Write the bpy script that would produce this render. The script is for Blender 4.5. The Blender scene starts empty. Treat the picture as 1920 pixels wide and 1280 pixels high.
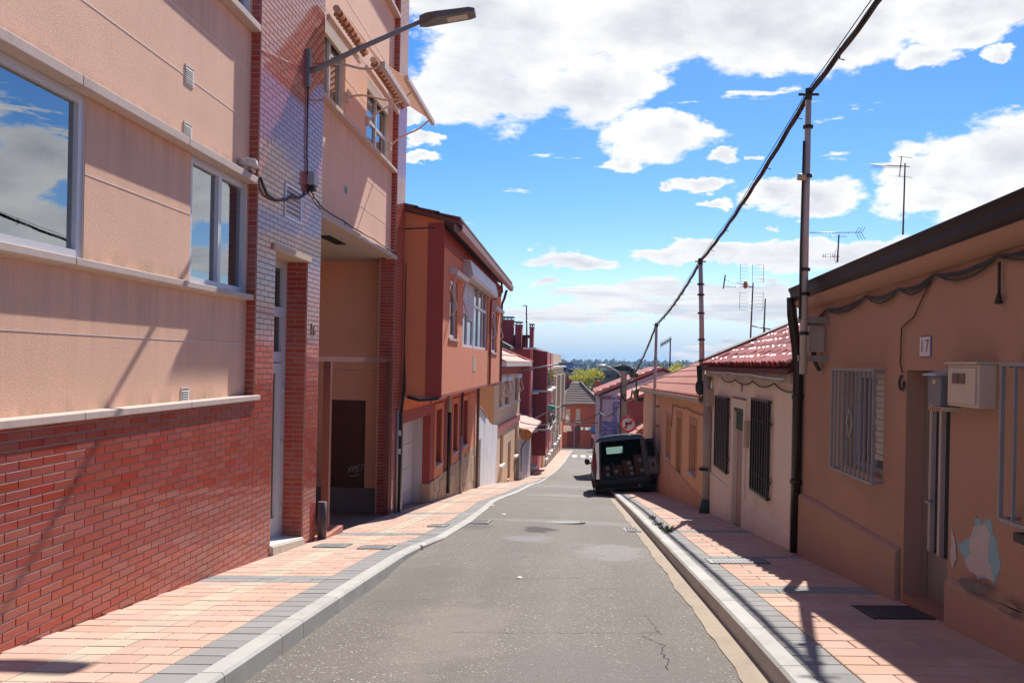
import bpy, bmesh, math, random
from mathutils import Vector, Matrix, Euler
random.seed(7)
R=math.radians
scn=bpy.context.scene
COL=scn.collection
# ---------------------------------------------------------------- camera (level, slight roll, shifted up)
F=1680.0; RHO=R(1.15); TH=math.atan(120.8/F); HY=38.9
cam_d=bpy.data.cameras.new('camera'); cam=bpy.data.objects.new('camera',cam_d); COL.objects.link(cam)
cam_d.sensor_width=36; cam_d.lens=31.5; cam_d.shift_x=0.0004; cam_d.shift_y=HY/1920
cam_d.clip_start=0.05; cam_d.clip_end=9000
r0=Vector((math.cos(TH),math.sin(TH),0)); zz=Vector((0,0,1))
cr=r0*math.cos(RHO)+zz*math.sin(RHO); cu=zz*math.cos(RHO)-r0*math.sin(RHO); cb=cr.cross(cu)
cam.matrix_world=Matrix((( cr.x,cu.x,cb.x,0),(cr.y,cu.y,cb.y,0),(cr.z,cu.z,cb.z,0),(0,0,0,1)))
scn.camera=cam
# ---------------------------------------------------------------- sun, sky, exposure
SUN=Vector((1.34,6.0,5.9)).normalized()
EXPO=0.60
sd=bpy.data.lights.new('sun','SUN'); sd.energy=4.7; sd.angle=R(0.53); sd.color=(1.0,.955,.88)
so=bpy.data.objects.new('sun',sd); COL.objects.link(so); so.rotation_euler=SUN.to_track_quat('Z','Y').to_euler(); so.location=(20,60,60)
scn.view_settings.view_transform='Standard'; scn.view_settings.look='None'
scn.view_settings.exposure=EXPO; scn.view_settings.gamma=1; scn.view_settings.use_curve_mapping=False
try: scn.render.engine='CYCLES'; scn.cycles.max_bounces=7; scn.cycles.transparent_max_bounces=12
except Exception: pass
def ray(px,py):
    dx=px-960;dy=py-640
    x=dx*math.cos(RHO)+dy*math.sin(RHO); y=-dx*math.sin(RHO)+dy*math.cos(RHO)
    r=x/F
    return Vector((-math.sin(TH)+r*math.cos(TH), math.cos(TH)+r*math.sin(TH), (HY-y)/F))
def atX(px,py,X): d=ray(px,py); return d*(X/d.x)
def atY(px,py,Y): d=ray(px,py); return d*(Y/d.y)

world=bpy.data.worlds.new('World'); scn.world=world; world.use_nodes=True
def build_world():
    nt=world.node_tree; N=nt.nodes; L=nt.links; N.clear()
    out=N.new('ShaderNodeOutputWorld'); bg=N.new('ShaderNodeBackground'); bg.inputs[1].default_value=0.108
    L.new(bg.outputs[0],out.inputs[0])
    sky=N.new('ShaderNodeTexSky'); sky.sky_type='NISHITA'; sky.sun_disc=False
    sky.sun_elevation=math.asin(SUN.z); sky.sun_rotation=math.atan2(SUN.x,SUN.y); sky.altitude=700; sky.air_density=1.0; sky.dust_density=0.35; sky.ozone_density=2.5
    def m(op,a,b=None,c=None,cl=False):
        n=N.new('ShaderNodeMath'); n.operation=op; n.use_clamp=cl
        for i,v in enumerate((a,b,c)):
            if v is None: continue
            if isinstance(v,(int,float)): n.inputs[i].default_value=v
            else: L.new(v,n.inputs[i])
        return n.outputs[0]
    def vm(op,a,b=None):
        n=N.new('ShaderNodeVectorMath'); n.operation=op
        for i,v in enumerate((a,b)):
            if v is None: continue
            if isinstance(v,tuple): n.inputs[i].default_value=v
            else: L.new(v,n.inputs[i])
        return n.outputs[1] if op=='LENGTH' else n.outputs[0]
    def noise(vec,scale,detail=8,rough=.55,col=False):
        n=N.new('ShaderNodeTexNoise'); n.inputs['Scale'].default_value=scale; n.inputs['Detail'].default_value=detail; n.inputs['Roughness'].default_value=rough
        L.new(vec,n.inputs['Vector']); return n.outputs[1] if col else n.outputs[0]
    tc=N.new('ShaderNodeTexCoord'); sep=N.new('ShaderNodeSeparateXYZ'); L.new(tc.outputs['Generated'],sep.inputs[0])
    az=m('ARCTAN2',sep.outputs[0],sep.outputs[1]); el=m('ARCSINE',sep.outputs[2])
    cmb=N.new('ShaderNodeCombineXYZ'); L.new(az,cmb.inputs[0]); L.new(m('MULTIPLY',el,1.9),cmb.inputs[1])
    # stretched copy of the direction for fbm, continuous all round the dome
    nv=vm('MULTIPLY',tc.outputs['Generated'],(1,1,2.1))
    warp=vm('MULTIPLY',vm('SUBTRACT',noise(nv,9,6,.6,True),(.5,.5,.5)),(.075,.10,0))
    warp2=vm('MULTIPLY',vm('SUBTRACT',noise(nv,34,4,.6,True),(.5,.5,.5)),(.030,.036,0))
    p=vm('ADD',vm('ADD',cmb.outputs[0],warp),warp2)
    blobs=[(905,165,150,80),(1000,60,240,100),(1130,175,120,60),(1190,40,240,80),(1420,35,210,90),(1560,70,120,60),(1640,20,90,60),(880,20,160,60),
     (1235,262,100,46),(1185,300,60,16),(1275,240,60,30),(1362,292,32,20),(1325,345,58,15),(1250,354,14,9),(1450,352,50,30),(1520,365,75,36),
     (1705,335,60,60),(1790,330,110,75),(1880,300,110,70),(1740,385,90,25),(1870,400,120,40),(1790,15,150,38),(1830,60,60,24),(1740,100,55,22),(1870,105,30,14),
     (1080,488,105,14),(1250,477,60,17),(1340,470,110,20),(1450,480,90,26),(1500,470,80,24),(1022,528,32,9),
     (1245,543,60,22),(1150,556,130,14),(1380,545,90,24),(1440,570,130,24),(1280,580,200,16),(1050,596,120,14),(1600,480,120,22),
     (795,292,32,14),(800,255,40,14),(760,215,40,20),(1345,378,26,7),(1412,288,12,6),(1458,428,10,6)]
    acc=None
    blobs+=[(-30,330,120,60,-1),(90,300,90,40,-1),(60,420,150,40,-1),(380,360,60,40,-1),(440,350,50,30,-1),(390,480,50,20,-1),(440,500,40,18,-1),(-300,200,200,120,-1),(620,90,60,30,-1)]
    for bb in blobs:
        x,y,a,b=bb[:4]; sgn=bb[4] if len(bb)>4 else 1
        d=ray(x,y).normalized(); ax=sgn*math.atan2(d.x,d.y); e=math.asin(d.z)*1.9
        t=vm('SUBTRACT',p,(ax,e,0)); t=vm('MULTIPLY',t,(F/a/1.12,F/b/1.9/1.12,0)); ln=vm('LENGTH',t); v=m('SUBTRACT',1.0,ln)
        if acc is None: acc=v
        else:
            n=N.new('ShaderNodeMath'); n.operation='SMOOTH_MAX'; L.new(acc,n.inputs[0]); L.new(v,n.inputs[1]); n.inputs[2].default_value=.12; acc=n.outputs[0]
    # scattered cumulus over the whole dome
    big=noise(nv,3.2,3,.5); far=m('MULTIPLY',m('SUBTRACT',big,.62),5.0)
    # the part of the dome in view keeps to the listed clouds, the rest is free
    front=m('MULTIPLY',m('SUBTRACT',.66,m('ABSOLUTE',az)),6.0,cl=True)
    upper=m('SUBTRACT',1.6,m('MULTIPLY',el,2.0),cl=True)
    fr=m('MULTIPLY',front,upper); far=m('SUBTRACT',far,m('MULTIPLY',fr,2.5))
    acc=m('MAXIMUM',m('MULTIPLY',m('MAXIMUM',acc,-1.0),1.15),far)
    # low layered band toward the horizon
    hv=vm('MULTIPLY',tc.outputs['Generated'],(1,1,7.5))
    band=noise(hv,5.5,8,.58)
    lowm=m('SUBTRACT',1.0,m('MULTIPLY',m('ABSOLUTE',m('SUBTRACT',el,.035)),16.0))
    low=m('ADD',m('MULTIPLY',m('MAXIMUM',lowm,-1.0),.30),m('MULTIPLY',m('SUBTRACT',band,.565),6.5))
    acc=m('MAXIMUM',acc,m('SUBTRACT',low,.12))
    fb=noise(nv,13,10,.62)
    dens=m('ADD',acc,m('MULTIPLY',m('SUBTRACT',fb,.5),1.9))
    mr=N.new('ShaderNodeMapRange'); mr.interpolation_type='SMOOTHSTEP'; L.new(dens,mr.inputs[0]); mr.inputs[1].default_value=.0; mr.inputs[2].default_value=.34
    mask=m('MULTIPLY',mr.outputs[0],.97)
    # shading: thick cores greyer, ragged light tops
    sh=noise(nv,8,9,.6)
    core=m('MULTIPLY',m('SUBTRACT',acc,.25,cl=True),1.0)
    gray=m('MULTIPLY',m('ADD',m('MULTIPLY',m('SUBTRACT',sh,.45),3.6),m('MULTIPLY',core,1.0)),m('SUBTRACT',mr.outputs[0],.35,cl=True),cl=True)
    cr_=N.new('ShaderNodeMix'); cr_.data_type='RGBA'; L.new(gray,cr_.inputs[0]); cr_.inputs[6].default_value=(6.9,6.8,6.65,1); cr_.inputs[7].default_value=(3.9,4.05,4.5,1)
    # sky tint
    hsv=N.new('ShaderNodeHueSaturation'); hsv.inputs['Saturation'].default_value=1.42; hsv.inputs['Value'].default_value=.84; tint=vm('MULTIPLY',sky.outputs[0],(1.0,.965,1.03)); L.new(tint,hsv.inputs['Color'])
    # pale milky air near the horizon
    hz=m('SUBTRACT',1.0,m('MULTIPLY',m('ABSOLUTE',el),11.0),cl=True)
    hm=N.new('ShaderNodeMix'); hm.data_type='RGBA'; L.new(m('MULTIPLY',hz,1.1,cl=True),hm.inputs[0]); L.new(hsv.outputs[0],hm.inputs[6]); hm.inputs[7].default_value=(2.7,3.9,5.4,1)
    mx=N.new('ShaderNodeMix'); mx.data_type='RGBA'; L.new(mask,mx.inputs[0]); L.new(hm.outputs[2],mx.inputs[6])
    lo_=m('SUBTRACT',1.0,m('MULTIPLY',m('ABSOLUTE',el),7.0),cl=True); st2=noise(vm('MULTIPLY',tc.outputs['Generated'],(1,1,13)),7.5,8,.6); lc=N.new('ShaderNodeMix'); lc.data_type='RGBA'; L.new(m('MULTIPLY',m('SUBTRACT',st2,.42),5.0,cl=True),lc.inputs[0]); lc.inputs[6].default_value=(5.6,5.65,5.75,1); lc.inputs[7].default_value=(3.5,3.95,4.8,1)
    cl2=N.new('ShaderNodeMix'); cl2.data_type='RGBA'; L.new(m('MULTIPLY',lo_,1.4,cl=True),cl2.inputs[0]); L.new(cr_.outputs[2],cl2.inputs[6]); L.new(lc.outputs[2],cl2.inputs[7]); L.new(cl2.outputs[2],mx.inputs[7])
    L.new(mx.outputs[2],bg.inputs[0])
build_world()

# ---------------------------------------------------------------- ground heights
DP=[(-60,1.25),(-10,1.32),(0,1.42),(3,1.53),(5.1,1.686),(9.84,2.126),(17.3,2.85),(26.3,3.80),(31.2,4.29),(37,4.95),(44,5.82),(52,6.75),(60,7.6),(70,8.5),(80,9.25),(95,10.1),(116,10.9),(135,11.3),(400,13),(3000,14)]
def D(y):
    P=DP
    if y<=P[0][0]: return P[0][1]
    for i in range(len(P)-1):
        if y<=P[i+1][0]:
            def sl(k):
                if k<=0 or k>=len(P)-1: return 0 if k<=0 else (P[k][1]-P[k-1][1])/(P[k][0]-P[k-1][0])
                a=(P[k][1]-P[k-1][1])/(P[k][0]-P[k-1][0]); b=(P[k+1][1]-P[k][1])/(P[k+1][0]-P[k][0])
                return 2*a*b/(a+b) if a*b>0 else 0
            h=P[i+1][0]-P[i][0]; u=(y-P[i][0])/h
            return ((2*u**3-3*u*u+1)*P[i][1]+(u**3-2*u*u+u)*h*sl(i)+(-2*u**3+3*u*u)*P[i+1][1]+(u**3-u*u)*h*sl(i+1))
    return P[-1][1]
def gz(x,y): return -D(y)+.03*max(-4,min(4,x))
def G(px,py,off=0.0):
    d=ray(px,py); t=lo=2.0; hi=None
    while t<600:
        if d.z*t<gz(d.x*t,d.y*t)+off: hi=t; break
        lo=t; t*=1.02
    for _ in range(40):
        q=(lo+hi)/2
        if d.z*q<gz(d.x*q,d.y*q)+off: hi=q
        else: lo=q
    return d*hi
def lerp_poly(P,y):
    if y<=P[0][0]: return P[0][1]
    for i in range(len(P)-1):
        if y<=P[i+1][0]:
            u=(y-P[i][0])/(P[i+1][0]-P[i][0]); u=u*u*(3-2*u) if False else u
            return P[i][1]+(P[i+1][1]-P[i][1])*u
    return P[-1][1]
KLP=[(-10,-1.86),(5.7,-1.86),(8.5,-1.885),(10.2,-1.90),(11,-1.86),(12,-1.73),(14.9,-1.69),(18.2,-1.75),(21.5,-1.88),(24,-1.84),(27.7,-1.67),(31,-1.6),(40,-1.63),(50,-1.7),(62,-1.74),(75,-1.4),(89,-.95),(100,-.62),(112,-.2)]
KRP=[(-10,1.15),(16,1.15),(24,1.17),(34,1.25),(46,1.35),(60,1.5),(80,1.9),(112,2.6)]
def KL(y): return lerp_poly(KLP,y)
def KR(y): return lerp_poly(KRP,y)
def KHL(y): return lerp_poly([(-10,.13),(8.8,.13),(10.4,.06),(12,.02),(200,.02)],y)
def KHR(y): return lerp_poly([(-10,.14),(16,.13),(28,.10),(200,.08)],y)
def road_z(x,y):
    a,b=KL(y),KR(y); zl=gz(a,y)-KHL(y); zr=gz(b,y)-KHR(y)
    u=(x-a)/(b-a); u=max(0,min(1,u)); return zl+(zr-zl)*u+.03*4*u*(1-u)*.6

# ---------------------------------------------------------------- materials
MATS={}
def mat(name,base,rough=.8,var=.10,scale=2.0,fine=.05,fscale=60.0,bump=.0,bscale=80.0,rnd=.0,metal=0.0,spec=.5,coat=0.0,stain=None,stainc=(.1,.09,.08),sscale=(1.5,1.5,1.5),ior=None,emit=None,croughness=.08):
    if name in MATS: return MATS[name]
    M=bpy.data.materials.new(name); M.use_nodes=True; nt=M.node_tree; N=nt.nodes; L=nt.links
    b=N['Principled BSDF']; b.inputs['Roughness'].default_value=rough; b.inputs['Metallic'].default_value=metal
    b.inputs['Specular IOR Level'].default_value=spec
    if ior: b.inputs['IOR'].default_value=ior
    if coat: b.inputs['Coat Weight'].default_value=coat; b.inputs['Coat Roughness'].default_value=croughness
    geo=N.new('ShaderNodeNewGeometry'); pos=geo.outputs['Position']
    def noise(scale,det,vec=pos,rg=.6):
        n=N.new('ShaderNodeTexNoise'); n.inputs['Scale'].default_value=scale; n.inputs['Detail'].default_value=det; n.inputs['Roughness'].default_value=rg; L.new(vec,n.inputs['Vector']); return n.outputs[0]
    def m(op,a,b_=None,cl=False):
        n=N.new('ShaderNodeMath'); n.operation=op; n.use_clamp=cl
        for i,v in enumerate((a,b_)):
            if v is None: continue
            if isinstance(v,(int,float)): n.inputs[i].default_value=v
            else: L.new(v,n.inputs[i])
        return n.outputs[0]
    val=m('ADD',1.0,m('MULTIPLY',m('SUBTRACT',noise(scale,6),.5),var*3.0))
    if fine: val=m('MULTIPLY',val,m('ADD',1.0,m('MULTIPLY',m('SUBTRACT',noise(fscale,3),.5),fine*3.0)))
    if rnd:
        oi=N.new('ShaderNodeObjectInfo')
        rr=m('FRACT',m('ADD',m('MULTIPLY',oi.outputs['Random'],7.31),geo.outputs['Random Per Island']))
        val=m('MULTIPLY',val,m('ADD',1.0-rnd,m('MULTIPLY',rr,rnd*2)))
    h=N.new('ShaderNodeHueSaturation'); h.inputs['Color'].default_value=(*base,1); L.new(val,h.inputs['Value'])
    if rnd:
        L.new(m('ADD',.5-.005*(rnd>.05),m('MULTIPLY',m('FRACT',m('MULTIPLY',rr,13.7)),.010*(rnd>.05))),h.inputs['Hue'])
        L.new(m('ADD',.92,m('MULTIPLY',m('FRACT',m('MULTIPLY',rr,5.3)),.16)),h.inputs['Saturation'])
    col=h.outputs[0]
    if stain:
        vmn=N.new('ShaderNodeVectorMath'); vmn.operation='MULTIPLY'; vmn.inputs[1].default_value=sscale; L.new(pos,vmn.inputs[0])
        s=noise(1.0,7,vmn.outputs[0],.65); s=m('MULTIPLY',m('SUBTRACT',s,.52),6.0,cl=True); s=m('MULTIPLY',s,stain)
        mx=N.new('ShaderNodeMix'); mx.data_type='RGBA'; L.new(s,mx.inputs[0]); L.new(col,mx.inputs[6]); mx.inputs[7].default_value=(*stainc,1); col=mx.outputs[2]
    L.new(col,b.inputs['Base Color'])
    if rough>.2 and not emit:
        L.new(m('ADD',rough-.08,m('MULTIPLY',noise(scale*3,4),.16),cl=True),b.inputs['Roughness'])
    if bump:
        bp=N.new('ShaderNodeBump'); bp.inputs['Strength'].default_value=min(1,bump); bp.inputs['Distance'].default_value=.004
        L.new(noise(bscale,5),bp.inputs['Height']); L.new(bp.outputs[0],b.inputs['Normal'])
    if emit: b.inputs['Emission Color'].default_value=(*emit[0],1); b.inputs['Emission Strength'].default_value=emit[1]
    MATS[name]=M; return M
def band_dirt(M,levels,h,colr,k,up=True,sx=(2.5,2.5,.5)):
    nt=M.node_tree; N=nt.nodes; L=nt.links; b=N['Principled BSDF']; src=b.inputs['Base Color'].links[0].from_socket
    geo=N.new('ShaderNodeNewGeometry'); sp=N.new('ShaderNodeSeparateXYZ'); L.new(geo.outputs['Position'],sp.inputs[0])
    def m(op,a,b_=None,cl=False):
        n=N.new('ShaderNodeMath'); n.operation=op; n.use_clamp=cl
        for i,v in enumerate((a,b_)):
            if v is None: continue
            if isinstance(v,(int,float)): n.inputs[i].default_value=v
            else: L.new(v,n.inputs[i])
        return n.outputs[0]
    mu=N.new('ShaderNodeVectorMath'); mu.operation='MULTIPLY'; mu.inputs[1].default_value=sx; L.new(geo.outputs['Position'],mu.inputs[0])
    nz=N.new('ShaderNodeTexNoise'); nz.inputs['Scale'].default_value=2.2; nz.inputs['Detail'].default_value=8; nz.inputs['Roughness'].default_value=.7; L.new(mu.outputs[0],nz.inputs['Vector'])
    acc=None
    for z0 in levels:
        d=m('SUBTRACT',sp.outputs[2],z0) if up else m('SUBTRACT',z0,sp.outputs[2])
        f=m('MULTIPLY',m('GREATER_THAN',d,-.01),m('SUBTRACT',1.0,m('DIVIDE',d,h),cl=True))
        acc=f if acc is None else m('MAXIMUM',acc,f)
    fac=m('MULTIPLY',m('MULTIPLY',acc,m('MULTIPLY',m('SUBTRACT',nz.outputs[0],.36),3.6,cl=True)),k,cl=True)
    x=N.new('ShaderNodeMix'); x.data_type='RGBA'; L.new(fac,x.inputs[0]); L.new(src,x.inputs[6]); x.inputs[7].default_value=(*colr,1); L.new(x.outputs[2],b.inputs['Base Color'])
def glass_mat(name,tint=(.9,.95,.95),ior=1.9):
    if name in MATS: return MATS[name]
    M=bpy.data.materials.new(name); M.use_nodes=True; nt=M.node_tree; N=nt.nodes; L=nt.links
    N.remove(N['Principled BSDF']); out=N['Material Output']
    t=N.new('ShaderNodeBsdfTransparent'); t.inputs[0].default_value=(*tint,1)
    g=N.new('ShaderNodeBsdfGlossy'); g.inputs['Roughness'].default_value=.01; g.inputs[0].default_value=(.93,.97,1,1)
    f=N.new('ShaderNodeFresnel'); f.inputs[0].default_value=ior
    geo=N.new('ShaderNodeNewGeometry'); n=N.new('ShaderNodeTexNoise'); n.inputs['Scale'].default_value=1.3; n.inputs['Detail'].default_value=1; L.new(geo.outputs['Position'],n.inputs['Vector'])
    bp=N.new('ShaderNodeBump'); bp.inputs['Strength'].default_value=.25; bp.inputs['Distance'].default_value=.01; L.new(n.outputs[0],bp.inputs['Height']); L.new(bp.outputs[0],g.inputs['Normal'])
    mx=N.new('ShaderNodeMixShader'); L.new(f.outputs[0],mx.inputs[0]); L.new(t.outputs[0],mx.inputs[1]); L.new(g.outputs[0],mx.inputs[2]); L.new(mx.outputs[0],out.inputs[0])
    MATS[name]=M; return M

# ---------------------------------------------------------------- object helpers
def setp(o,label=None,cat=None,group=None,kind=None):
    if label: o['label']=label
    if cat: o['category']=cat
    if group: o['group']=group
    if kind: o['kind']=kind
    return o
def wl(o):
    v=Vector((0,0,0))
    while o is not None: v=v+o.location; o=o.parent
    return v
def thing(name,label,cat,loc,group=None):
    o=bpy.data.objects.new(name,None); o.empty_display_size=.2; COL.objects.link(o); o.location=loc; return setp(o,label,cat,group)
class MB:
    def __init__(s): s.v=[]; s.f=[]; s.sm=[]
    def poly(s,pts,sm=False):
        i=len(s.v); s.v+= [Vector(p) for p in pts]; s.f.append(list(range(i,i+len(pts)))); s.sm.append(sm)
    def hexa(s,p):
        i=len(s.v); s.v+=[Vector(q) for q in p]
        for f in ((0,3,2,1),(4,5,6,7),(0,1,5,4),(1,2,6,5),(2,3,7,6),(3,0,4,7)): s.f.append([i+k for k in f]); s.sm.append(False)
        return s
    def box(s,x0,x1,y0,y1,z0,z1):
        return s.hexa([(x0,y0,z0),(x1,y0,z0),(x1,y1,z0),(x0,y1,z0),(x0,y0,z1),(x1,y0,z1),(x1,y1,z1),(x0,y1,z1)])
    def prism(s,pts,vec):
        n=len(pts); i=len(s.v); vec=Vector(vec); s.v+=[Vector(p) for p in pts]+[Vector(p)+vec for p in pts]
        s.f.append(list(range(i,i+n))[::-1]); s.f.append(list(range(i+n,i+2*n))); s.sm+=[False,False]
        for k in range(n): s.f.append([i+k,i+(k+1)%n,i+n+(k+1)%n,i+n+k]); s.sm.append(False)
        return s
    def tube(s,pts,r,n=8,caps=True,sm=True):
        pts=[Vector(p) for p in pts]; rs=r if isinstance(r,(list,tuple)) else [r]*len(pts); i0=len(s.v)
        prev=None
        for k,p in enumerate(pts):
            d=(pts[min(k+1,len(pts)-1)]-pts[max(k-1,0)]).normalized()
            if prev is None:
                a=d.cross(Vector((0,0,1))); a=d.cross(Vector((1,0,0))) if a.length<1e-3 else a
            else: a=prev-d*prev.dot(d)
            a.normalize(); prev=a; b=d.cross(a)
            for j in range(n):
                t=2*math.pi*j/n; s.v.append(p+(a*math.cos(t)+b*math.sin(t))*rs[k])
        for k in range(len(pts)-1):
            for j in range(n):
                a=i0+k*n+j; b=i0+k*n+(j+1)%n; s.f.append([a,b,b+n,a+n]); s.sm.append(sm)
        if caps:
            s.f.append(list(range(i0,i0+n))[::-1]); e=i0+(len(pts)-1)*n; s.f.append(list(range(e,e+n))); s.sm+=[False,False]
        return s
    def ball(s,c,rx,ry,rz,nu=10,nv=6,sm=True):
        c=Vector(c); i0=len(s.v)
        for a in range(nv+1):
            ph=math.pi*a/nv
            for b in range(nu):
                t=2*math.pi*b/nu; s.v.append(c+Vector((rx*math.sin(ph)*math.cos(t),ry*math.sin(ph)*math.sin(t),rz*math.cos(ph))))
        for a in range(nv):
            for b in range(nu):
                s.f.append([i0+a*nu+b,i0+(a+1)*nu+b,i0+(a+1)*nu+(b+1)%nu,i0+a*nu+(b+1)%nu]); s.sm.append(sm)
        return s
    def mesh(s,name,off=Vector((0,0,0))):
        me=bpy.data.meshes.new(name); me.from_pydata([v-off for v in s.v],[],s.f)
        me.polygons.foreach_set('use_smooth',s.sm)
        me.update(); return me
    def build(s,name,material,parent=None,label=None,kind=None,cat=None,group=None,recalc=True,loc=None,bevel=0):
        base=wl(parent) if parent is not None else Vector((0,0,0))
        if parent is None and loc is None:
            xs=[v.x for v in s.v]; ys=[v.y for v in s.v]; zs=[v.z for v in s.v]
            loc=Vector(((min(xs)+max(xs))/2,(min(ys)+max(ys))/2,min(zs)))
        off=base if parent is not None else Vector(loc)
        me=s.mesh(name,off)
        if recalc and len(s.f)<60000:
            bm=bmesh.new(); bm.from_mesh(me); bmesh.ops.remove_doubles(bm,verts=bm.verts,dist=1e-6) if s.sm and any(s.sm) else None
            bmesh.ops.recalc_face_normals(bm,faces=bm.faces); bm.to_mesh(me); bm.free()
        if material: me.materials.append(material)
        o=bpy.data.objects.new(name,me); COL.objects.link(o)
        if parent is not None: o.parent=parent
        else: o.location=loc
        if bevel:
            bv=o.modifiers.new('bevel','BEVEL'); bv.width=bevel; bv.segments=2; bv.limit_method='ANGLE'; bv.angle_limit=R(40)
        return setp(o,label,cat,group,kind)
class Wall:
    """vertical wall frame: s along, o outward, z up"""
    def __init__(s,p0,a,n): s.p0=Vector((*p0,0)); s.a=Vector((*a,0)).normalized(); s.n=Vector((*n,0)).normalized()
    def pt(s,u,o,z): return s.p0+s.a*u+s.n*o+Vector((0,0,z))
    def at(s,px,py,o=0.0):
        d=ray(px,py); t=(s.p0.dot(s.n)+o)/d.dot(s.n); q=d*t; return ((q-s.p0).dot(s.a),q.z)
    def box(s,mb,s0,s1,o0,o1,z0,z1,dz=0.0):
        """dz: z change per metre of s"""
        P=lambda u,o,z: s.pt(u,o,z+dz*(u))
        mb.hexa([P(s0,o0,z0),P(s1,o0,z0),P(s1,o1,z0),P(s0,o1,z0),P(s0,o0,z1),P(s1,o0,z1),P(s1,o1,z1),P(s0,o1,z1)]); return mb
    def sheet(s,mb,s0,s1,z0,z1,o,depth=.2,holes=()):
        """front skin with rectangular holes and their reveals; z0/z1 may be functions of s"""
        S=sorted({s0,s1,*[h[0] for h in holes],*[h[1] for h in holes]}); S=[q for q in S if s0<=q<=s1]
        Z=sorted({z0,z1,*[h[2] for h in holes],*[h[3] for h in holes]}); Z=[q for q in Z if z0<=q<=z1]
        for i in range(len(S)-1):
            for j in range(len(Z)-1):
                cs=(S[i]+S[i+1])/2; cz=(Z[j]+Z[j+1])/2
                if any(h[0]<cs<h[1] and h[2]<cz<h[3] for h in holes): continue
                mb.poly([s.pt(S[i],o,Z[j]),s.pt(S[i+1],o,Z[j]),s.pt(S[i+1],o,Z[j+1]),s.pt(S[i],o,Z[j+1])])
        for h in holes:
            a,b,c,d=h[:4]
            for q in (((a,c),(a,d)),((a,d),(b,d)),((b,d),(b,c)),((b,c),(a,c))):
                (u,z),(u2,z2)=q; mb.poly([s.pt(u,o,z),s.pt(u2,o,z2),s.pt(u2,o-depth,z2),s.pt(u,o-depth,z)])
        return mb
WL=Wall((-3.39,0),(0,1),(1,0)); WR=Wall((2.55,0),(0,1),(-1,0))
def text_mesh(txt,size,depth,name):
    c=bpy.data.curves.new(name,'FONT'); c.body=txt; c.size=size; c.extrude=depth; c.align_x='CENTER'; c.align_y='CENTER'; c.resolution_u=3
    o=bpy.data.objects.new(name,c); COL.objects.link(o); dg=bpy.context.evaluated_depsgraph_get(); me=bpy.data.meshes.new_from_object(o.evaluated_get(dg)); bpy.data.objects.remove(o); bpy.data.curves.remove(c); me.name=name; return me
def text_on(W,txt,s,o,z,size,material,parent,name,flip=1,thick=.004):
    me=text_mesh(txt,size,thick,name); me.materials.clear(); me.materials.append(material)
    ob=bpy.data.objects.new(name,me); COL.objects.link(ob); ob.parent=parent
    xa=W.a*flip; ya=Vector((0,0,1)); za=xa.cross(ya); M=Matrix(((xa.x,ya.x,za.x,0),(xa.y,ya.y,za.y,0),(xa.z,ya.z,za.z,0),(0,0,0,1)))
    ob.rotation_euler=M.to_euler(); ob.location=W.pt(s,o,z)-wl(parent); return ob
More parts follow.
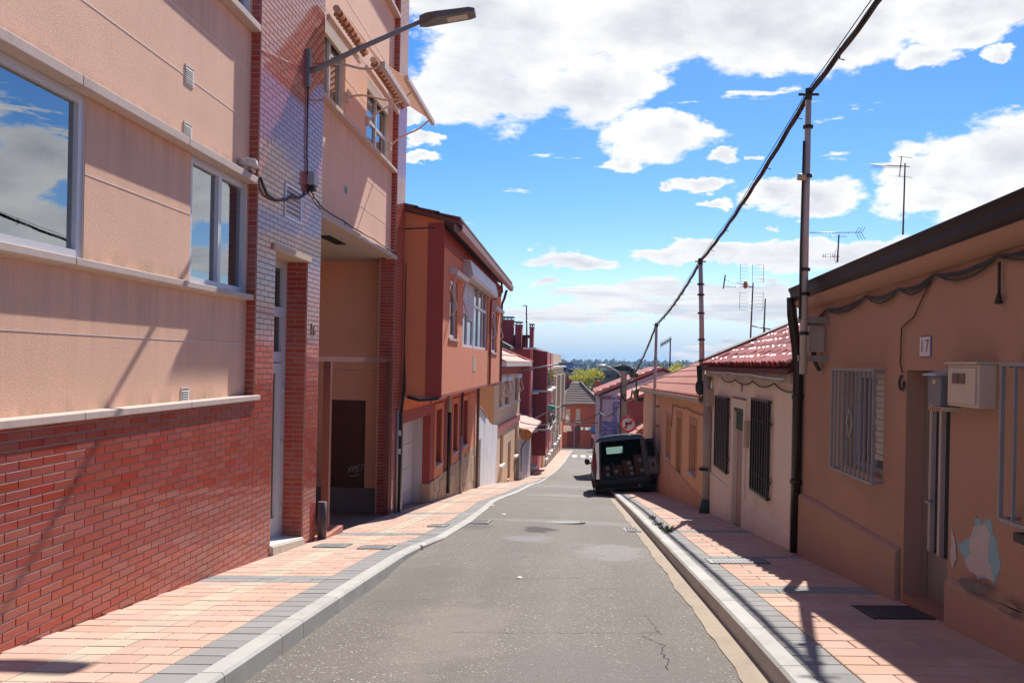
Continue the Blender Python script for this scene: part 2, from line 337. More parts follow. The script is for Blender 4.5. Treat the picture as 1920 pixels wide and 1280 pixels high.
# ================================================================ ground, road, pavements
m_asph=None
def asphalt():
    M=bpy.data.materials.new('asphalt'); M.use_nodes=True; nt=M.node_tree; N=nt.nodes; L=nt.links
    b=N['Principled BSDF']; geo=N.new('ShaderNodeNewGeometry'); pos=geo.outputs['Position']
    def noise(scale,det,rg=.6,vec=pos):
        n=N.new('ShaderNodeTexNoise'); n.inputs['Scale'].default_value=scale; n.inputs['Detail'].default_value=det; n.inputs['Roughness'].default_value=rg; L.new(vec,n.inputs['Vector']); return n.outputs[0]
    def m(op,a,b_=None,cl=False):
        n=N.new('ShaderNodeMath'); n.operation=op; n.use_clamp=cl
        for i,v in enumerate((a,b_)):
            if v is None: continue
            if isinstance(v,(int,float)): n.inputs[i].default_value=v
            else: L.new(v,n.inputs[i])
        return n.outputs[0]
    def vo(scale,feat='F1',out=0):
        n=N.new('ShaderNodeTexVoronoi'); n.feature=feat; n.inputs['Scale'].default_value=scale; L.new(pos,n.inputs['Vector']); return n.outputs[out]
    def mix(f,a,c):
        x=N.new('ShaderNodeMix'); x.data_type='RGBA'
        if isinstance(f,(int,float)): x.inputs[0].default_value=f
        else: L.new(f,x.inputs[0])
        for k,v in ((6,a),(7,c)):
            if isinstance(v,tuple): x.inputs[k].default_value=(*v,1)
            else: L.new(v,x.inputs[k])
        return x.outputs[2]
    big=noise(.35,4); mid=noise(1.7,6,.7)
    col=mix(m('MULTIPLY',m('SUBTRACT',big,.40),4.0,cl=True),(.146,.122,.100),(.184,.157,.132))
    col=mix(m('MULTIPLY',m('SUBTRACT',mid,.50),3.0,cl=True),col,(.154,.134,.116))
    # aggregate grains: every stone its own grey
    v=N.new('ShaderNodeTexVoronoi'); v.inputs['Scale'].default_value=95; L.new(pos,v.inputs['Vector'])
    sp=N.new('ShaderNodeSeparateXYZ'); L.new(v.outputs['Color'],sp.inputs[0])
    col=mix(m('MULTIPLY',m('SUBTRACT',sp.outputs[0],.66),1.1,cl=True),col,(.33,.29,.25))
    col=mix(m('MULTIPLY',m('SUBTRACT',sp.outputs[1],.66),1.2,cl=True),col,(.085,.075,.067))
    col=mix(m('MULTIPLY',m('SUBTRACT',sp.outputs[2],.965),30,cl=True),col,(.55,.53,.50))
    # shaped marks: damp blotch, paler repair patches, tar seams
    def spot(cx,cy,rx,ry,c,k,soft=2.5,wob=.9,sc=3.0,fine=0):
        nonlocal col
        sx=N.new('ShaderNodeVectorMath'); sx.operation='SUBTRACT'; sx.inputs[1].default_value=(cx,cy,0); L.new(pos,sx.inputs[0])
        mu=N.new('ShaderNodeVectorMath'); mu.operation='MULTIPLY'; mu.inputs[1].default_value=(1/rx,1/ry,0); L.new(sx.outputs[0],mu.inputs[0])
        ln=N.new('ShaderNodeVectorMath'); ln.operation='LENGTH'; L.new(mu.outputs[0],ln.inputs[0])
        d=m('ADD',m('SUBTRACT',1.0,ln.outputs[1]),m('MULTIPLY',m('SUBTRACT',noise(sc,6,.7),.5),wob*2))
        f=m('MULTIPLY',m('MULTIPLY',d,soft,cl=True),k)
        col=mix(f,col,c)
    spot(-.75,9,.28,14,(.125,.112,.10),.35,1.4,.7,1.2); spot(.55,9,.26,14,(.13,.115,.102),.35,1.4,.7,1.2); spot(-.1,12,.22,22,(.20,.18,.16),.35,1.2,.8,1.5)
    g=G(1010,998,-.1); spot(g.x,g.y,.30,.62,(.035,.027,.022),.95,3)
    g=G(990,1016,-.1); spot(g.x,g.y,.42,.55,(.22,.22,.23),.75,2)
    g=G(1130,1030,-.1); spot(g.x+.1,g.y-.2,.55,1.1,(.27,.26,.25),.6,2)
    g=G(900,990,-.05); spot(g.x-.1,g.y,.35,.6,(.07,.06,.055),.6,2)
    spot(-1.5,8.6,.5,2.2,(.13,.115,.10),.6,2,1.2,1.6); spot(.2,5.3,.9,.7,(.15,.135,.125),.55,2); spot(-.9,6.4,.5,1.5,(.26,.22,.18),.5,1.6)
    spot(0,15.6,2,.5,(.25,.24,.23),.5,2); spot(-.4,20.3,2,.6,(.15,.145,.14),.6,2); spot(-.2,26,1.5,1.0,(.27,.25,.235),.5,2); spot(-.3,34,2,2,(.25,.235,.22),.5,2)
    L.new(col,b.inputs['Base Color']); b.inputs['Roughness'].default_value=.82; b.inputs['Specular IOR Level'].default_value=.35
    bp=N.new('ShaderNodeBump'); bp.inputs['Strength'].default_value=.9; bp.inputs['Distance'].default_value=.006
    L.new(m('ADD',m('MULTIPLY',v.outputs['Distance'],-1.0),noise(30,5)),bp.inputs['Height']); L.new(bp.outputs[0],b.inputs['Normal'])
    return M
m_asph=asphalt()
M_TERR=mat('dry_ground',(.13,.12,.07),.95,.25,.02,.1,1.5)
M_CONC=mat('kerb_concrete',(.42,.41,.375),.85,.12,3,.05,120,bump=.4,rnd=.06,stain=.5,stainc=(.29,.26,.22),sscale=(3,3,6))
M_GUT=mat('gutter_concrete',(.34,.27,.195),.9,.14,2.5,.07,90,bump=.5,stain=.5,stainc=(.22,.18,.14),sscale=(3,1,3))
M_PEACH=mat('peach_paver',(.56,.375,.29),.88,.10,4,.05,150,bump=.3,rnd=.09,stain=.3,stainc=(.40,.29,.24),sscale=(1.1,1.1,1.1),spec=.2)
M_BEIGE=mat('beige_paver',(.53,.43,.33),.8,.09,4,.05,150,bump=.3,rnd=.07,stain=.3,stainc=(.42,.34,.26),sscale=(1.1,1.1,1.1),spec=.2)
M_GREY=mat('grey_paver',(.28,.275,.265),.88,.10,4,.05,150,bump=.3,rnd=.09,stain=.3,stainc=(.31,.30,.29),sscale=(1.1,1.1,1.1),spec=.15)
M_PINK=mat('pale_peach_paver',(.52,.34,.26),.8,.10,4,.05,150,bump=.3,rnd=.07,stain=.45,stainc=(.33,.23,.19),sscale=(1.1,1.1,1.1),spec=.15)
M_SAND=mat('joint_sand',(.16,.12,.09),.95,.2,5)
M_IRON=mat('cast_iron',(.10,.10,.10),.6,.2,9,metal=.5,bump=.4)
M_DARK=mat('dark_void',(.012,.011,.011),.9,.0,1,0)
# terrain
def terr_z(x,y):
    z=-D(y)-.45
    if y>500: z+= (y-500)*.0035
    s=max(0,abs(x)-30); return z-0.0*s
mb=MB(); ys=[-300,-60,-20,-5,0,5,10,17,26,31,37,44,52,60,70,80,95,116,135,180,260,400,700,1200,2000,3000,6000]; xs=[-5000,-1500,-500,-150,-60,-20,20,60,150,500,1500,5000]
for i in range(len(ys)-1):
    for j in range(len(xs)-1):
        mb.poly([(xs[j],ys[i],terr_z(xs[j],ys[i])),(xs[j+1],ys[i],terr_z(xs[j+1],ys[i])),(xs[j+1],ys[i+1],terr_z(xs[j+1],ys[i+1])),(xs[j],ys[i+1],terr_z(xs[j],ys[i+1]))])
mb.build('ground',M_TERR,kind='structure',label='dry grassy plain stretching away beyond the town')
# road
def yrange(a,b,st): 
    n=max(1,int(round((b-a)/st))); return [a+(b-a)*i/n for i in range(n+1)]
mb=MB(); Y=yrange(-8,30,.5)+yrange(30,113,1.5)[1:]
K=10
for i in range(len(Y)-1):
    for k in range(K):
        q=[]
        for (yy,u) in ((Y[i],k/K),(Y[i],(k+1)/K),(Y[i+1],(k+1)/K),(Y[i+1],k/K)):
            a,b=KL(yy)-.02,KR(yy)+.02; x=a+(b-a)*u; q.append((x,yy,road_z(x,yy)))
        mb.poly(q,True)
zc=road_z(0,113)
mb.poly([(-60,113,zc-.05),(60,113,zc-.05),(60,119.5,gz(0,119.5)-.12),(-60,119.5,gz(0,119.5)-.12)])
ROAD=mb.build('road',m_asph,kind='structure',recalc=False,label='sunlit one lane asphalt road running downhill to a junction')
# cracks: thin sunken-looking bitumen lines
M_CRACK=mat('crack_bitumen',(.022,.018,.015),.9,.1,5)
def crack(pts,w=.006,name='crack'):
    mb=MB(); P=[]
    for i in range(len(pts)-1):
        a,b=Vector(pts[i]),Vector(pts[i+1]); n=max(2,int((b-a).length/.05))
        for k in range(n): 
            q=a.lerp(b,k/n); P.append(q+Vector((random.gauss(0,.012),random.gauss(0,.012))))
    P.append(Vector(pts[-1]))
    for i in range(len(P)-1):
        d=(P[i+1]-P[i]); d=Vector((-d.y,d.x)).normalized() if d.length>1e-6 else Vector((1,0)); 
        ww=w*random.uniform(.3,1.1); ww2=w*random.uniform(.3,1.1)
        q=[P[i]-d*ww,P[i+1]-d*ww2,P[i+1]+d*ww2,P[i]+d*ww]; mb.poly([(v.x,v.y,road_z(v.x,v.y)+.004) for v in q])
    return mb.build(name,M_CRACK,ROAD)
def gp(x,y): g=G(x,y,-.12); return (g.x,g.y)
crack([gp(850,1186),gp(1000,1188),gp(1180,1187),gp(1225,1186),gp(1235,1180)],.003)
crack([gp(1205,1150),gp(1222,1168),gp(1235,1186),gp(1218,1190)],.002)
crack([gp(1205,1192),gp(1238,1208),gp(1248,1234),gp(1252,1254)],.0035)
crack([gp(930,1086),gp(1010,1087),gp(1090,1084)],.003); crack([gp(980,1051),gp(1060,1053)],.004)
crack([gp(690,1126),gp(760,1127),gp(845,1120)],.003)
crack([gp(1100,1104),gp(1172,1104)],.006)
# small litter and pale stones on the asphalt
M_PAPER=mat('litter_paper',(.6,.58,.54),.8)
# gutter strip on the right
mb=MB(); Yg=yrange(2,25,.25)
for i in range(len(Yg)-1):
    q=[]
    for (yy,s) in ((Yg[i],0),(Yg[i],1),(Yg[i+1],1),(Yg[i+1],0)):
        w=.165+.010*math.sin(yy*3.1)+.008*math.sin(yy*9.7+1)+.006*math.sin(yy*23)
        x=KR(yy)-(w if s==0 else -.01); q.append((x,yy,road_z(x,yy)+.006))
    mb.poly(q)
mb.build('gutter_strip',M_GUT,ROAD,recalc=False,label='rough tan concrete gutter along the right kerb')
# right kerb joint grime handled by kerb stones below
def surf_matrix(x,y,z):
    e=.05; n=Vector((-(gz(x+e,y)-gz(x-e,y))/(2*e),-(gz(x,y+e)-gz(x,y-e))/(2*e),1)).normalized()
    ay=Vector((0,1,0)); ax=ay.cross(n).normalized(); ay=n.cross(ax)
    return Matrix(((ax.x,ay.x,n.x),(ax.y,ay.y,n.y),(ax.z,ay.z,n.z)))
SHARE={}
def shared_box(w,l,h,material,gap=0,tag='slab'):
    key=(round(w,3),round(l,3),round(h,3),material.name,tag)
    if key not in SHARE:
        mb=MB(); c=min(.004,w*.1); 
        mb.box(-w/2,w/2,-l/2,l/2,-h,-c)
        i=len(mb.v); mb.v=mb.v[:4]+mb.v[4:]
        # chamfered top
        top=[(-w/2+c,-l/2+c,0),(w/2-c,-l/2+c,0),(w/2-c,l/2-c,0),(-w/2+c,l/2-c,0)]; rim=[mb.v[4],mb.v[5],mb.v[6],mb.v[7]]
        mb.f=[f for f in mb.f if set(f)!={4,5,6,7}]; mb.sm=mb.sm[:len(mb.f)]
        j=len(mb.v); mb.v+=[Vector(t) for t in top]; mb.f.append([j,j+1,j+2,j+3]); mb.sm.append(False)
        for k in range(4): mb.f.append([4+k,4+(k+1)%4,j+(k+1)%4,j+k]); mb.sm.append(False)
        me=mb.mesh(tag); me.materials.append(material); SHARE[key]=me
    return SHARE[key]
def pavement(side,name,label):
    # base sheet
    mb=MB(); Y=yrange(-8,40,.5)+yrange(40,112,2)[1:]
    def edge(y): return (KL(y)-.14 if side<0 else KR(y)+.13)
    def wallx(y): 
        if side<0: return -3.39
        return 2.55 if y<45 else 4
    for i in range(len(Y)-1):
        y0,y1=Y[i],Y[i+1]
        for k in range(3):
            f=lambda y,u: edge(y)*(1-u)+(wallx(y)+side*(2.2 if y<60 else 1.0))*u
            q=[(f(y0,k/3),y0),(f(y0,(k+1)/3),y0),(f(y1,(k+1)/3),y1),(f(y1,k/3),y1)]
            off=-.012 if y0<60 else -.004
            mb.poly([(x,y,gz(x,y)+off) for x,y in q])
    base=mb.build(name,M_SAND if True else None,kind='structure',label=label)
    tiles=[]  # (x,y,w,l,mat)
    bands={-1:[7.95,8.15,12.3,12.5,16.6,16.8,21,21.2,25.4,25.6,30,30.2,34.5,34.7,39,43.4,47.8,52],1:[7.55,7.75,10.05,13.0,13.2,15.6,18.4,18.6,22.6,27]}[side]
    y=3.1; row=0; pit=.2
    while y<60:
        l=pit if y<34 else pit*2
        yc=y+l/2; isband=any(abs(yc-b)<.1 or (y>34 and abs(yc-b)<.2) for b in bands)
        e=edge(yc); w_=wallx(yc); x=e; total=abs(w_-e)
        pos=0.0
        segs=[(.235,M_GREY)]
        if side<0: segs+=[(.24,M_PEACH),(.24,M_PEACH)] if row%2 else [(.12,M_PEACH),(.24,M_PEACH),(.12,M_PEACH)]
        if side<0: segs+=[(.25,M_BEIGE)] if row%3 else [(.125,M_BEIGE),(.125,M_BEIGE)]
        main=M_PEACH if side<0 else M_PINK
        segs_end=.40 if row%2 else .20
        used=sum(s for s,_ in segs); first=True
        while used<total-.01:
            w=segs_end if first else .40; first=False
            w=min(w,total-used)
            segs.append((w,main)); used+=w
        for (w,mm) in segs:
            w=min(w,total-pos)
            if w<.03: break
            mm2=M_GREY if isband else mm
            tiles.append((e+side*(pos+w/2),yc,w,l,mm2)); pos+=w
        y+=l; row+=1
    tiles.sort(key=lambda t:math.hypot(t[0],t[1])+(6 if t[1]<4.3 else 0))
    stuff={}
    b0=wl(base)
    for i,(x,y,w,l,mm) in enumerate(tiles):
        z=gz(x,y)+random.uniform(-.0015,.0015)
        if i<300:
            me=shared_box(w-.007,l-.007,.03,mm,tag='paving_tile')
            o=bpy.data.objects.new('paving_tile',me); COL.objects.link(o); o.parent=base
            o.location=Vector((x,y,z))-b0; o.rotation_euler=surf_matrix(x,y,z).to_euler()
        else:
            s=stuff.setdefault(mm.name,MB()); R3=surf_matrix(x,y,z); hw,hl=(w-.009)/2,(l-.009)/2
            c=[Vector((x,y,z))+R3@Vector(v) for v in ((-hw,-hl,0),(hw,-hl,0),(hw,hl,0),(-hw,hl,0))]
            dn=Vector((0,0,-.02)); s.poly(c)
            for k in range(4): s.poly([c[k],c[k]+dn,c[(k+1)%4]+dn,c[(k+1)%4]])
    for k,s in stuff.items(): s.build('paving_tile',MATS[k],base,kind='stuff',recalc=False)
    # far stretch of the pavement
    fb=MB(); Y=yrange(60,112,2)
    for i in range(len(Y)-1):
        for (u0,u1) in ((0,1),):
            f=lambda y,u: edge(y)*(1-u)+(wallx(y)+side*.5)*u
            q=[(f(Y[i],u0),Y[i]),(f(Y[i],u1),Y[i]),(f(Y[i+1],u1),Y[i+1]),(f(Y[i+1],u0),Y[i+1])]
            fb.poly([(x,y,gz(x,y)+.004) for x,y in q])
    fb.build('paved_surface',M_PEACH if side<0 else M_PINK,base)
    return base
PAVL=pavement(-1,'pavement','left pavement of peach, beige and grey concrete pavers')
PAVR=pavement(1,'pavement','right pavement of pale peach pavers with grey border')
def kerb(side,label,ymax=34):
    root=thing('kerb',None,None,(KL(5) if side<0 else KR(5),5,gz(0,5))); root['kind']='structure'; root['label']=label
    def prof(y):
        x=KL(y) if side<0 else KR(y); w=.135 if side<0 else .128; kh=(KHL(y) if side<0 else KHR(y)); s=side
        zt=gz(x,y)+.004
        return [Vector((x,y,zt-kh-.12)),Vector((x,y,zt-min(.018,kh*.5))),Vector((x+s*.016,y,zt)),Vector((x+s*w,y,gz(x+s*w,y)+.004)),Vector((x+s*w,y,zt-kh-.12))]
    def stone(mb,y0,y1):
        a,b=prof(y0),prof(y1); i=len(mb.v); mb.v+=a+b; n=5
        mb.f+=[list(range(i,i+n))[::-1],list(range(i+n,i+2*n))]; mb.sm+=[False]*2
        for k in range(n): mb.f.append([i+k,i+(k+1)%n,i+n+(k+1)%n,i+n+k]); mb.sm.append(False)
    cuts=[3.0]; y=3.0
    if side<0:
        cuts=[2.8,3.75,4.72,5.68,6.15,7.1,8.05]; y=8.05
    else: cuts=[2.9,4.0,5.05,6.05,7.1,8.15,9.2,10.25,10.7,11.2]; y=11.2
    while y<ymax: y+=1.0; cuts.append(y)
    for i in range(len(cuts)-1):
        mb=MB(); stone(mb,cuts[i]+.004,cuts[i+1]-.004); mb.build('kerb_stone',M_CONC,root)
    mb=MB(); y=cuts[-1]
    while y<112: stone(mb,y+.01,y+1.99); y+=2
    mb.build('kerb_stone',M_CONC,root,kind='stuff')
    return root
KERBL=kerb(-1,'grey concrete kerb edging the left pavement')
KERBR=kerb(1,'pale concrete kerb edging the right pavement')
# crosswalk bars near the junction
M_PAINT=mat('road_paint',(.72,.70,.66),.7,.12,2,stain=.4,stainc=(.2,.19,.18),sscale=(4,4,4))
mb=MB()
for x0 in (-.2,.75,1.7):
    mb.poly([(x,y,road_z(x,y)+.008) for x,y in ((x0,99),(x0+.5,99),(x0+.5,102.5),(x0,102.5))])
mb.build('crosswalk_marking',M_PAINT,ROAD)
# iron covers and drains
def cover(px,py,w,l,label,material,parent,ribs=True,road=False,rnd_=False,name='manhole_cover',z_off=.004,rot=0):
    g=G(px,py,-.10 if road else 0); x,y=g.x,g.y; z=(road_z(x,y) if road else gz(x,y))+z_off+(.004 if road else 0)
    t=thing(name,label,'drain cover' if 'drain' in name else 'manhole cover',(x,y,z)); Rm=surf_matrix(x,y,z)
    def q(mb,a,b,c,d,z0,z1): mb.hexa([Vector((x,y,z))+Rm@Vector(v) for v in ((a,c,z0),(b,c,z0),(b,d,z0),(a,d,z0),(a,c,z1),(b,c,z1),(b,d,z1),(a,d,z1))])
    return t,q,x,y,z,Rm
def rect_cover(px,py,w,l,label,material,frame_mat):
    t,q,x,y,z,Rm=cover(px,py,w,l,label,material,None)
    mb=MB(); f=.02
    q(mb,-w/2,w/2,-l/2,-l/2+f,-.02,.006); q(mb,-w/2,w/2,l/2-f,l/2,-.02,.006); q(mb,-w/2,-w/2+f,-l/2+f,l/2-f,-.02,.006); q(mb,w/2-f,w/2,-l/2+f,l/2-f,-.02,.006); mb.build('frame',frame_mat,t)
    mb=MB(); q(mb,-w/2+f,w/2-f,-l/2+f,l/2-f,-.02,.003); 
    k=0
    n=int((w-.1)/.04)
    for i in range(n):
        for j in range(int((l-.1)/.04)):
            cx=-w/2+.06+i*.04; cy=-l/2+.06+j*.04; q(mb,cx,cx+.02,cy,cy+.02,.003,.005)
    mb.build('plate',material,t)
rect_cover(1672,1148,.42,.50,'dark iron cover on the shaded right pavement by the doorstep',mat('dark_iron',(.045,.038,.034),.6,.2,9,bump=.4),mat('dark_iron',(.05,.04,.04)))
rect_cover(1382,1052,.62,.42,'grey steel utility cover half in shadow on the right pavement',mat('grey_steel',(.20,.20,.20),.6,.15,9,bump=.4,stain=.5,stainc=(.4,.4,.38),sscale=(6,6,6)),M_IRON)
rect_cover(624,1023,.40,.42,'grey steel cover on the left pavement nearer the brick pier',mat('grey_steel',(.2,.2,.2)),M_IRON)
rect_cover(706,1026,.40,.38,'grey steel cover on the left pavement nearer the kerb',mat('grey_steel',(.2,.2,.2)),M_IRON)
rect_cover(822,985,.30,.45,'small grey cover on the left pavement outside the garage door',mat('grey_steel',(.2,.2,.2)),M_IRON)
def grate(px,py,w,l,label,n):
    t,q,x,y,z,Rm=cover(px,py,w,l,label,M_IRON,None,road=True,name='drain_grate')
    mb=MB(); q(mb,-w/2,w/2,-l/2,l/2,-.03,-.001); mb.build('pit',M_DARK,t)
    mb=MB(); f=.035; MM=mat('worn_grate',(.20,.19,.18),.75,.2,9)
    q(mb,-w/2,w/2,-l/2,-l/2+f,-.03,.005); q(mb,-w/2,w/2,l/2-f,l/2,-.03,.005); q(mb,-w/2,-w/2+f,-l/2+f,l/2-f,-.03,.005); q(mb,w/2-f,w/2,-l/2+f,l/2-f,-.03,.005); mb.build('frame',MM,t)
    for i in range(1,n):
        xx=-w/2+w*i/n; mb=MB(); q(mb,xx-.012,xx+.012,-l/2+f,l/2-f,-.01,.004); mb.build('bar',MM,t)
grate(899,987,.36,.75,'cast iron drain grate beside the left kerb',7)
grate(1184,991,.26,.75,'cast iron drain grate in the right gutter',6)
# round cover in the lane
g=G(1060,983,-.1); t=thing('manhole_cover','round iron manhole cover set in the middle of the road','manhole cover',(g.x,g.y,road_z(g.x,g.y)))
Rm=surf_matrix(g.x,g.y,0)
def disc(r0_,r1_,z0,z1,mm,name):
    mb=MB(); n=28
    P=lambda r,a,z: Vector((g.x,g.y,road_z(g.x,g.y)+.006))+Rm@Vector((r*math.cos(a),r*math.sin(a),z))
    for k in range(n):
        a,b=2*math.pi*k/n,2*math.pi*(k+1)/n
        if r0_==0: mb.poly([P(0,0,z1),P(r1_,a,z1),P(r1_,b,z1)])
        else: mb.poly([P(r0_,a,z1),P(r1_,a,z1),P(r1_,b,z1),P(r0_,b,z1)])
        mb.poly([P(r1_,a,z0),P(r1_,b,z0),P(r1_,b,z1),P(r1_,a,z1)])
    mb.build(name,mm,t)
disc(.29,.34,-.02,.006,mat('worn_grate',(.36,.35,.33)),'frame_ring'); disc(0,.275,-.02,.004,mat('cover_iron',(.15,.145,.14),.6,.2,9,metal=.3,bump=.4),'lid')
# litter
def scrap(px,py,s,label,road=True):
    g=G(px,py,-.1 if road else 0); z=road_z(g.x,g.y) if road else gz(g.x,g.y); mb=MB(); n=6; pts=[]
    for k in range(n):
        a=2*math.pi*k/n; pts.append(Vector((g.x+math.cos(a)*s*random.uniform(.5,1),g.y+math.sin(a)*s*1.3*random.uniform(.5,1),z+.008+random.uniform(0,s*.3))))
    c=Vector((g.x,g.y,z+s*.45))
    for k in range(n): mb.poly([c,pts[k],pts[(k+1)%n]])
    mb.build('litter',M_PAPER,label=label,cat='litter')
scrap(794,1022,.055,'crumpled white paper scrap on the left kerb',False)
scrap(922,955,.07,'white paper scrap where the left kerb bends',True)
scrap(944,972,.06,'flat pale scrap on the asphalt past the left drain',True)
scrap(974,1082,.035,'tiny pale scrap in the middle of the near road',True)
scrap(1540,1048,.04,'white scrap at the foot of the brown wall on the right pavement',False)
# weeds growing in the right kerb joint
M_WEED=mat('weed_leaf',(.10,.15,.03),.7,.3,30)
mb=MB()
for (px,py,n,h) in ((1226,972,12,.07),(1236,984,12,.06),(1244,992,10,.06),(1252,996,20,.11)):
    g=G(px,py)
    for k in range(n):
        a=random.uniform(0,6.28); x=g.x+random.gauss(0,.035); y=g.y+random.gauss(0,.09); z=gz(x,y); hh=h*random.uniform(.4,1); dx=math.cos(a)*hh*.7; dy=math.sin(a)*hh*.7; w=.009
        mb.poly([(x-w,y,z),(x+w,y,z),(x+dx+w*.8,y+dy,z+hh*.8),(x+dx*1.3,y+dy*1.3,z+hh),(x+dx-w*.8,y+dy,z+hh*.75)])
mb.build('weeds',M_WEED,kind='stuff',label='green weeds sprouting along the right kerb joint',recalc=False)
# ================================================================ shared building bits
M_GLASS=mat('window_glass',(.02,.026,.032),.02,.05,1,0,1,spec=1.0,ior=3.0)
M_CLEAR=glass_mat('clear_glass',(.85,.88,.88),4.2)
M_ALU=mat('white_aluminium',(.62,.63,.66),.35,.04,3,.0,bump=0)
M_GALU=mat('grey_aluminium',(.40,.40,.41),.4,.05,3,.0)
M_ROOM=mat('room_dark',(.05,.045,.04),.9,.1,2)
M_CURT=mat('curtain',(.55,.57,.60),.9,.08,6)
M_CABLE=mat('black_cable',(.025,.023,.022),.6,.2,10)
def window(parent,W,s0,s1,z0,z1,o,fm=None,sashes=2,fw=.045,fd=.05,glass=None,rails=(),name='window',label=None,handle=False):
    fm=fm or M_ALU; glass=glass or M_GLASS; mb=MB()
    W.box(mb,s0,s1,o-fd,o,z0,z0+fw); W.box(mb,s0,s1,o-fd,o,z1-fw,z1); W.box(mb,s0,s0+fw,o-fd,o,z0+fw,z1-fw); W.box(mb,s1-fw,s1,o-fd,o,z0+fw,z1-fw)
    ed=[s0+fw]+[s0+(s1-s0)*k/sashes for k in range(1,sashes)]+[s1-fw]
    for k in range(1,sashes): W.box(mb,ed[k]-fw*.55,ed[k]+fw*.55,o-fd,o+.004,z0+fw,z1-fw)
    zs=[z0+fw,*rails,z1-fw]
    for rz in rails: 
        for k in range(sashes): W.box(mb,ed[k]+(fw*.55 if k else 0),ed[k+1]-(fw*.55 if k<sashes-1 else 0),o-fd,o-.002,rz-fw*.5,rz+fw*.5)
    w=mb.build(name,fm,parent,label=label)
    for k in range(sashes):
        for j in range(len(zs)-1):
            mb=MB(); a=ed[k]+.002+(fw*.55 if k else 0); b=ed[k+1]-.002-(fw*.55 if k<sashes-1 else 0); tl=random.uniform(-.002,.002)
            c=zs[j]+(fw*.5 if j else 0)+.002; d=zs[j+1]-(fw*.5 if j<len(zs)-2 else 0)-.002
            mb.poly([W.pt(a,o-fd*.6+tl,c),W.pt(b,o-fd*.6-tl,c),W.pt(b,o-fd*.6-tl,d),W.pt(a,o-fd*.6+tl,d)]); mb.build('pane',glass,w,recalc=False)
    return w
M_BRICK=mat('glazed_red_brick',(.38,.058,.034),.5,.10,1.2,.07,50,bump=.2,bscale=30,rnd=.075,spec=.25,coat=.8,croughness=.06,stain=.12,stainc=(.24,.06,.045),sscale=(2,2,2))
M_MORTAR=mat('pale_mortar',(.50,.36,.29),.95,.10,6)
def brick_cells(s0,s1,z0,z1,holes=(),bl=.25,bh=.06,half0=False):
    out=[]; k=math.floor(z0/bh+1e-6)
    while k*bh<z1-1e-6:
        za,zb=max(z0,k*bh),min(z1,(k+1)*bh); off=(.125 if k%2 else 0); i=math.floor((s0-off)/bl)
        while i*bl+off<s1:
            a,b=max(s0,i*bl+off),min(s1,(i+1)*bl+off)
            cell=[(a,b)]
            for h in holes:
                if h[2]<(za+zb)/2<h[3]:
                    new=[]
                    for (p,q) in cell:
                        if q<=h[0] or p>=h[1]: new.append((p,q)); continue
                        if p<h[0]: new.append((p,h[0]))
                        if q>h[1]: new.append((h[1],q))
                    cell=new
            for (p,q) in cell:
                if q-p>.02 and zb-za>.015: out.append((p,q,za,zb))
            i+=1
        k+=1
    return out
def lay_bricks(W,cells,o,parent,material,limit,bh=.06,g=.005,proud=.005,name='brick'):
    """cells nearest the street corner become single parts, the rest one joined part"""
    cells=sorted(cells,key=lambda c:(W.pt((c[0]+c[1])/2,o,(c[2]+c[3])/2)).length-((c[3]-c[2])*2))
    base=wl(parent); st=MB(); share={}
    th=math.atan2(W.a.y,W.a.x)
    for i,(a,b,c,d) in enumerate(cells):
        if i<limit:
            key=(round(b-a,3),round(d-c,3))
            if key not in share:
                w,h=(b-a)/2-g,(d-c)/2-g; mb=MB(); cfr=.0015; P=[(-w,0,-h),(w,0,-h),(w,0,h),(-w,0,h)]; q=[(-w+cfr,-proud,-h+cfr),(w-cfr,-proud,-h+cfr),(w-cfr,-proud,h-cfr),(-w+cfr,-proud,h-cfr)]
                Pb=[(x,.01,z) for x,_,z in P]; P=[(x,-proud+cfr,z) for x,_,z in P]
                # local -y is outward
                mb.poly(q)
                for k in range(4): mb.poly([P[k],P[(k+1)%4],q[(k+1)%4],q[k]]); mb.poly([Pb[k],Pb[(k+1)%4],P[(k+1)%4],P[k]])
                me=mb.mesh(name); me.materials.append(material)
                bm=bmesh.new(); bm.from_mesh(me); bmesh.ops.remove_doubles(bm,verts=bm.verts,dist=1e-5); bmesh.ops.recalc_face_normals(bm,faces=bm.faces); bm.to_mesh(me); bm.free()
                share[key]=me
            ob=bpy.data.objects.new(name,share[key]); COL.objects.link(ob); ob.parent=parent
            ob.location=W.pt((a+b)/2,o+random.uniform(-.0008,.0008),(c+d)/2)-base
            # orient: local x -> along (or reversed), local -y -> outward
            xa=W.a if (-(W.a.cross(Vector((0,0,1)))*-1)).dot(W.n)>0 else -W.a
            ya=-W.n; xa=ya.cross(Vector((0,0,1))); ob.rotation_euler=Matrix(((xa.x,ya.x,0),(xa.y,ya.y,0),(xa.z,ya.z,1))).to_euler()
        else:
            a,b,c,d=a+g,b-g,c+g,d-g; oo=o+proud; ob_=o-.003
            p=[W.pt(a,oo,c),W.pt(b,oo,c),W.pt(b,oo,d),W.pt(a,oo,d)]; r=[W.pt(a,ob_,c),W.pt(b,ob_,c),W.pt(b,ob_,d),W.pt(a,ob_,d)]
            i0=len(st.v); st.v+=p+r; st.f.append([i0,i0+1,i0+2,i0+3]); st.sm.append(False)
            for k in range(4): st.f.append([i0+k,i0+4+k,i0+4+(k+1)%4,i0+(k+1)%4]); st.sm.append(False)
    if st.f: st.build(name,material,parent,kind='stuff',recalc=True)
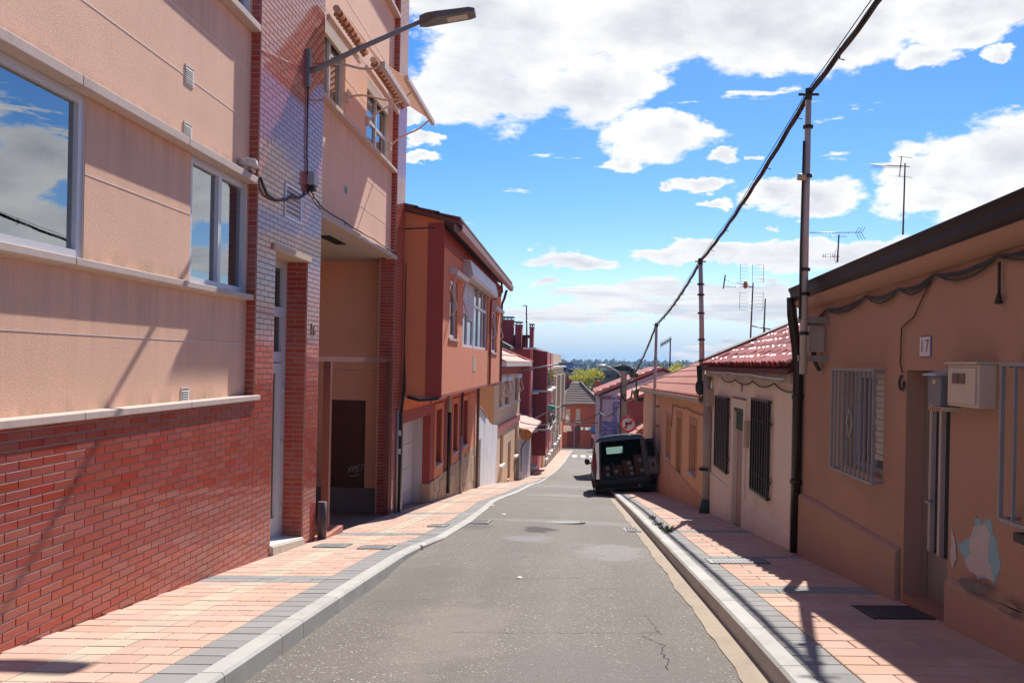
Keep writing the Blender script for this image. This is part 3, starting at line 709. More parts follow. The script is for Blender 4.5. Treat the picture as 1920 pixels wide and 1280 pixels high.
def cable(name,pts,r,label,sag=0,material=None,n=6,parent=None,group=None,wob=0,seg=10,cat='cable'):
    mb=MB(); P=[]
    for i in range(len(pts)-1):
        a,b=Vector(pts[i]),Vector(pts[i+1]); sg=sag if not isinstance(sag,(list,tuple)) else sag[i]
        for k in range(seg):
            u=k/seg; q=a.lerp(b,u); q.z-=sg*4*u*(1-u)
            if wob: q+=Vector((random.gauss(0,wob),random.gauss(0,wob),random.gauss(0,wob)))
            P.append(q)
    P.append(Vector(pts[-1])); mb.tube(P,r,n)
    return mb.build(name,material or M_CABLE,parent,label=label,cat=None if parent else cat,group=group)

# ================================================================ left: apartment building with brick pier
M_STUC=mat('peach_stucco',(.87,.525,.355),.92,.07,1.1,.05,140,bump=1.0,bscale=150,stain=.3,stainc=(.73,.43,.29),sscale=(.9,.9,.9))
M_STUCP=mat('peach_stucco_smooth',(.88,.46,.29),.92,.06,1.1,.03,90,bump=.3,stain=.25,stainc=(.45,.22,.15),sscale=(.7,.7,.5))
M_LEDGE=mat('stone_ledge',(.60,.47,.40),.85,.10,4,.05,120,bump=.3,stain=.45,stainc=(.36,.29,.24),sscale=(4,4,4))
M_CREAM=mat('cream_plaster',(.66,.52,.38),.85,.06,2,.03)
M_GROOVE=mat('groove_sunlit_tone',(.88,.70,.58),.9,.08,3)  # pale tone that paints sunlight along the groove edges
b1=thing('apartment_building','tall peach stucco apartment block with red brick base and glazed brick pier','building',(-3.39,9,gz(-3.39,9)))
eo=-.10
# bands of stucco between narrow grooves
W1=(5.0,6.10,.655,1.83); W2=(7.84,9.22,.655,1.83)
up=[(8.05,9.2,3.50,5.0)]
def stucco_bands(W,s0,s1,zs,o,holes,parent,name='stucco_panel',g=.006,material=None):
    for i in range(len(zs)-1):
        a,b=zs[i]+g,zs[i+1]-g; hh=[(max(h[0],s0),min(h[1],s1),max(h[2],a),min(h[3],b)) for h in holes if h[2]<b-.001 and h[3]>a+.001 and h[0]<s1 and h[1]>s0]
        mb=MB(); W.sheet(mb,s0,s1,a,b,o,.0,hh)
        for zq in (a,b):
            segs=[(s0,s1)]
            for h in hh:
                if h[2]<=zq<=h[3]: segs=[q for (p_,q_) in segs for q in ((p_,min(q_,h[0])),(max(p_,h[1]),q_)) if q[1]-q[0]>.01]
            for (p_,q_) in segs: mb.poly([W.pt(p_,o,zq),W.pt(q_,o,zq),W.pt(q_,o-.006,zq),W.pt(p_,o-.006,zq)])
        mb.build(name,material or M_STUC,parent,recalc=False)
        if i>0:
            segs=[(s0,s1)]
            for h in holes:
                if h[2]<=zs[i]<=h[3]: segs=[q for (p_,q_) in segs for q in ((p_,min(q_,h[0])),(max(p_,h[1]),q_)) if q[1]-q[0]>.01]
            for (p_,q_) in segs: mb=MB(); W.box(mb,p_,q_,o-.0035,o+.003,zs[i]-.005,zs[i]+.004); mb.build('sunlit_lip_strip',M_GROOVE,parent)  # pale strip drawn for the sunlit lower lip of the groove
mb=MB(); WL.sheet(mb,-1,9.25,-.45,9,eo-.004,.3,[W1,W2,(8.05,9.2,3.5,5.0),(5.0,6.1,3.5,5.0)]); mb.build('backing_wall',M_GROOVE,b1,recalc=False)
stucco_bands(WL,-1,9.25,[-.405,.137,.585],eo,[],b1)
stucco_bands(WL,-1,9.25,[.66,1.27,1.82],eo,[W1,W2],b1)
stucco_bands(WL,-1,9.25,[1.90,2.47,3.0,3.42],eo,[],b1)
stucco_bands(WL,-1,9.25,[3.50,4.1,5.0],eo,[(8.05,9.2,3.5,5.0),(5.0,6.1,3.5,5.0)],b1)
stucco_bands(WL,-1,9.25,[5.0,5.6,6.2,9],eo,[],b1)
# ledges, made of separate slabs with fine joints
def ledge(W,s0,s1,o0,o1,z0,z1,parent,n=None,name='ledge'):
    L=s1-s0; n=n or max(1,int(L/1.45)); 
    for i in range(n):
        a,b=s0+L*i/n+(.002 if i else 0),s0+L*(i+1)/n-(.002 if i<n-1 else 0); mb=MB(); W.box(mb,a,b,o0,o1,z0,z1); mb.build(name,M_LEDGE,parent,bevel=.006)
ledge(WL,2.5,9.24,-.16,.010,1.82,1.895,b1); ledge(WL,2.5,9.24,-.16,-.015,.60,.655,b1); ledge(WL,2.5,9.33,-.14,.045,-.455,-.402,b1); ledge(WL,2.5,9.24,-.16,.010,3.425,3.495,b1)
# windows
for (w,n,lb) in ((W1,1,None),(W2,2,None)):
    window(b1,WL,w[0]+.003,w[1]-.003,w[2]+.002,w[3]-.012,eo-.015,M_ALU,n,.065,.06,M_CLEAR)
for w in ((8.05,9.2,3.5,5.0),(5.0,6.1,3.5,5.0)): window(b1,WL,w[0]+.003,w[1]-.003,w[2]+.002,w[3]-.01,eo-.015,M_ALU,2,.06,.06)
def room(W,s0,s1,z0,z1,o,d,parent,material=None):
    mb=MB(); P=W.pt
    mb.poly([P(s0,o-d,z0),P(s1,o-d,z0),P(s1,o-d,z1),P(s0,o-d,z1)])
    for q in (((s0,z0),(s0,z1)),((s0,z1),(s1,z1)),((s1,z1),(s1,z0)),((s1,z0),(s0,z0))):
        (a,c),(b,d_)=q; mb.poly([P(a,o,c),P(b,o,d_),P(b,o-d,d_),P(a,o-d,c)])
    return mb.build('room_interior',material or M_ROOM,parent,recalc=False)
room(WL,4.9,6.2,.6,1.9,eo-.14,1.6,b1); room(WL,7.75,9.24,.6,1.9,eo-.14,1.6,b1)
# venetian blind behind the second window, roller box and curtain behind the first
mb=MB(); z=.72
while z<1.78: 
    mb.poly([WL.pt(7.9,eo-.11,z),WL.pt(8.50,eo-.11,z),WL.pt(8.50,eo-.135,z+.018),WL.pt(7.9,eo-.135,z+.018)]); z+=.024
mb.build('blind',mat('blind_slats',(.62,.62,.62),.6),b1,kind=None,recalc=False)
mb=MB()
def wavy(mb,W,s0,s1,z0,z1,o,amp,per):
    n=int((s1-s0)/.012)
    for i in range(n):
        a=s0+(s1-s0)*i/n; b=s0+(s1-s0)*(i+1)/n; oa=o+amp*math.sin(a*per)+amp*.4*math.sin(a*per*2.7); ob=o+amp*math.sin(b*per)+amp*.4*math.sin(b*per*2.7)
        mb.poly([W.pt(a,oa,z0),W.pt(b,ob,z0),W.pt(b,ob,z1),W.pt(a,oa,z1)],True)
wavy(mb,WL,5.7,5.98,.68,1.75,eo-.2,.012,55); wavy(mb,WL,5.0,5.25,.68,1.75,eo-.2,.012,55); mb.build('curtain',M_CURT,b1,recalc=False)
mb=MB(); WL.box(mb,5.06,6.04,eo-.17,eo-.085,1.60,1.76); mb.build('shutter_box',mat('pale_shutter',(.5,.5,.5),.6),b1)
mb=MB(); wavy(mb,WL,8.6,8.75,.68,1.75,eo-.2,.012,55); mb.build('curtain',M_CURT,b1,recalc=False)
# small louvred vents
def vent(W,px0,px1,py0,py1,o,parent,n=7):
    s0,z1=W.at(px0,py0,o); s1,_=W.at(px1,py0,o); _,z0=W.at((px0+px1)/2,py1,o); _,z1=W.at((px0+px1)/2,py0,o)
    mb=MB(); W.box(mb,s0,s1,o,o+.008,z0,z0+.015); W.box(mb,s0,s1,o,o+.008,z1-.015,z1); W.box(mb,s0,s0+.015,o,o+.008,z0+.015,z1-.015); W.box(mb,s1-.015,s1,o,o+.008,z0+.015,z1-.015)
    v=mb.build('vent',mat('vent_white',(.66,.60,.54),.6),parent)
    mb=MB()
    for k in range(n):
        z=z0+.02+(z1-z0-.04)*k/n; h=(z1-z0-.04)/n
        mb.poly([W.pt(s0+.015,o+.012,z),W.pt(s1-.015,o+.012,z),W.pt(s1-.015,o+.006,z+h*.55),W.pt(s0+.015,o+.006,z+h*.55)])
    mb.build('slats',mat('vent_white',(.66,.60,.54)),v,recalc=False)
    mb=MB(); mb.poly([W.pt(s0+.015,o+.0008,z0+.015),W.pt(s1-.015,o+.0008,z0+.015),W.pt(s1-.015,o+.0008,z1-.015),W.pt(s0+.015,o+.0008,z1-.015)]); mb.build('dark_opening',M_DARK,v,recalc=False)
vent(WL,347,363,125,162,eo,b1); vent(WL,344,359,231,265,eo,b1); vent(WL,339,354,726,757,eo,b1)
# brick plinth and pier skin (mortar) with the door opening
DO=(9.84,11.05,-3,1.215)
mb=MB()
WL.sheet(mb,-1,9.25,-2.6,-.455,-.001,.3); WL.sheet(mb,9.25,11.60,-3.2,9,-.001,.30,[DO])
WL.sheet(mb,16.5,17.3,-3.6,9,-.001,.3)
mb.poly([WL.pt(9.25,-.001,-.455),WL.pt(9.25,-.001,9),WL.pt(9.25,-.12,9),WL.pt(9.25,-.12,-.455)])
mb.poly([WL.pt(16.5,-.001,-3.6),WL.pt(16.5,-.001,9),WL.pt(16.5,-.30,9),WL.pt(16.5,-.30,-3.6)])
mb.poly([WL.pt(11.6,-.001,-3.2),WL.pt(11.6,-.001,9),WL.pt(11.6,-.6,9),WL.pt(11.6,-.6,-3.2)])
mb.build('mortar_backing',M_MORTAR,b1,recalc=False)
LV=(10.10,10.72,1.62,2.02)
band_dirt(M_STUC,[-.405,.66,1.90,3.50],.13,(.30,.24,.15),.75)
band_dirt(M_STUC,[1.83,.60,3.43],.9,(.50,.27,.20),.55,False,(3,3,.22))
cells=brick_cells(2.6,9.25,-2.6,-.456)+brick_cells(9.25,11.60,-2.7,6.6,[DO,(LV[0]-.01,LV[1]+.01,LV[2]-.01,LV[3]+.01)])+brick_cells(16.5,17.3,-3.2,7.4)
cells=[c for c in cells if c[3]>gz(-3.39,(c[0]+c[1])/2)-.02]
vis=[c for c in cells if c[0]>4.75]; hid=[c for c in cells if c[0]<=4.75]
lay_bricks(WL,vis+hid,0.0,b1,M_BRICK,300)
# returns that face up the street
WR1=Wall((-3.39,9.25),(1,0),(0,-1)); M_BRK2=M_BRICK
Wret=Wall((-3.49,9.25),(1,0),(0,-1)); lay_bricks(Wret,[(0,.098,k*.06,(k+1)*.06) for k in range(-7,110)],0.0,b1,M_BRICK,0)
Wrev=Wall((-3.65,11.05),(1,0),(0,-1))
cc=[]
for k in range(-44,20):
    cc+= [(0,.12,k*.06,(k+1)*.06),(.12,.255,k*.06,(k+1)*.06)] if k%2 else [(0,.255,k*.06,(k+1)*.06)]
mb=MB(); mb.poly([Wrev.pt(0,-.001,-2.7),Wrev.pt(.255,-.001,-2.7),Wrev.pt(.255,-.001,1.22),Wrev.pt(0,-.001,1.22)]); mb.build('mortar_backing',M_MORTAR,b1,recalc=False)
lay_bricks(Wrev,cc,0.0,b1,M_BRICK,0)
Wp=Wall((-3.67,16.5),(1,0),(0,-1)); lay_bricks(Wp,brick_cells(0,.275,-3.1,7.4),.002,b1,M_BRICK,0)
# lintel above the door
mb=MB(); WL.box(mb,9.74,11.12,-.255,.035,1.203,1.275); mb.build('lintel',mat('cream_lintel',(.62,.47,.33),.8,.08,3),b1,bevel=.005)
# louvre grille in the pier
mb=MB(); f=.03
a,b,c,d=LV
WL.box(mb,a,b,-.05,.018,c,c+f); WL.box(mb,a,b,-.05,.018,d-f,d); WL.box(mb,a,a+f,-.05,.018,c+f,d-f); WL.box(mb,b-f,b,-.05,.018,c+f,d-f)
lv=mb.build('louvre_grille',mat('louvre_white',(.75,.73,.74),.35,.05),b1)
for k in range(6):
    z=c+f+.01+k*(d-c-2*f)/6; mb=MB(); mb.poly([WL.pt(a+f,.014,z),WL.pt(b-f,.014,z),WL.pt(b-f,-.004,z+.036),WL.pt(a+f,-.004,z+.036)]); mb.build('louvre_blade',MATS['louvre_white'],lv,recalc=False)
mb=MB(); mb.poly([WL.pt(a,-.04,c),WL.pt(b,-.04,c),WL.pt(b,-.04,d),WL.pt(a,-.04,d)]); mb.build('dark_opening',M_DARK,lv,recalc=False)
# entrance door, glazed, white frame
M_DOORW=mat('white_door_frame',(.60,.58,.60),.4,.05)
od=-.26; M_DG=mat('dark_door_glass',(.012,.012,.014),.05,.05,1,0,1,spec=.5); mb=MB()
WL.box(mb,9.84,9.92,od-.07,od,-2.28,1.21); WL.box(mb,10.90,11.048,od-.07,od,-2.28,1.21); WL.box(mb,9.92,10.90,od-.07,od,1.10,1.21); WL.box(mb,9.92,10.90,od-.07,od,.50,.62); WL.box(mb,9.92,10.90,od-.07,od,-.06,.07)
dr=mb.build('entrance_door',M_DOORW,b1)
for (c,d) in ((.62,1.10),(.07,.50)): 
    mb=MB(); mb.poly([WL.pt(9.92,od-.04,c),WL.pt(10.9,od-.04,c),WL.pt(10.9,od-.04,d),WL.pt(9.92,od-.04,d)]); mb.build('pane',M_DG,dr,recalc=False)
mb=MB(); WL.box(mb,9.93,10.02,od-.05,od+.012,-2.25,-.07); WL.box(mb,10.72,10.885,od-.05,od+.012,-2.25,-.07); WL.box(mb,10.02,10.72,od-.05,od+.012,-2.25,-1.95); WL.box(mb,10.02,10.72,od-.05,od+.012,-.19,-.07); mb.build('door_leaf',M_DOORW,dr)
mb=MB(); mb.poly([WL.pt(10.02,od-.02,-1.95),WL.pt(10.72,od-.02,-1.95),WL.pt(10.72,od-.02,-.19),WL.pt(10.02,od-.02,-.19)]); mb.build('pane',M_DG,dr,recalc=False)
for z in (-.45,-1.15,-1.95): 
    mb=MB(); mb.tube([WL.pt(10.895,od+.02,z),WL.pt(10.895,od+.02,z+.14)],.013,8); mb.build('hinge',M_GALU,dr)
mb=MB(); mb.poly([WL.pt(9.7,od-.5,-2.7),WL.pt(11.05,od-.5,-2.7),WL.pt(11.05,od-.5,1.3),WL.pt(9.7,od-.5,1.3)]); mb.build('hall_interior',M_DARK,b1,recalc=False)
# marble threshold step: level slab on the falling pavement, plus a splay
M_MARB=mat('marble_step',(.66,.64,.58),.5,.08,4,stain=.3,stainc=(.45,.35,.22),sscale=(3,3,5))
g0=gz(-3.39,9.84); g1=gz(-3.39,11.05); zs=-2.20
P=WL.pt; mb=MB(); mb.hexa([P(9.85,-.26,-2.5),P(11.045,-.26,-2.5),P(11.045,.012,-2.5),P(9.85,.012,-2.5),P(9.85,-.26,-2.11),P(11.045,-.26,-2.23),P(11.045,.012,-2.245),P(9.85,.012,-2.11)]); mb.build('door_step',M_MARB,b1,bevel=.008)
mb=MB(); mb.prism([WL.pt(9.86,.0125,-2.13),WL.pt(11.04,.0125,-2.265),WL.pt(11.04,.012,g1-.02),WL.pt(9.86,.012,g0-.02)],(.025,0,0)); mb.build('step_riser',mat('step_riser_stone',(.60,.54,.44),.7,.12,5,stain=.5,stainc=(.42,.28,.15),sscale=(3,3,3)),b1)
# upper flat beyond the pier, with soffit above the porch
U1=(11.70,13.05,3.60,4.60); U2=(14.42,16.18,3.60,4.60)
mb=MB(); WL.sheet(mb,11.6,16.5,1.93,9,eo-.004,.3,[U1,U2]); mb.build('backing_wall',M_GROOVE,b1,recalc=False)
stucco_bands(WL,11.6,16.5,[1.95,2.45,2.95,3.47],eo,[],b1)
stucco_bands(WL,11.6,16.5,[3.53,4.15,4.75],eo,[U1,U2],b1)
stucco_bands(WL,11.6,16.5,[4.75,5.3,5.85,6.35],eo,[],b1)
stucco_bands(WL,11.6,16.5,[6.42,7.0,9],eo,[(14.6,16.3,6.42,7.9)],b1)
ledge(WL,11.605,16.62,-.16,.010,1.872,1.945,b1,4); ledge(WL,11.605,16.49,-.16,.005,3.47,3.53,b1,3); ledge(WL,13.9,16.49,-.16,.01,6.35,6.42,b1,2)
for u in (U1,U2): window(b1,WL,u[0]+.003,u[1]-.003,u[2]-.06,u[3],eo-.05,M_ALU,2,.055,.05,M_GLASS,rails=(4.0,) if u is U2 else ())
window(b1,WL,14.6,16.3,6.42,7.9,eo-.05,M_ALU,2)
for u in (U1,U2): mb=MB(); WL.box(mb,u[0],u[1],eo-.05,eo-.002,4.44,4.60); mb.build('shutter_box',mat('cream_shutter_box',(.62,.52,.42),.6),b1)
vent(WL,645,651,348,366,eo,b1,4); vent(WL,644,650,413,430,eo,b1,4)
mb=MB(); mb.poly([WL.pt(11.6,-.10,1.90),WL.pt(17.2,-.10,1.90),WL.pt(17.2,-4,1.90),WL.pt(11.6,-4,1.90)]); mb.build('soffit',mat('porch_soffit',(.62,.52,.45),.85,.06,1.5),b1,recalc=False)
mb=MB(); WL.box(mb,13.6,14.6,-.62,-.44,1.885,1.897); mb.build('soffit_slot',M_DARK,b1)
# porch back wall facing up the street, with wooden door over a grey base
Wb=Wall((-7.4,17.2),(1,0),(0,-1))
s_l,_=Wb.at(612,750); s_r,_=Wb.at(686,750)
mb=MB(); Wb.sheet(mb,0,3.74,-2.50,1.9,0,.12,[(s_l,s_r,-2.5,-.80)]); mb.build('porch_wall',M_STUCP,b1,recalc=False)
mb=MB(); Wb.box(mb,0,3.74,-.02,.002,-.215,-.21); mb.build('groove',mat('groove_dark',(.3,.13,.09),.9),b1)
mb=MB(); Wb.box(mb,0,3.74,-.15,.015,-3.3,-2.5); mb.build('porch_base',mat('porch_grey_render',(.20,.185,.175),.9,.12,4,bump=.4),b1)
M_WOOD=mat('dark_door_wood',(.115,.035,.018),.45,.25,3,.1,40,stain=.4,stainc=(.05,.018,.012),sscale=(6,6,.8))
mb=MB(); Wb.box(mb,s_l,s_r,-.12,-.09,-2.5,-.80); wd=mb.build('wooden_door',M_WOOD,b1)
n=2
for i in range(2):
    for (c,d) in ((-2.42,-2.0),(-1.95,-1.45),(-1.38,-.9)):
        a=s_l+.06+i*(s_r-s_l-.06)/2; b=a+(s_r-s_l)/2-.11; mb=MB(); Wb.box(mb,a,b,-.09,-.075,c,d); Wb.box(mb,a+.05,b-.05,-.0749,-.066,c+.05,d-.05); mb.build('door_panel',M_WOOD,wd)
# graffiti tag: loose strokes in pale paint
M_TAG=mat('chalky_tag_paint',(.55,.50,.48),.8)
def strokes(W,o,segs,w,name,material,parent):
    mb=MB()
    for st in segs:
        P=[W.pt(*( (W.at(x,y,o)[0]), o, W.at(x,y,o)[1])) for (x,y) in st]; mb.tube(P,w,5)
    return mb.build(name,material,parent)
strokes(Wb,-.062,[[(653,888),(655,879),(656,874)],[(661,873),(655,880),(662,884)],[(660,884),(664,874),(667,873),(664,879),(668,884)],[(675,871),(669,873),(669,878),(674,877)],[(669,878),(670,884),(676,881)],[(679,869),(679,881)],[(682,870),(688,868),(684,879),(689,877)],[(655,890),(662,893),(670,886),(666,893),(675,888)]],.009,'graffiti_tag',M_TAG,wd)
# porch side wall and interior closing
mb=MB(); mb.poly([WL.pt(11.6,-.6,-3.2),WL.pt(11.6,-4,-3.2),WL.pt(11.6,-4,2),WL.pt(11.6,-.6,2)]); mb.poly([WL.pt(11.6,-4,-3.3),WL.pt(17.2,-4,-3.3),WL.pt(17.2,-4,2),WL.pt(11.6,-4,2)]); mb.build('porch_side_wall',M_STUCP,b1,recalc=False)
# body behind the skins, closes the block
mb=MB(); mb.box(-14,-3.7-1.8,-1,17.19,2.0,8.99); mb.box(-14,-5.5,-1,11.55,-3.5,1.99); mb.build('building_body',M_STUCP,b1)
mb=MB(); mb.box(-14.2,-3.2,-1.2,17.5,9.0,9.2); mb.build('roof_slab',M_LEDGE,b1)
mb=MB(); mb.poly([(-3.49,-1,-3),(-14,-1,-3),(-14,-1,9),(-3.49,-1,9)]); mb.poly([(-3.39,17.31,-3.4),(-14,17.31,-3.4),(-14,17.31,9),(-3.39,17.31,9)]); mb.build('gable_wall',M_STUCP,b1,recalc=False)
# brass house number 16 on the pier
nm=thing('house_number','brass numerals 16 fixed to the brick pier beside the entrance','house number',WL.pt(11.31,0,.36))
M_BRASS=mat('aged_brass',(.30,.25,.16),.35,.1,20,metal=.8)
text_on(WL,'1',11.25,.012,.36,.22,M_BRASS,nm,'numeral'); text_on(WL,'6',11.37,.012,.36,.22,M_BRASS,nm,'numeral')
# red steel gate frame across the porch mouth
M_REDST=mat('red_oxide_steel',(.17,.038,.025),.55,.15,4)
gf=thing('gate_frame','red painted steel post and beam frame across the porch opening','gate frame',(-3.45,12.3,gz(-3.45,12.3)))
mb=MB(); mb.box(-3.50,-3.40,12.24,12.34,gz(-3.45,12.3)-.05,-.04); mb.build('post',M_REDST,gf)
mb=MB(); mb.box(-3.50,-3.40,11.61,16.40,-.04,.03); mb.build('beam',M_REDST,gf)
mb=MB(); mb.box(-3.50,-3.40,16.30,16.40,gz(-3.45,16.3)-.05,-.04); mb.build('post',M_REDST,gf)
st=MB(); st.box(-3.80,-3.30,11.8,12.7,gz(-3.4,12.7)-.1,gz(-3.4,11.9)+.03); o_=st.build('red_step',mat('red_step_tile',(.50,.17,.11),.7,.1,4),label='low red painted step under the gate post',cat='step')
bo=MB(); bo.tube([(-3.33,11.72,gz(-3.33,11.72)-.05),(-3.33,11.72,gz(-3.33,11.72)+.50)],.06,14); o_=bo.build('corner_guard',mat('purple_brown_pipe',(.07,.045,.05),.5,.1,5),label='short dark pipe stub guarding the brick pier corner',cat='pipe')
# floodlight on the ledge corner
fl=thing('floodlight','small cream floodlight at the left edge of the brick pier','floodlight',WL.pt(9.1,-.05,1.95)); M_FL=mat('cream_plastic',(.60,.52,.46),.5,.08)
mb=MB(); mb.tube([WL.pt(8.95,-.09,1.985),WL.pt(8.95,.0,1.99)],[.04,.035],12); mb.build('mount',M_FL,fl)
mb=MB(); mb.hexa([WL.pt(8.92,-.02,1.955),WL.pt(9.06,-.04,1.955),WL.pt(9.12,.07,1.955),WL.pt(8.98,.09,1.955),WL.pt(8.92,-.03,2.04),WL.pt(9.06,-.05,2.04),WL.pt(9.12,.05,2.03),WL.pt(8.98,.07,2.03)]); mb.build('lamp_body',M_FL,fl,bevel=.01)
mb=MB(); mb.tube([WL.pt(9.02,.0,1.95),WL.pt(9.05,.03,1.92),WL.pt(9.05,.03,1.905)],.02,8); mb.build('sensor',M_FL,fl)
# street lamp on the pier
def wall_lamp(W,s,z,ln,rise,label,parent_head=1.0,sc=1.0,group=None,o0=0.0):
    t=thing('street_lamp',label,'street lamp',W.pt(s,o0,z),group)
    M_P=mat('lamp_grey_paint',(.20,.20,.21),.45,.08,6); M_H=mat('lamp_head_grey',(.13,.125,.125),.4,.08,6)
    mb=MB(); W.box(mb,s-.05*sc,s+.05*sc,o0,o0+.05*sc,z-.22*sc,z+.24*sc); mb.build('wall_plate',M_P,t)
    mb=MB(); mb.tube([W.pt(s,o0+.03,z-.02),W.pt(s,o0+.1*ln,z+.01),W.pt(s,o0+ln*.45,z+rise*.42),W.pt(s,o0+ln,z+rise)],[.036*sc,.036*sc,.032*sc,.028*sc],12); mb.build('arm',M_P,t)
    k=rise/ln*.35; e=W.pt(s,o0+ln,z+rise); hw=.13*sc; hl=.68*sc
    P=lambda u,v,h: e+W.n*(u*hl)+W.a*(v*hw)+Vector((0,0,h*sc+u*hl*k))
    mb=MB(); prof=[(0,.35,-.05,.06),(.12,.55,-.055,.075),(.3,.95,-.03,.06),(.9,1,-.02,.045),(1.0,.8,-.015,.03)]
    for i in range(len(prof)-1):
        u,w,a,b=prof[i]; u2,w2,a2,b2=prof[i+1]; mb.hexa([P(u,-w,a),P(u2,-w2,a2),P(u2,w2,a2),P(u,w,a),P(u,-w*.85,b),P(u2,-w2*.85,b2),P(u2,w2*.85,b2),P(u,w*.85,b)])
    h=mb.build('lamp_head',M_H,t)
    mb=MB(); mb.hexa([P(.5,-.55,-.034),P(.86,-.55,-.028),P(.86,.55,-.028),P(.5,.55,-.034),P(.5,-.55,-.02),P(.86,-.55,-.02),P(.86,.55,-.02),P(.5,.55,-.02)]); mb.build('lens',mat('lamp_lens',(.55,.50,.42),.3,.05),h)
    return t
wall_lamp(WL,10.85,3.56,1.40,.58,'long grey arm street lamp fixed high on the brick pier')
mb=MB(); mb.tube([WL.pt(10.86,.02,3.35),WL.pt(10.86,.02,2.6),WL.pt(10.9,.02,2.28)],.010,6); mb.build('lamp_cable',M_CABLE,label='thin black cable running down the brick pier from the lamp',cat='cable')
jb=thing('junction_box','small grey junction box on the brick pier with cables beneath','junction box',WL.pt(11.0,0,2.2)); mb=MB(); WL.box(mb,10.93,11.12,.008,.10,2.16,2.32); mb.build('box_body',mat('junction_grey',(.42,.41,.43),.5,.08),jb,bevel=.006)
mb=MB(); WL.box(mb,10.96,11.06,.02,.09,2.09,2.158); mb.build('cable_clamp',M_CABLE,jb)
cable('wall_cable',[WL.pt(3.0,-.085,1.905),WL.pt(9.2,-.085,1.905)],.008,'black cable lying along the upper stone ledge',0,wob=.004)
cable('wall_cable',[WL.pt(9.2,-.08,1.905),WL.pt(9.26,.03,1.90),WL.pt(9.55,.03,1.75),WL.pt(10.3,.03,1.90),WL.pt(10.97,.03,2.10)],.016,'thick black cable sagging across the brick pier to the box',.05,wob=.003)
cable('wall_cable',[WL.pt(11.05,.03,2.09),WL.pt(11.6,.03,1.97),WL.pt(16.5,.03,1.975)],.010,'black cable along the ledge above the porch soffit',.01,wob=.005)
# awnings above the two far windows
M_AWN=bpy.data.materials.new('striped_canvas'); M_AWN.use_nodes=True
def stripes():
    nt=M_AWN.node_tree; N=nt.nodes; L=nt.links; b=N['Principled BSDF']; b.inputs['Roughness'].default_value=.9
    geo=N.new('ShaderNodeNewGeometry'); sp=N.new('ShaderNodeSeparateXYZ'); L.new(geo.outputs['Position'],sp.inputs[0])
    m=N.new('ShaderNodeMath'); m.operation='MULTIPLY'; m.inputs[1].default_value=5.2; L.new(sp.outputs[1],m.inputs[0]); f=N.new('ShaderNodeMath'); f.operation='FRACT'; L.new(m.outputs[0],f.inputs[0]); g=N.new('ShaderNodeMath'); g.operation='GREATER_THAN'; g.inputs[1].default_value=.42; L.new(f.outputs[0],g.inputs[0])
    x=N.new('ShaderNodeMix'); x.data_type='RGBA'; L.new(g.outputs[0],x.inputs[0]); x.inputs[6].default_value=(.42,.09,.03,1); x.inputs[7].default_value=(.70,.52,.40,1); L.new(x.outputs[2],b.inputs['Base Color'])
    tr=N.new('ShaderNodeBsdfTranslucent'); L.new(x.outputs[2],tr.inputs[0]); ms=N.new('ShaderNodeMixShader'); ms.inputs[0].default_value=.35; L.new(b.outputs[0],ms.inputs[1]); L.new(tr.outputs[0],ms.inputs[2]); L.new(ms.outputs[0],N['Material Output'].inputs[0])
stripes()
M_AWF=mat('cream_awning_frame',(.66,.52,.44),.5,.06)
def awning(s0,s1,a0,a1,zr,ox,zx,label):
    """roller on the wall at s0..s1, arms at a0 and a1, front bar at (ox,zx)"""
    t=thing('awning',label,'awning',WL.pt((s0+s1)/2,0,3.87),'awnings over the far windows')
    ro=.14
    mb=MB(); mb.tube([WL.pt(s0,ro,zr),WL.pt(s1,ro,zr)],.045,14); mb.build('roller',M_AWN,t)
    n=int((s1-s0)/.12); mb=MB()
    for k in range(n):
        c=WL.pt(s0+(k+.5)*(s1-s0)/n,ro-.02,zr-.06); mb.ball(c,.032,.03,.032,8,5)
    mb.build('rolled_valance',mat('valance_brown',(.30,.17,.12),.8,.2,12),t,kind='stuff')
    mb=MB(); WL.box(mb,s0-.03,s1+.03,.02,.07,zr-.16,zr-.09); mb.build('wall_rail',M_AWF,t)
    mb=MB()
    nn=10
    for k in range(nn):
        u,u2=k/nn,(k+1)/nn
        f=lambda u:(ro+.04+(ox-ro-.04)*u, zr+.05+(zx-zr-.02)*u-.05*4*u*(1-u)*.3)
        (oa,za),(ob,zb)=f(u),f(u2); mb.poly([WL.pt(s0,oa,za),WL.pt(s1,oa,za),WL.pt(s1,ob,zb),WL.pt(s0,ob,zb)],True)
    mb.build('canvas',M_AWN,t,recalc=False)
    mb=MB(); WL.box(mb,s0-.04,s1+.06,ox-.035,ox+.035,zx-.045,zx+.045); mb.build('front_bar',M_AWF,t,bevel=.01)
    for a in (a0,a1):
        mb=MB(); pts=[WL.pt(a,-.06,3.87)]
        for k in range(1,9):
            u=k/8; pts.append(WL.pt(a,-.06+(ox+.04)*u,3.87+(zx-3.87)*u+.035*math.sin(u*6.28)))
        mb.tube(pts,.016,8); mb.build('arm',M_AWF,t)
        mb=MB(); WL.box(mb,a-.04,a+.04,-.10,-.04,3.80,3.94); mb.build('arm_bracket',M_AWF,t)
awning(11.62,13.3,11.66,13.06,4.62,.78,3.86,'awning nearer the street lamp with its front bar level below the roller')
awning(13.75,16.25,14.36,16.07,4.66,.68,4.36,'orange striped awning jutting out past the far brick pier')
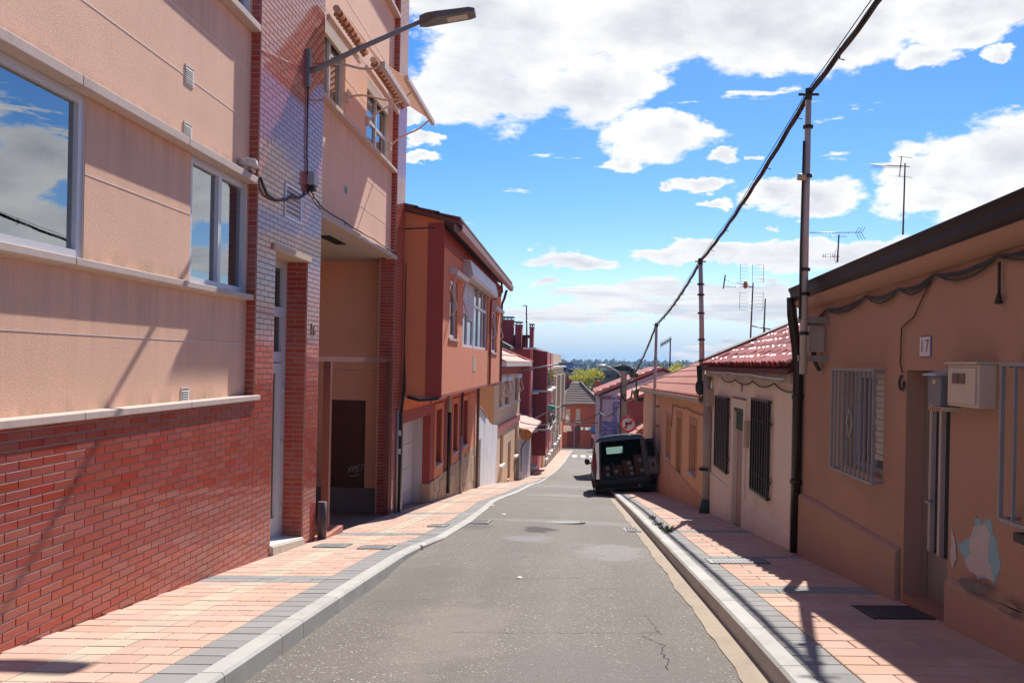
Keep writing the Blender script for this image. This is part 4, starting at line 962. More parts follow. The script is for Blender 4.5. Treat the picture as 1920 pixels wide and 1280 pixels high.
# ================================================================ left: orange house with jutting upper floor
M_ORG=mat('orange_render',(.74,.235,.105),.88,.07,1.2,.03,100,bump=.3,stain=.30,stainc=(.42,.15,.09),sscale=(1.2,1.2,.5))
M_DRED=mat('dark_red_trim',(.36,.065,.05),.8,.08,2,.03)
M_ROOFT=mat('roof_clay_tile',(.42,.16,.095),.75,.2,3,.1,30,bump=.4,rnd=.18,stain=.4,stainc=(.22,.12,.09),sscale=(5,5,5))
M_BRNP=mat('brown_metal',(.14,.05,.04),.45,.1,4)
M_DPIPE=mat('dark_brown_pipe',(.022,.014,.012),.35,.1,4)
M_SHUT=mat('shutter_taupe',(.30,.235,.20),.6,.08,3)
b3=thing('orange_house','orange rendered house whose upper floor juts over the pavement beside the brick block','house',(-3.3,24,gz(-3.3,24)))
W3=Wall((-2.63,0),(0,1),(1,0))
mb=MB(); mb.box(-9,-2.80,17.42,30.98,-.70,2.55); mb.build('upper_body',M_ORG,b3)
holes=[(18.45,19.65,.48,1.72),(20.6,26.5,.33,2.05),(27.75,29.5,.30,1.62)]
mb=MB(); W3.sheet(mb,17.4,31.0,-.72,2.26,0,.12,holes); mb.build('upper_wall',M_ORG,b3,recalc=False)
mb=MB(); W3.box(mb,17.41,31.0,-.02,.012,2.26,2.60); W3.box(mb,17.41,31.0,-.02,.010,-.72,-.66); mb.build('red_band',M_DRED,b3,kind='stuff')
Ws=Wall((-9,17.4),(1,0),(0,-1))
mb=MB(); P=Ws.pt
mb.poly([P(0,0,-.72),P(6.37,0,-.72),P(6.37,0,2.74),P(0,0,4.2)]); mb.build('side_wall',M_ORG,b3,recalc=False)
mb=MB(); Ws.box(mb,6.06,6.385,-.01,.012,-.72,2.70); mb.build('corner_band',M_DRED,b3)
mb=MB(); Ws.box(mb,0,6.37,-.6,.0,-.75,-.721); mb.build('underside_edge',M_LEDGE,b3)
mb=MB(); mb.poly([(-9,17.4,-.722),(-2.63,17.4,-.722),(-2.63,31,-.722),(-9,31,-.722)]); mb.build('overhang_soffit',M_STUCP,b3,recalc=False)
# roof slab with clay courses, rising away from the street
mb=MB()
for (y0,y1) in ((17.25,31.3),):
    a,b=Vector((-2.30,y0,2.66)),Vector((-9,y0,4.35)); mb.prism([a,b,b+Vector((0,0,.10)),a+Vector((0,0,.07))],(0,y1-y0,0))
mb.build('roof',mat('roof_edge_brown',(.17,.065,.05),.8,.2,5,bump=.4,rnd=.2),b3)
for k in range(7):
    x0=-2.28-k*.42; z0=2.735+k*.106; mb=MB(); mb.hexa([(x0,17.2,z0),(x0,31.35,z0),(x0-.5,31.35,z0+.126),(x0-.5,17.2,z0+.126),(x0,17.2,z0+.05),(x0,31.35,z0+.05),(x0-.5,31.35,z0+.150),(x0-.5,17.2,z0+.150)]); mb.build('tile_course',MATS['roof_edge_brown'],b3)
mb=MB(); prof=[(.0,.13),(.0,.0),(.05,-.04),(.12,-.04),(.16,.0),(.17,.13),(.15,.13),(.14,.01),(.11,-.02),(.06,-.02),(.02,.01),(.02,.13)]
mb.prism([(-2.40+u,17.2,2.52+v) for u,v in prof],(0,14.1,0)); mb.build('gutter',mat('gutter_pink_brown',(.34,.15,.12),.5,.1,4),b3)
wa=window(b3,W3,18.46,19.64,.49,1.71,-.05,M_ALU,1,.07,.05); window(b3,W3,20.61,23.0,.34,1.95,-.05,M_ALU,2,.07,.05); window(b3,W3,23.15,26.49,.34,2.0,-.05,M_ALU,3,.07,.05,rails=(1.45,)); window(b3,W3,27.76,29.49,.31,1.61,-.05,M_ALU,1,.07,.05)
mb=MB(); W3.box(mb,18.3,19.8,-.02,.03,.43,.48); mb.build('sill',M_LEDGE,b3)
mb=MB(); W3.box(mb,27.7,29.6,-.02,.03,.25,.30); mb.build('sill',M_LEDGE,b3)
# roller shutters half down, slatted
for (a,b,c) in ((20.66,21.78,1.12),(21.84,22.94,1.00)):
    mb=MB(); z=c
    while z<1.93: W3.box(mb,a,b,-.045,-.03-.006*((int(z*100)//6)%2),z,z+.055); z+=.06
    mb.build('roller_shutter',mat('shutter_lilac_white',(.58,.52,.54),.6,.05),b3,kind='stuff')
def hood(W,s0,s1,z0,z1,o,parent,name='awning_cassette'):
    mb=MB(); mb.prism([W.pt(s0,.0,z0),W.pt(s0,o,z0-.02),W.pt(s0,o+.03,z0+.06),W.pt(s0,o*.8,z1),W.pt(s0,0,z1+.01)],W.a*(s1-s0)); return mb.build(name,mat('cassette_cream',(.62,.56,.52),.45,.06),parent)
hood(W3,20.35,26.9,1.93,2.32,.22,b3,'shutter_housing')
for (a,b,zt,zb) in ((18.25,20.2,1.88,.95),(27.4,30.3,1.72,.7)):
    t=hood(W3,a,b,zt-.08,zt+.04,.16,b3)
    for s in (a+.15,b-.15):
        mb=MB(); mb.tube([W3.pt(s,.12,zt-.05),W3.pt(s,.05,(zt+zb)/2),W3.pt(s,.16,zb+.15),W3.pt(s,.04,zb)],.022,6); mb.build('folded_arm',M_AWF,t)
# services on the facade
mb=MB(); mb.tube([W3.pt(28.0,.25,2.5),W3.pt(28.0,.28,2.2),W3.pt(28.0,.05,1.95),W3.pt(27.05,.04,1.85),W3.pt(26.9,.04,1.7),W3.pt(26.9,.04,-.68)],.035,8); mb.build('drain_pipe',mat('red_pipe',(.30,.07,.05),.5),b3)
mb=MB(); mb.tube([W3.pt(31.02,.18,2.5),W3.pt(31.02,.1,2.2),W3.pt(31.02,.02,2.0),W3.pt(31.02,.02,-.66)],.045,8); mb.build('downpipe',M_BRNP,b3)
mb=MB(); mb.tube([Ws.pt(4.6,.02,2.30),Ws.pt(4.7,.02,2.52),Ws.pt(5.4,.02,2.56),Ws.pt(6.2,.02,2.60)],.012,6); mb.tube([Ws.pt(4.6,.02,2.30),Ws.pt(4.45,.02,2.1)],.012,6); mb.build('side_cable',M_CABLE,b3,kind='stuff')
vent(W3,887,891,668,696,0,b3,8)
# lower floor
LW=[(21.65,22.62,-2.60,-1.20),(24.72,25.70,-2.60,-1.20),(26.95,28.1,-2.62,-1.20)]
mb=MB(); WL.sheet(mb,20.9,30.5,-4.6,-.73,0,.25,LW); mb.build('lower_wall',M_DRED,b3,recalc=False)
for (a,b,c,d) in LW:
    mb=MB(); WL.box(mb,a,b,-.22,-.16,c+.12,d); mb.build('shutter',M_SHUT,b3)
    mb=MB(); WL.box(mb,a-.22,a,-.01,.03,c-.25,d+.15); WL.box(mb,b,b+.22,-.01,.03,c-.25,d+.15); WL.box(mb,a,b,-.01,.03,c-.25,c); WL.box(mb,a,b,-.01,.03,d,d+.15); mb.build('window_surround',M_ORG,b3,kind=None)
    mb=MB(); WL.box(mb,a-.02,b+.02,-.2,.07,c-.02,c+.03); mb.build('sill',M_LEDGE,b3)
mb=MB(); WL.box(mb,20.92,30.49,-.01,.02,-1.0,-.74); mb.build('upper_band',M_ORG,b3)
mb=MB(); WL.box(mb,28.5,30.4,-.01,.025,-2.9,-1.02); mb.build('orange_panel',M_ORG,b3)
# stone facing, irregular slabs
M_STONE=mat('tan_facing_stone',(.47,.33,.21),.85,.16,2.2,.06,60,bump=.5,rnd=.20,stain=.5,stainc=(.36,.15,.07),sscale=(2.2,2.2,1.5))
s=20.9; random.seed(11)
while s<30.3:
    w=random.uniform(.35,.7); w=min(w,30.5-s); zb=gz(-3.39,s+w/2)-.2; z=zb; top=-2.87+random.uniform(-.02,.02)
    while z<top-.05:
        h=min(random.uniform(.35,.9),top-z); mb=MB(); WL.box(mb,s+.008,s+w-.008,-.01,.035+random.uniform(-.006,.008),z+.008,z+h-.008); mb.build('stone_slab',M_STONE,b3); z+=h
    s+=w
Wj=Wall((-3.9,20.9),(1,0),(0,-1))
for (a,z0,z1,mm,nm_) in ((.33,-2.9,-.72,M_DRED,'corner_return'),):
    mb=MB(); Wj.box(mb,a,.51,-.02,.0,z0,z1); mb.build(nm_,mm,b3)
mb=MB(); Wj.box(mb,.30,.53,-.02,.03,-3.5,-2.9); mb.build('stone_return',M_STONE,b3)
mb=MB(); Wj.box(mb,.0,.329,-.02,.005,-3.5,-1.25); mb.build('white_jamb',mat('white_jamb',(.58,.54,.52),.6),b3)
# garage
Wg=Wall((-3.80,0),(0,1),(1,0)); M_GD=mat('garage_white',(.66,.63,.62),.5,.05,2)
z=-3.55; k=0
while z<-1.27:
    mb=MB(); Wg.box(mb,17.62,20.9,-.03,.0,z+.006,min(z+.55,-1.27)-.006); mb.build('garage_panel',M_GD,b3); z+=.55
mb=MB(); WL.box(mb,17.35,20.9,-.4,0,-1.26,-1.02); mb.build('garage_lintel',M_DRED,b3)
mb=MB(); WL.box(mb,17.35,20.9,-.4,-.01,-1.02,-.73); mb.build('garage_header',M_ORG,b3)
mb=MB(); WL.box(mb,17.45,17.62,-.42,0,-3.3,-1.27); mb.build('garage_pier',M_LEDGE,b3)
mb=MB(); mb.box(-9,-4.1,17.45,30.9,-5,-.73); mb.box(-4.1,-3.66,20.95,30.9,-5,-.73); mb.build('lower_body',M_ORG,b3,kind='stuff')
for (s,zt,zb,mm,r) in ((23.55,-.73,-1.35,mat('pipe_grey',(.42,.36,.33),.5),.06),(23.55,-1.35,-3.5,M_DPIPE,.05),(26.2,-.73,-2.2,M_BRNP,.04),(26.2,-2.2,-3.9,MATS['pipe_grey'],.04)):
    mb=MB(); mb.tube([WL.pt(s,.08,zt),WL.pt(s,.08,zb)],r,8); mb.build('wall_pipe',mm,b3)
mb=MB(); mb.tube([WL.pt(30.3,.1,gz(-3.3,30.3)),WL.pt(30.3,.1,-.95),WL.pt(30.32,.16,-.82),WL.pt(30.6,.62,-.76),WL.pt(30.95,.74,-.70)],.05,8); mb.build('wall_pipe',M_BRNP,b3)
# corner pipes between the two buildings
cp=thing('service_pipes','dark conduit and grey pipe in the corner between brick block and orange house','pipe',(-3.3,17.38,gz(-3.3,17.4)))
zb=gz(-3.3,17.4)
mb=MB(); mb.tube([(-3.36,16.85,zb+.04),(-3.36,16.85,-.95)],.022,8); mb.build('grey_pipe',MATS['pipe_grey'],cp)
mb=MB(); mb.box(-3.38,-3.31,17.0,17.12,zb,-1.0); mb.build('dark_conduit',M_DPIPE,cp)
mb=MB(); mb.tube([(-3.36,17.37,1.9),(-3.36,17.36,.2),(-3.34,17.33,-.55),(-3.345,17.1,-1.0)],[.008,.01,.03,.03],8); mb.tube([(-3.28,17.36,-.72),(-3.05,17.35,-.78),(-2.8,17.35,-.76),(-2.66,17.36,-.735)],.03,6); mb.build('cable_bunch',M_CABLE,cp,kind='stuff')
for z in (-1.45,-1.80): mb=MB(); mb.box(-3.37,-3.32,16.985,16.998,z,z+.10); mb.build('notice',mat('notice_paper',(.7,.7,.72),.7),cp)

# ================================================================ left: ruined white wall, cream house, garage, red block, cream block
M_WHW=mat('peeling_whitewash',(.70,.67,.65),.9,.12,1.5,.05,60,bump=.5,stain=.8,stainc=(.40,.29,.20),sscale=(1.5,1.5,.35))
rw=thing('boundary_wall','crumbling white wall with a green door between orange and cream houses','wall',(-3.4,35,gz(-3.4,35)))
prof=[(889,757),(893,759),(897,763),(903,768),(908,776),(911,783),(915,785),(918,792),(924,796),(933,796.5)]
pts=[WL.at(x,y,0) for x,y in prof]; s_a,s_b=30.55,pts[-1][0]
dl,dz=WL.at(893.5,828,0); dr_,_=WL.at(901.5,828,0); dztop=dz
mb=MB()
cols=[(30.55,pts[0][1])]+[p for p in pts if p[0]>30.6]
grid=sorted(set([c[0] for c in cols]+[dl,dr_]))
def topz(s):
    for i in range(len(cols)-1):
        if cols[i][0]<=s<=cols[i+1][0]: return cols[i][1]+(cols[i+1][1]-cols[i][1])*(s-cols[i][0])/(cols[i+1][0]-cols[i][0])
    return cols[-1][1]
for i in range(len(grid)-1):
    a,b=grid[i],grid[i+1]; lo=dztop if dl-.01<=a and b<=dr_+.01 else gz(-3.4,b)-.3
    mb.hexa([WL.pt(a,-.35,lo),WL.pt(b,-.35,lo),WL.pt(b,0,lo),WL.pt(a,0,lo),WL.pt(a,-.35,topz(a)),WL.pt(b,-.35,topz(b)),WL.pt(b,0,topz(b)),WL.pt(a,0,topz(a))])
mb.build('wall_masonry',M_WHW,rw,kind=None)
mb=MB(); WL.box(mb,dl,dr_,-.33,-.28,gz(-3.4,dr_)-.2,dztop); mb.build('green_door',mat('green_door',(.05,.10,.035),.6,.15,3),rw)
for i in range(5): 
    a=cols[i]; b=cols[i+1]; 
    if b[0]-a[0]>.3: mb=MB(); mb.hexa([WL.pt(a[0],-.4,a[1]),WL.pt(b[0],-.4,b[1]),WL.pt(b[0],.06,b[1]),WL.pt(a[0],.06,a[1]),WL.pt(a[0],-.4,a[1]+.06),WL.pt(b[0],-.4,b[1]+.06),WL.pt(b[0],.06,b[1]+.06),WL.pt(a[0],.06,a[1]+.06)]); mb.build('coping_tile',M_ROOFT,rw)
h4=R(2.4); W4=Wall((-3.76,41.5),(math.sin(h4),math.cos(h4)),(math.cos(h4),-math.sin(h4)))
M_CRH=mat('cream_house_render',(.76,.50,.30),.9,.08,1,.03,60,stain=.3,stainc=(.55,.34,.21),sscale=(.8,.8,.3))
b4=thing('cream_house','cream two storey house with red band and pink tiled hip roof','house',(*W4.pt(5,0,0).xy,gz(-3.5,46)))
S4=W4.at(974,760)[0]
def px4(x0,y0,x1,y1,W=None):
    W=W or W4
    a=W.at(x0,(y0+y1)/2)[0]; b=W.at(x1,(y0+y1)/2)[0]; c=W.at((x0+x1)/2,y1)[1]; d=W.at((x0+x1)/2,y0)[1]; return (a,b,c,d)
w4=[px4(936.5,715,941,762),px4(947.5,713,954,757),px4(966,708,972,749),px4(937.5,815,943.5,870),px4(965,800,970,852),px4(952,828,957,897)]
mb=MB(); W4.sheet(mb,0,S4,-8,0,0,.25,w4); mb.build('facade',M_CRH,b4,recalc=False)
mb=MB(); 
for (a,b,c,d) in w4: W4.box(mb,a+.001,b-.001,-.22,-.12,c,d)
for (a,b,c,d) in w4:
    mb=MB(); W4.box(mb,a+.001,b-.001,-.22,-.12,c,d); mb.build('dark_red_shutter',mat('dark_red_wood',(.16,.02,.018),.5,.1),b4)
for (a,b,c,d) in w4[:5]: mb=MB(); W4.box(mb,a-.1,b+.1,0,.12,c-.12,c); mb.build('sill',mat('white_sill',(.72,.68,.62),.7),b4)
for (a,b,c,d) in w4[:3]:
    mb=MB(); W4.box(mb,a-.25,b+.25,0,.18,d,d+.22); q=mb.build('awning_cassette',mat('cassette_white',(.60,.60,.66),.5),b4)
    for s in (a,b): mb=MB(); mb.tube([W4.pt(s,.12,d),W4.pt(s,.3,(c+d)/2),W4.pt(s,.06,c+.4)],.04,6); mb.build('folded_arm',M_AWF,b4)
r0_=W4.at(934,803)[1]; mb=MB(); W4.box(mb,0,S4,0,.06,r0_-.2,r0_+.18); mb.build('red_band',mat('faded_red_band',(.44,.10,.09),.8),b4)
mb=MB(); W4.box(mb,0,S4,0,.05,-.62,-.10); mb.build('red_cornice',M_DRED,b4)
mb=MB(); W4.box(mb,S4-2.2,S4,0,.04,-8,-5.6); mb.build('brown_plinth',mat('brown_plinth',(.22,.15,.10),.9,.1),b4)
Wk=Wall((-12,41.5),(1,0),(0,-1)); mb=MB(); Wk.sheet(mb,0,8.24,-7,-.1,0); mb.build('side_wall',mat('ochre_side_wall',(.68,.36,.14),.9,.08,1,stain=.3,stainc=(.42,.22,.12)),b4,recalc=False)
# hip roof
e0,e1,e2,e3=W4.pt(-.4,.6,0),W4.pt(S4+1.2,.6,0),W4.pt(S4+1.2,-8,0),W4.pt(-.4,-8,0); ap=W4.pt(.5,-3.2,1.65); ap2=W4.pt(S4-3.5,-3.2,1.65)
mb=MB(); 
for q in ([e0,e1,ap2,ap],[e1,e2,ap2],[e2,e3,ap,ap2],[e3,e0,ap]): mb.poly(q)
M_PTILE=mat('pale_pink_tile',(.58,.31,.24),.8,.1,2,.05,bump=.3)
mb.build('roof',M_PTILE,b4)
for k in range(5):
    u=k/5; u2=u+.06; f=lambda A,B,u:A.lerp(B,u)
    mb=MB(); a,b=f(e0,ap,u),f(e1,ap2,u); c,d=f(e1,ap2,u2),f(e0,ap,u2); n=Vector((.0,0,.05)); mb.hexa([a,b,c,d,a+n,b+n,c+n,d+n]); mb.build('tile_course',mat('tile_edge',(.45,.22,.16),.8,.1),b4)
mb=MB(); 
q=[e0,e1]; mb.hexa([e0+Vector((0,0,-.2)),e1+Vector((0,0,-.2)),e1+W4.n*-.7+Vector((0,0,-.2)),e0+W4.n*-.7+Vector((0,0,-.2)),e0,e1,e1+W4.n*-.7,e0+W4.n*-.7]); mb.build('white_eave',mat('white_eave',(.6,.53,.48),.6),b4)
mb=MB(); mb.tube([e1+Vector((0,0,.03)),ap2+Vector((0,0,.05))],.1,6); mb.build('hip_ridge',mat('ridge_red',(.5,.13,.10),.7),b4)
mb=MB(); W4.box(mb,.01,S4,-8,-.26,-8.5,-.05); mb.build('house_body',M_CRH,b4)
# low white garage front with small tiled roof
g5=thing('garage_lean_to','small white lean-to garage with a pink tiled canopy past the cream house','garage',(-3.2,57,gz(-3.2,57)))
W5=Wall((-3.25,53.5),(math.sin(R(1)),math.cos(R(1))),(math.cos(R(1)),-math.sin(R(1))))
mb=MB(); W5.box(mb,0,9.8,-3,0,-9,-4.35); mb.build('wall',M_WHW,g5)
for (a,b) in ((1.0,2.6),(3.2,5.2),(6,8.6)): mb=MB(); W5.box(mb,a,b,0,.04,-9,-5.0); mb.build('white_door',mat('lilac_white',(.52,.50,.56),.6,.08,3,stain=.5,stainc=(.5,.33,.2),sscale=(2,2,.4)),g5)
mb=MB(); P=W5.pt; mb.hexa([P(-.3,.7,-4.25),P(9.9,.7,-4.25),P(9.9,-3,-2.9),P(-.3,-3,-2.9),P(-.3,.7,-4.12),P(9.9,.7,-4.12),P(9.9,-3,-2.75),P(-.3,-3,-2.75)]); mb.build('tiled_canopy',M_PTILE,g5)
# dark red apartment block with chimneys
M_DRB=mat('crimson_render',(.30,.038,.040),.85,.07,1,.03,50,bump=.2)
M_DRB_LIT=mat('crimson_render_lit',(.62,.16,.125),.85,.07,1,.03,50)  # lighter copy of the crimson render, sunlight put into its colour
b5=thing('apartment_building','crimson apartment block with tall chimneys and glazed bays further down the street','building',(-3.3,68,gz(-3.3,68)))
W6=Wall((-3.30,64.0),(math.sin(R(1)),math.cos(R(1))),(math.cos(R(1)),-math.sin(R(1))))
mb=MB(); mb.hexa([W6.pt(0,-12,-10),W6.pt(15.5,-12,-10),W6.pt(15.5,0,-10),W6.pt(0,0,-10),W6.pt(0,-12,1.6),W6.pt(15.5,-12,1.6),W6.pt(15.5,0,.95),W6.pt(0,0,.95)]); mb.build('block_body',M_DRB,b5)
mb=MB(); W6.box(mb,-.25,15.8,-.5,.45,.95,1.08); mb.build('cornice',mat('white_cornice',(.62,.58,.56),.6),b5)
mb=MB(); W6.box(mb,.02,1.6,0,.12,-9.5,.93); mb.build('corner_pier',M_DRB_LIT,b5)
for (s0,s1,o,zt,zb) in ((3.6,7.5,1.05,.85,-7.0),(10.2,14.6,1.0,.80,-7.2)):
    mb=MB(); W6.box(mb,s0,s1,.02,o,zb,zt); mb.build('bay',M_DRB,b5)
    mb=MB(); W6.box(mb,s0+.02,s1-.02,o,o+.04,zb,zt-.02); mb.build('bay_front',M_DRB_LIT,b5)
    for (c,d) in ((-2.0,-.45),(-4.9,-3.3)):
        mb=MB(); W6.box(mb,s0+.3,s1-.3,o+.04,o+.09,c,d); w=mb.build('window',mat('sage_frame',(.35,.36,.30),.5),b5)
        for j in range(3): mb=MB(); a=s0+.4+j*(s1-s0-.7)/3; W6.box(mb,a,a+(s1-s0-.7)/3-.12,o+.09,o+.11,c+.1,d-.1); mb.build('pane',M_GLASS,w)
        mb=MB(); W6.box(mb,s0-.15,s1+.15,.0,o+.35,c-.2,c-.05); mb.build('sill',mat('white_sill',(.72,.68,.62)),b5)
        if c<-3:
            for j in range(9): 
                mb=MB(); a=s0+j*(s1-s0)/8; mb.tube([W6.pt(a,o+.3,c-.05),W6.pt(a,o+.3,c+.9)],.025,5); mb.build('rail_bar',M_IRON,b5)
            mb=MB(); mb.tube([W6.pt(s0,o+.3,c+.9),W6.pt(s1,o+.3,c+.9)],.035,6); mb.build('handrail',M_IRON,b5)
for (c,d,a,b) in ((-2.1,-.5,1.9,3.2),(-4.9,-3.4,1.9,3.2),(-7.6,-6.2,1.9,3.2),(-2.1,-.5,8,9.8),(-4.9,-3.4,8,9.8)):
    mb=MB(); W6.box(mb,a,b,0,.05,c,d); mb.build('window',mat('balcony_white',(.6,.58,.6),.5),b5)
    mb=MB(); W6.box(mb,a-.2,b+.2,0,.5,c-.2,c-.05); mb.build('balcony_slab',mat('white_sill',(.7,.7,.7)),b5)
mb=MB(); W6.box(mb,9.6,15.2,0,.1,-9.9,-6.8); mb.build('ground_floor_panel',M_DRB_LIT,b5)
for (x0,x1,y,zt,zb) in ((942,962,602,3.05,1.2),(966,978,610,2.7,1.0),(993,1000,612,2.55,.9),(934,941,593,3.4,.8)):
    p,q=atY(x0,650,66),atY(x1,650,66); mb=MB(); mb.box(p.x,q.x,65.5,66.9,zb,zt); c=mb.build('chimney',M_DRB,b5)
    mb=MB(); mb.box(p.x-.05,q.x+.05,65.45,66.95,zt,zt+.08); mb.build('chimney_cap',mat('grey_cap',(.3,.3,.3),.8),c)
    mb=MB(); mb.box(p.x-.05,q.x+.05,65.45,66.95,zt+.22,zt+.3); mb.build('chimney_cap',MATS['grey_cap'],c)
    n=max(2,int((q.x-p.x)/.22))
    for k in range(n): mb=MB(); xx=p.x+(q.x-p.x)*(k+.5)/n; mb.box(xx-.04,xx+.04,65.5,65.6,zt+.08,zt+.22); mb.build('cap_pillar',MATS['grey_cap'],c)
p,q=atY(956,640,67),atY(986,640,67); mb=MB(); mb.box(p.x,q.x,66.9,70,.9,1.9); mb.build('rooftop_shed',M_DRB,b5)
mb=MB(); mb.box(p.x-.3,q.x+.3,66.6,70.3,1.9,2.05); mb.build('shed_roof',mat('slate_dark',(.06,.06,.06),.8),b5)
mb=MB(); a=atY(938,637,60); b=atY(957,646,60); mb.prism([(a.x-2,60,a.z+.2-.9),(b.x,60,b.z-.3),(b.x,60,b.z-.1),(a.x-2,60,a.z+1.0)],(0,4,0)); mb.build('dark_roof_slope',MATS['slate_dark'],b5)
# long cream block
W7=Wall((-2.72,80.3),(math.sin(R(1.75)),math.cos(R(1.75))),(math.cos(R(1.75)),-math.sin(R(1.75))))
M_CRB=mat('cream_block_render',(.80,.54,.33),.9,.07,.7,.03)
b6=thing('apartment_building','long cream apartment terrace with rows of white sills near the junction','building',(-2.3,95,gz(-2.3,95)))
mb=MB(); W7.box(mb,0,35.5,-10,0,-12,-.35); mb.build('block_body',M_CRB,b6)
mb=MB(); W7.box(mb,2,31,-2.5,-.05,-.35,1.0); mb.build('upper_block',mat('beige_attic',(.75,.50,.34),.9),b6)
mb=MB(); W7.box(mb,-.2,35.6,-.3,.4,-.5,-.3); mb.build('cornice',mat('white_cornice',(.6,.6,.6)),b6)
mb=MB(); W7.box(mb,29,35.45,0,.05,-12,-4); mb.build('orange_end',M_ORG,b6)
for fl_ in range(3):
    for k in range(9):
        s=1.2+k*3.7; z0=-3.0-fl_*2.85
        if s>28 and fl_==2: continue
        mb=MB(); W7.box(mb,s,s+1.5,0,.03,z0,z0+1.4); w=mb.build('window',mat('taupe_window',(.16,.13,.12),.4),b6)
        mb=MB(); W7.box(mb,s-.15,s+1.65,0,.25,z0-.18,z0); mb.build('sill',mat('white_sill',(.7,.7,.7)),w)
for k in range(8): 
    s=1.8+k*3.7; mb=MB(); W7.box(mb,s,s+1.2,0,.03,-12,gz(-2,80+s)+2.1); mb.build('street_door',mat('dark_door',(.06,.045,.04),.5),b6)
for k in range(3):
    s=5+k*9; mb=MB(); W7.box(mb,s,s+2.6,0,.7,-6.5,-1.2); mb.build('glazed_bay',mat('taupe_bay',(.55,.38,.26),.6),b6)
for (s,z) in ((4,-8.4),): pass
# lamps further down
wall_lamp(W4,S4-.6,-.45,2.3,.38,'grey arm street lamp on the cream house',sc=1.35)
l3=wall_lamp(W6,-1.0,-4.0,2.2,1.0,'lower street lamp with green wrapping past the cream house',sc=1.4,o0=.15)
mb=MB(); e=W6.pt(-1.0,.15+1.5,-3.1); mb.ball(e,.28,.2,.16,8,5); mb.build('green_wrapping',mat('green_plastic',(.02,.35,.25),.6),l3)
cable('span_wire',[W4.pt(S4-.3,.1,-3.5),(-1.0,66,-4.2),(3.2,60,-3.6)],.03,'thin wire crossing the street beyond the cream house',.25)
# ================================================================ right: brown house number 17
M_BRN=mat('brown_render',(.40,.232,.16),.92,.06,1.0,.03,120,bump=.7,stain=.3,stainc=(.31,.165,.11),sscale=(1.2,1.2,.45))
M_CRN=mat('brown_cove',(.41,.23,.148),.9,.06,1.0,.03,120,bump=.2,stain=.25,stainc=(.23,.12,.09),sscale=(.6,.6,2))
M_GUTB=mat('brown_gutter_metal',(.030,.015,.012),.45,.08,3,spec=.12)
M_GRILL=mat('grey_grille_paint',(.27,.27,.28),.5,.08,8,stain=.3,stainc=(.2,.12,.08),sscale=(14,14,14))
A=thing('brown_house','low brown rendered house number 17 with brown gutter, window grilles and peeling paint','house',(2.55,7,gz(2.55,7)))
SL=-.019
DA=(6.30,7.12,-2.4,.0)
GW1=(7.62,8.72,-.91,-.03); GW2=(4.3,5.12,-.84,.03)
mb=MB(); WR.sheet(mb,-3,10.24,-2.6,.86,0,.36,[DA,GW1,GW2]); mb.build('front_wall',M_BRN,A,recalc=False)
mb=MB(); mb.box(2.93,9,-3,10.22,-2.6,.80); mb.build('house_body',M_BRN,A)
mb=MB(); mb.poly([(2.55,10.24,-2.6),(9,10.24,-2.6),(9,10.24,3.2),(2.55,10.24,.9)]); mb.build('gable_wall',M_BRN,A,recalc=False)
mb=MB(); mb.poly([(2.55,-3,-2.6),(9,-3,-2.6),(9,-3,3.2),(2.55,-3,.9)]); mb.build('gable_wall',M_BRN,A,recalc=False)
# plinth: lower band slightly proud, with worn rounded top, broken by the door
PZ=-1.40
for (a,b) in ((7.18,10.22),(3,6.24),(-3,3)):
    mb=MB(); P=WR.pt; pr=[(0.0,-2.6),(.045,-2.6),(.045,PZ-.02),(.03,PZ),(0,PZ+.02)]
    mb.prism([P(a,o,z) for o,z in pr],WR.a*(b-a)); mb.build('plinth',M_BRN,A,bevel=.008)
# cove and eaves
def eprism(pr,s0,s1,name,material,parent,sm=False):
    mb=MB(); a=[WR.pt(s0,o,z+SL*s0) for o,z in pr]; b=[WR.pt(s1,o,z+SL*s1) for o,z in pr]; n=len(pr); i=len(mb.v); mb.v+=a+b
    mb.f+=[list(range(n))[::-1],list(range(n,2*n))]; mb.sm+=[False]*2
    for k in range(n): mb.f.append([k,(k+1)%n,n+(k+1)%n,n+k]); mb.sm.append(sm)
    return mb.build(name,material,parent)
zc0=lambda z: z+.019*5
cv=[(0,.735)]+[(.13*math.sin(t*math.pi/2/6), .735+.10*(1-math.cos(t*math.pi/2/6))) for t in range(1,7)]+[(.135,.835),(.135,.90),(0,.90)]
eprism([(o,zc0(z)) for o,z in cv],-3,10.2,'cove_cornice',M_CRN,A)
gu=[(.085,.835),(.135,.835),(.14,.86),(.165,.885),(.168,.925),(.185,.955),(.192,.985),(.18,.985),(.17,.96),(.155,.93),(.12,.86),(.10,.86),(.09,.98),(.085,.98)]
eprism([(o,zc0(z)) for o,z in gu],-3,10.26,'gutter',M_GUTB,A)
eprism([(.06,.98),(.06,.828),(.11,.822),(.125,.828),(.125,.834),(.084,.836),(.084,.98)],-3,10.22,'gutter_backing',M_GUTB,A) if False else None
mb=MB()
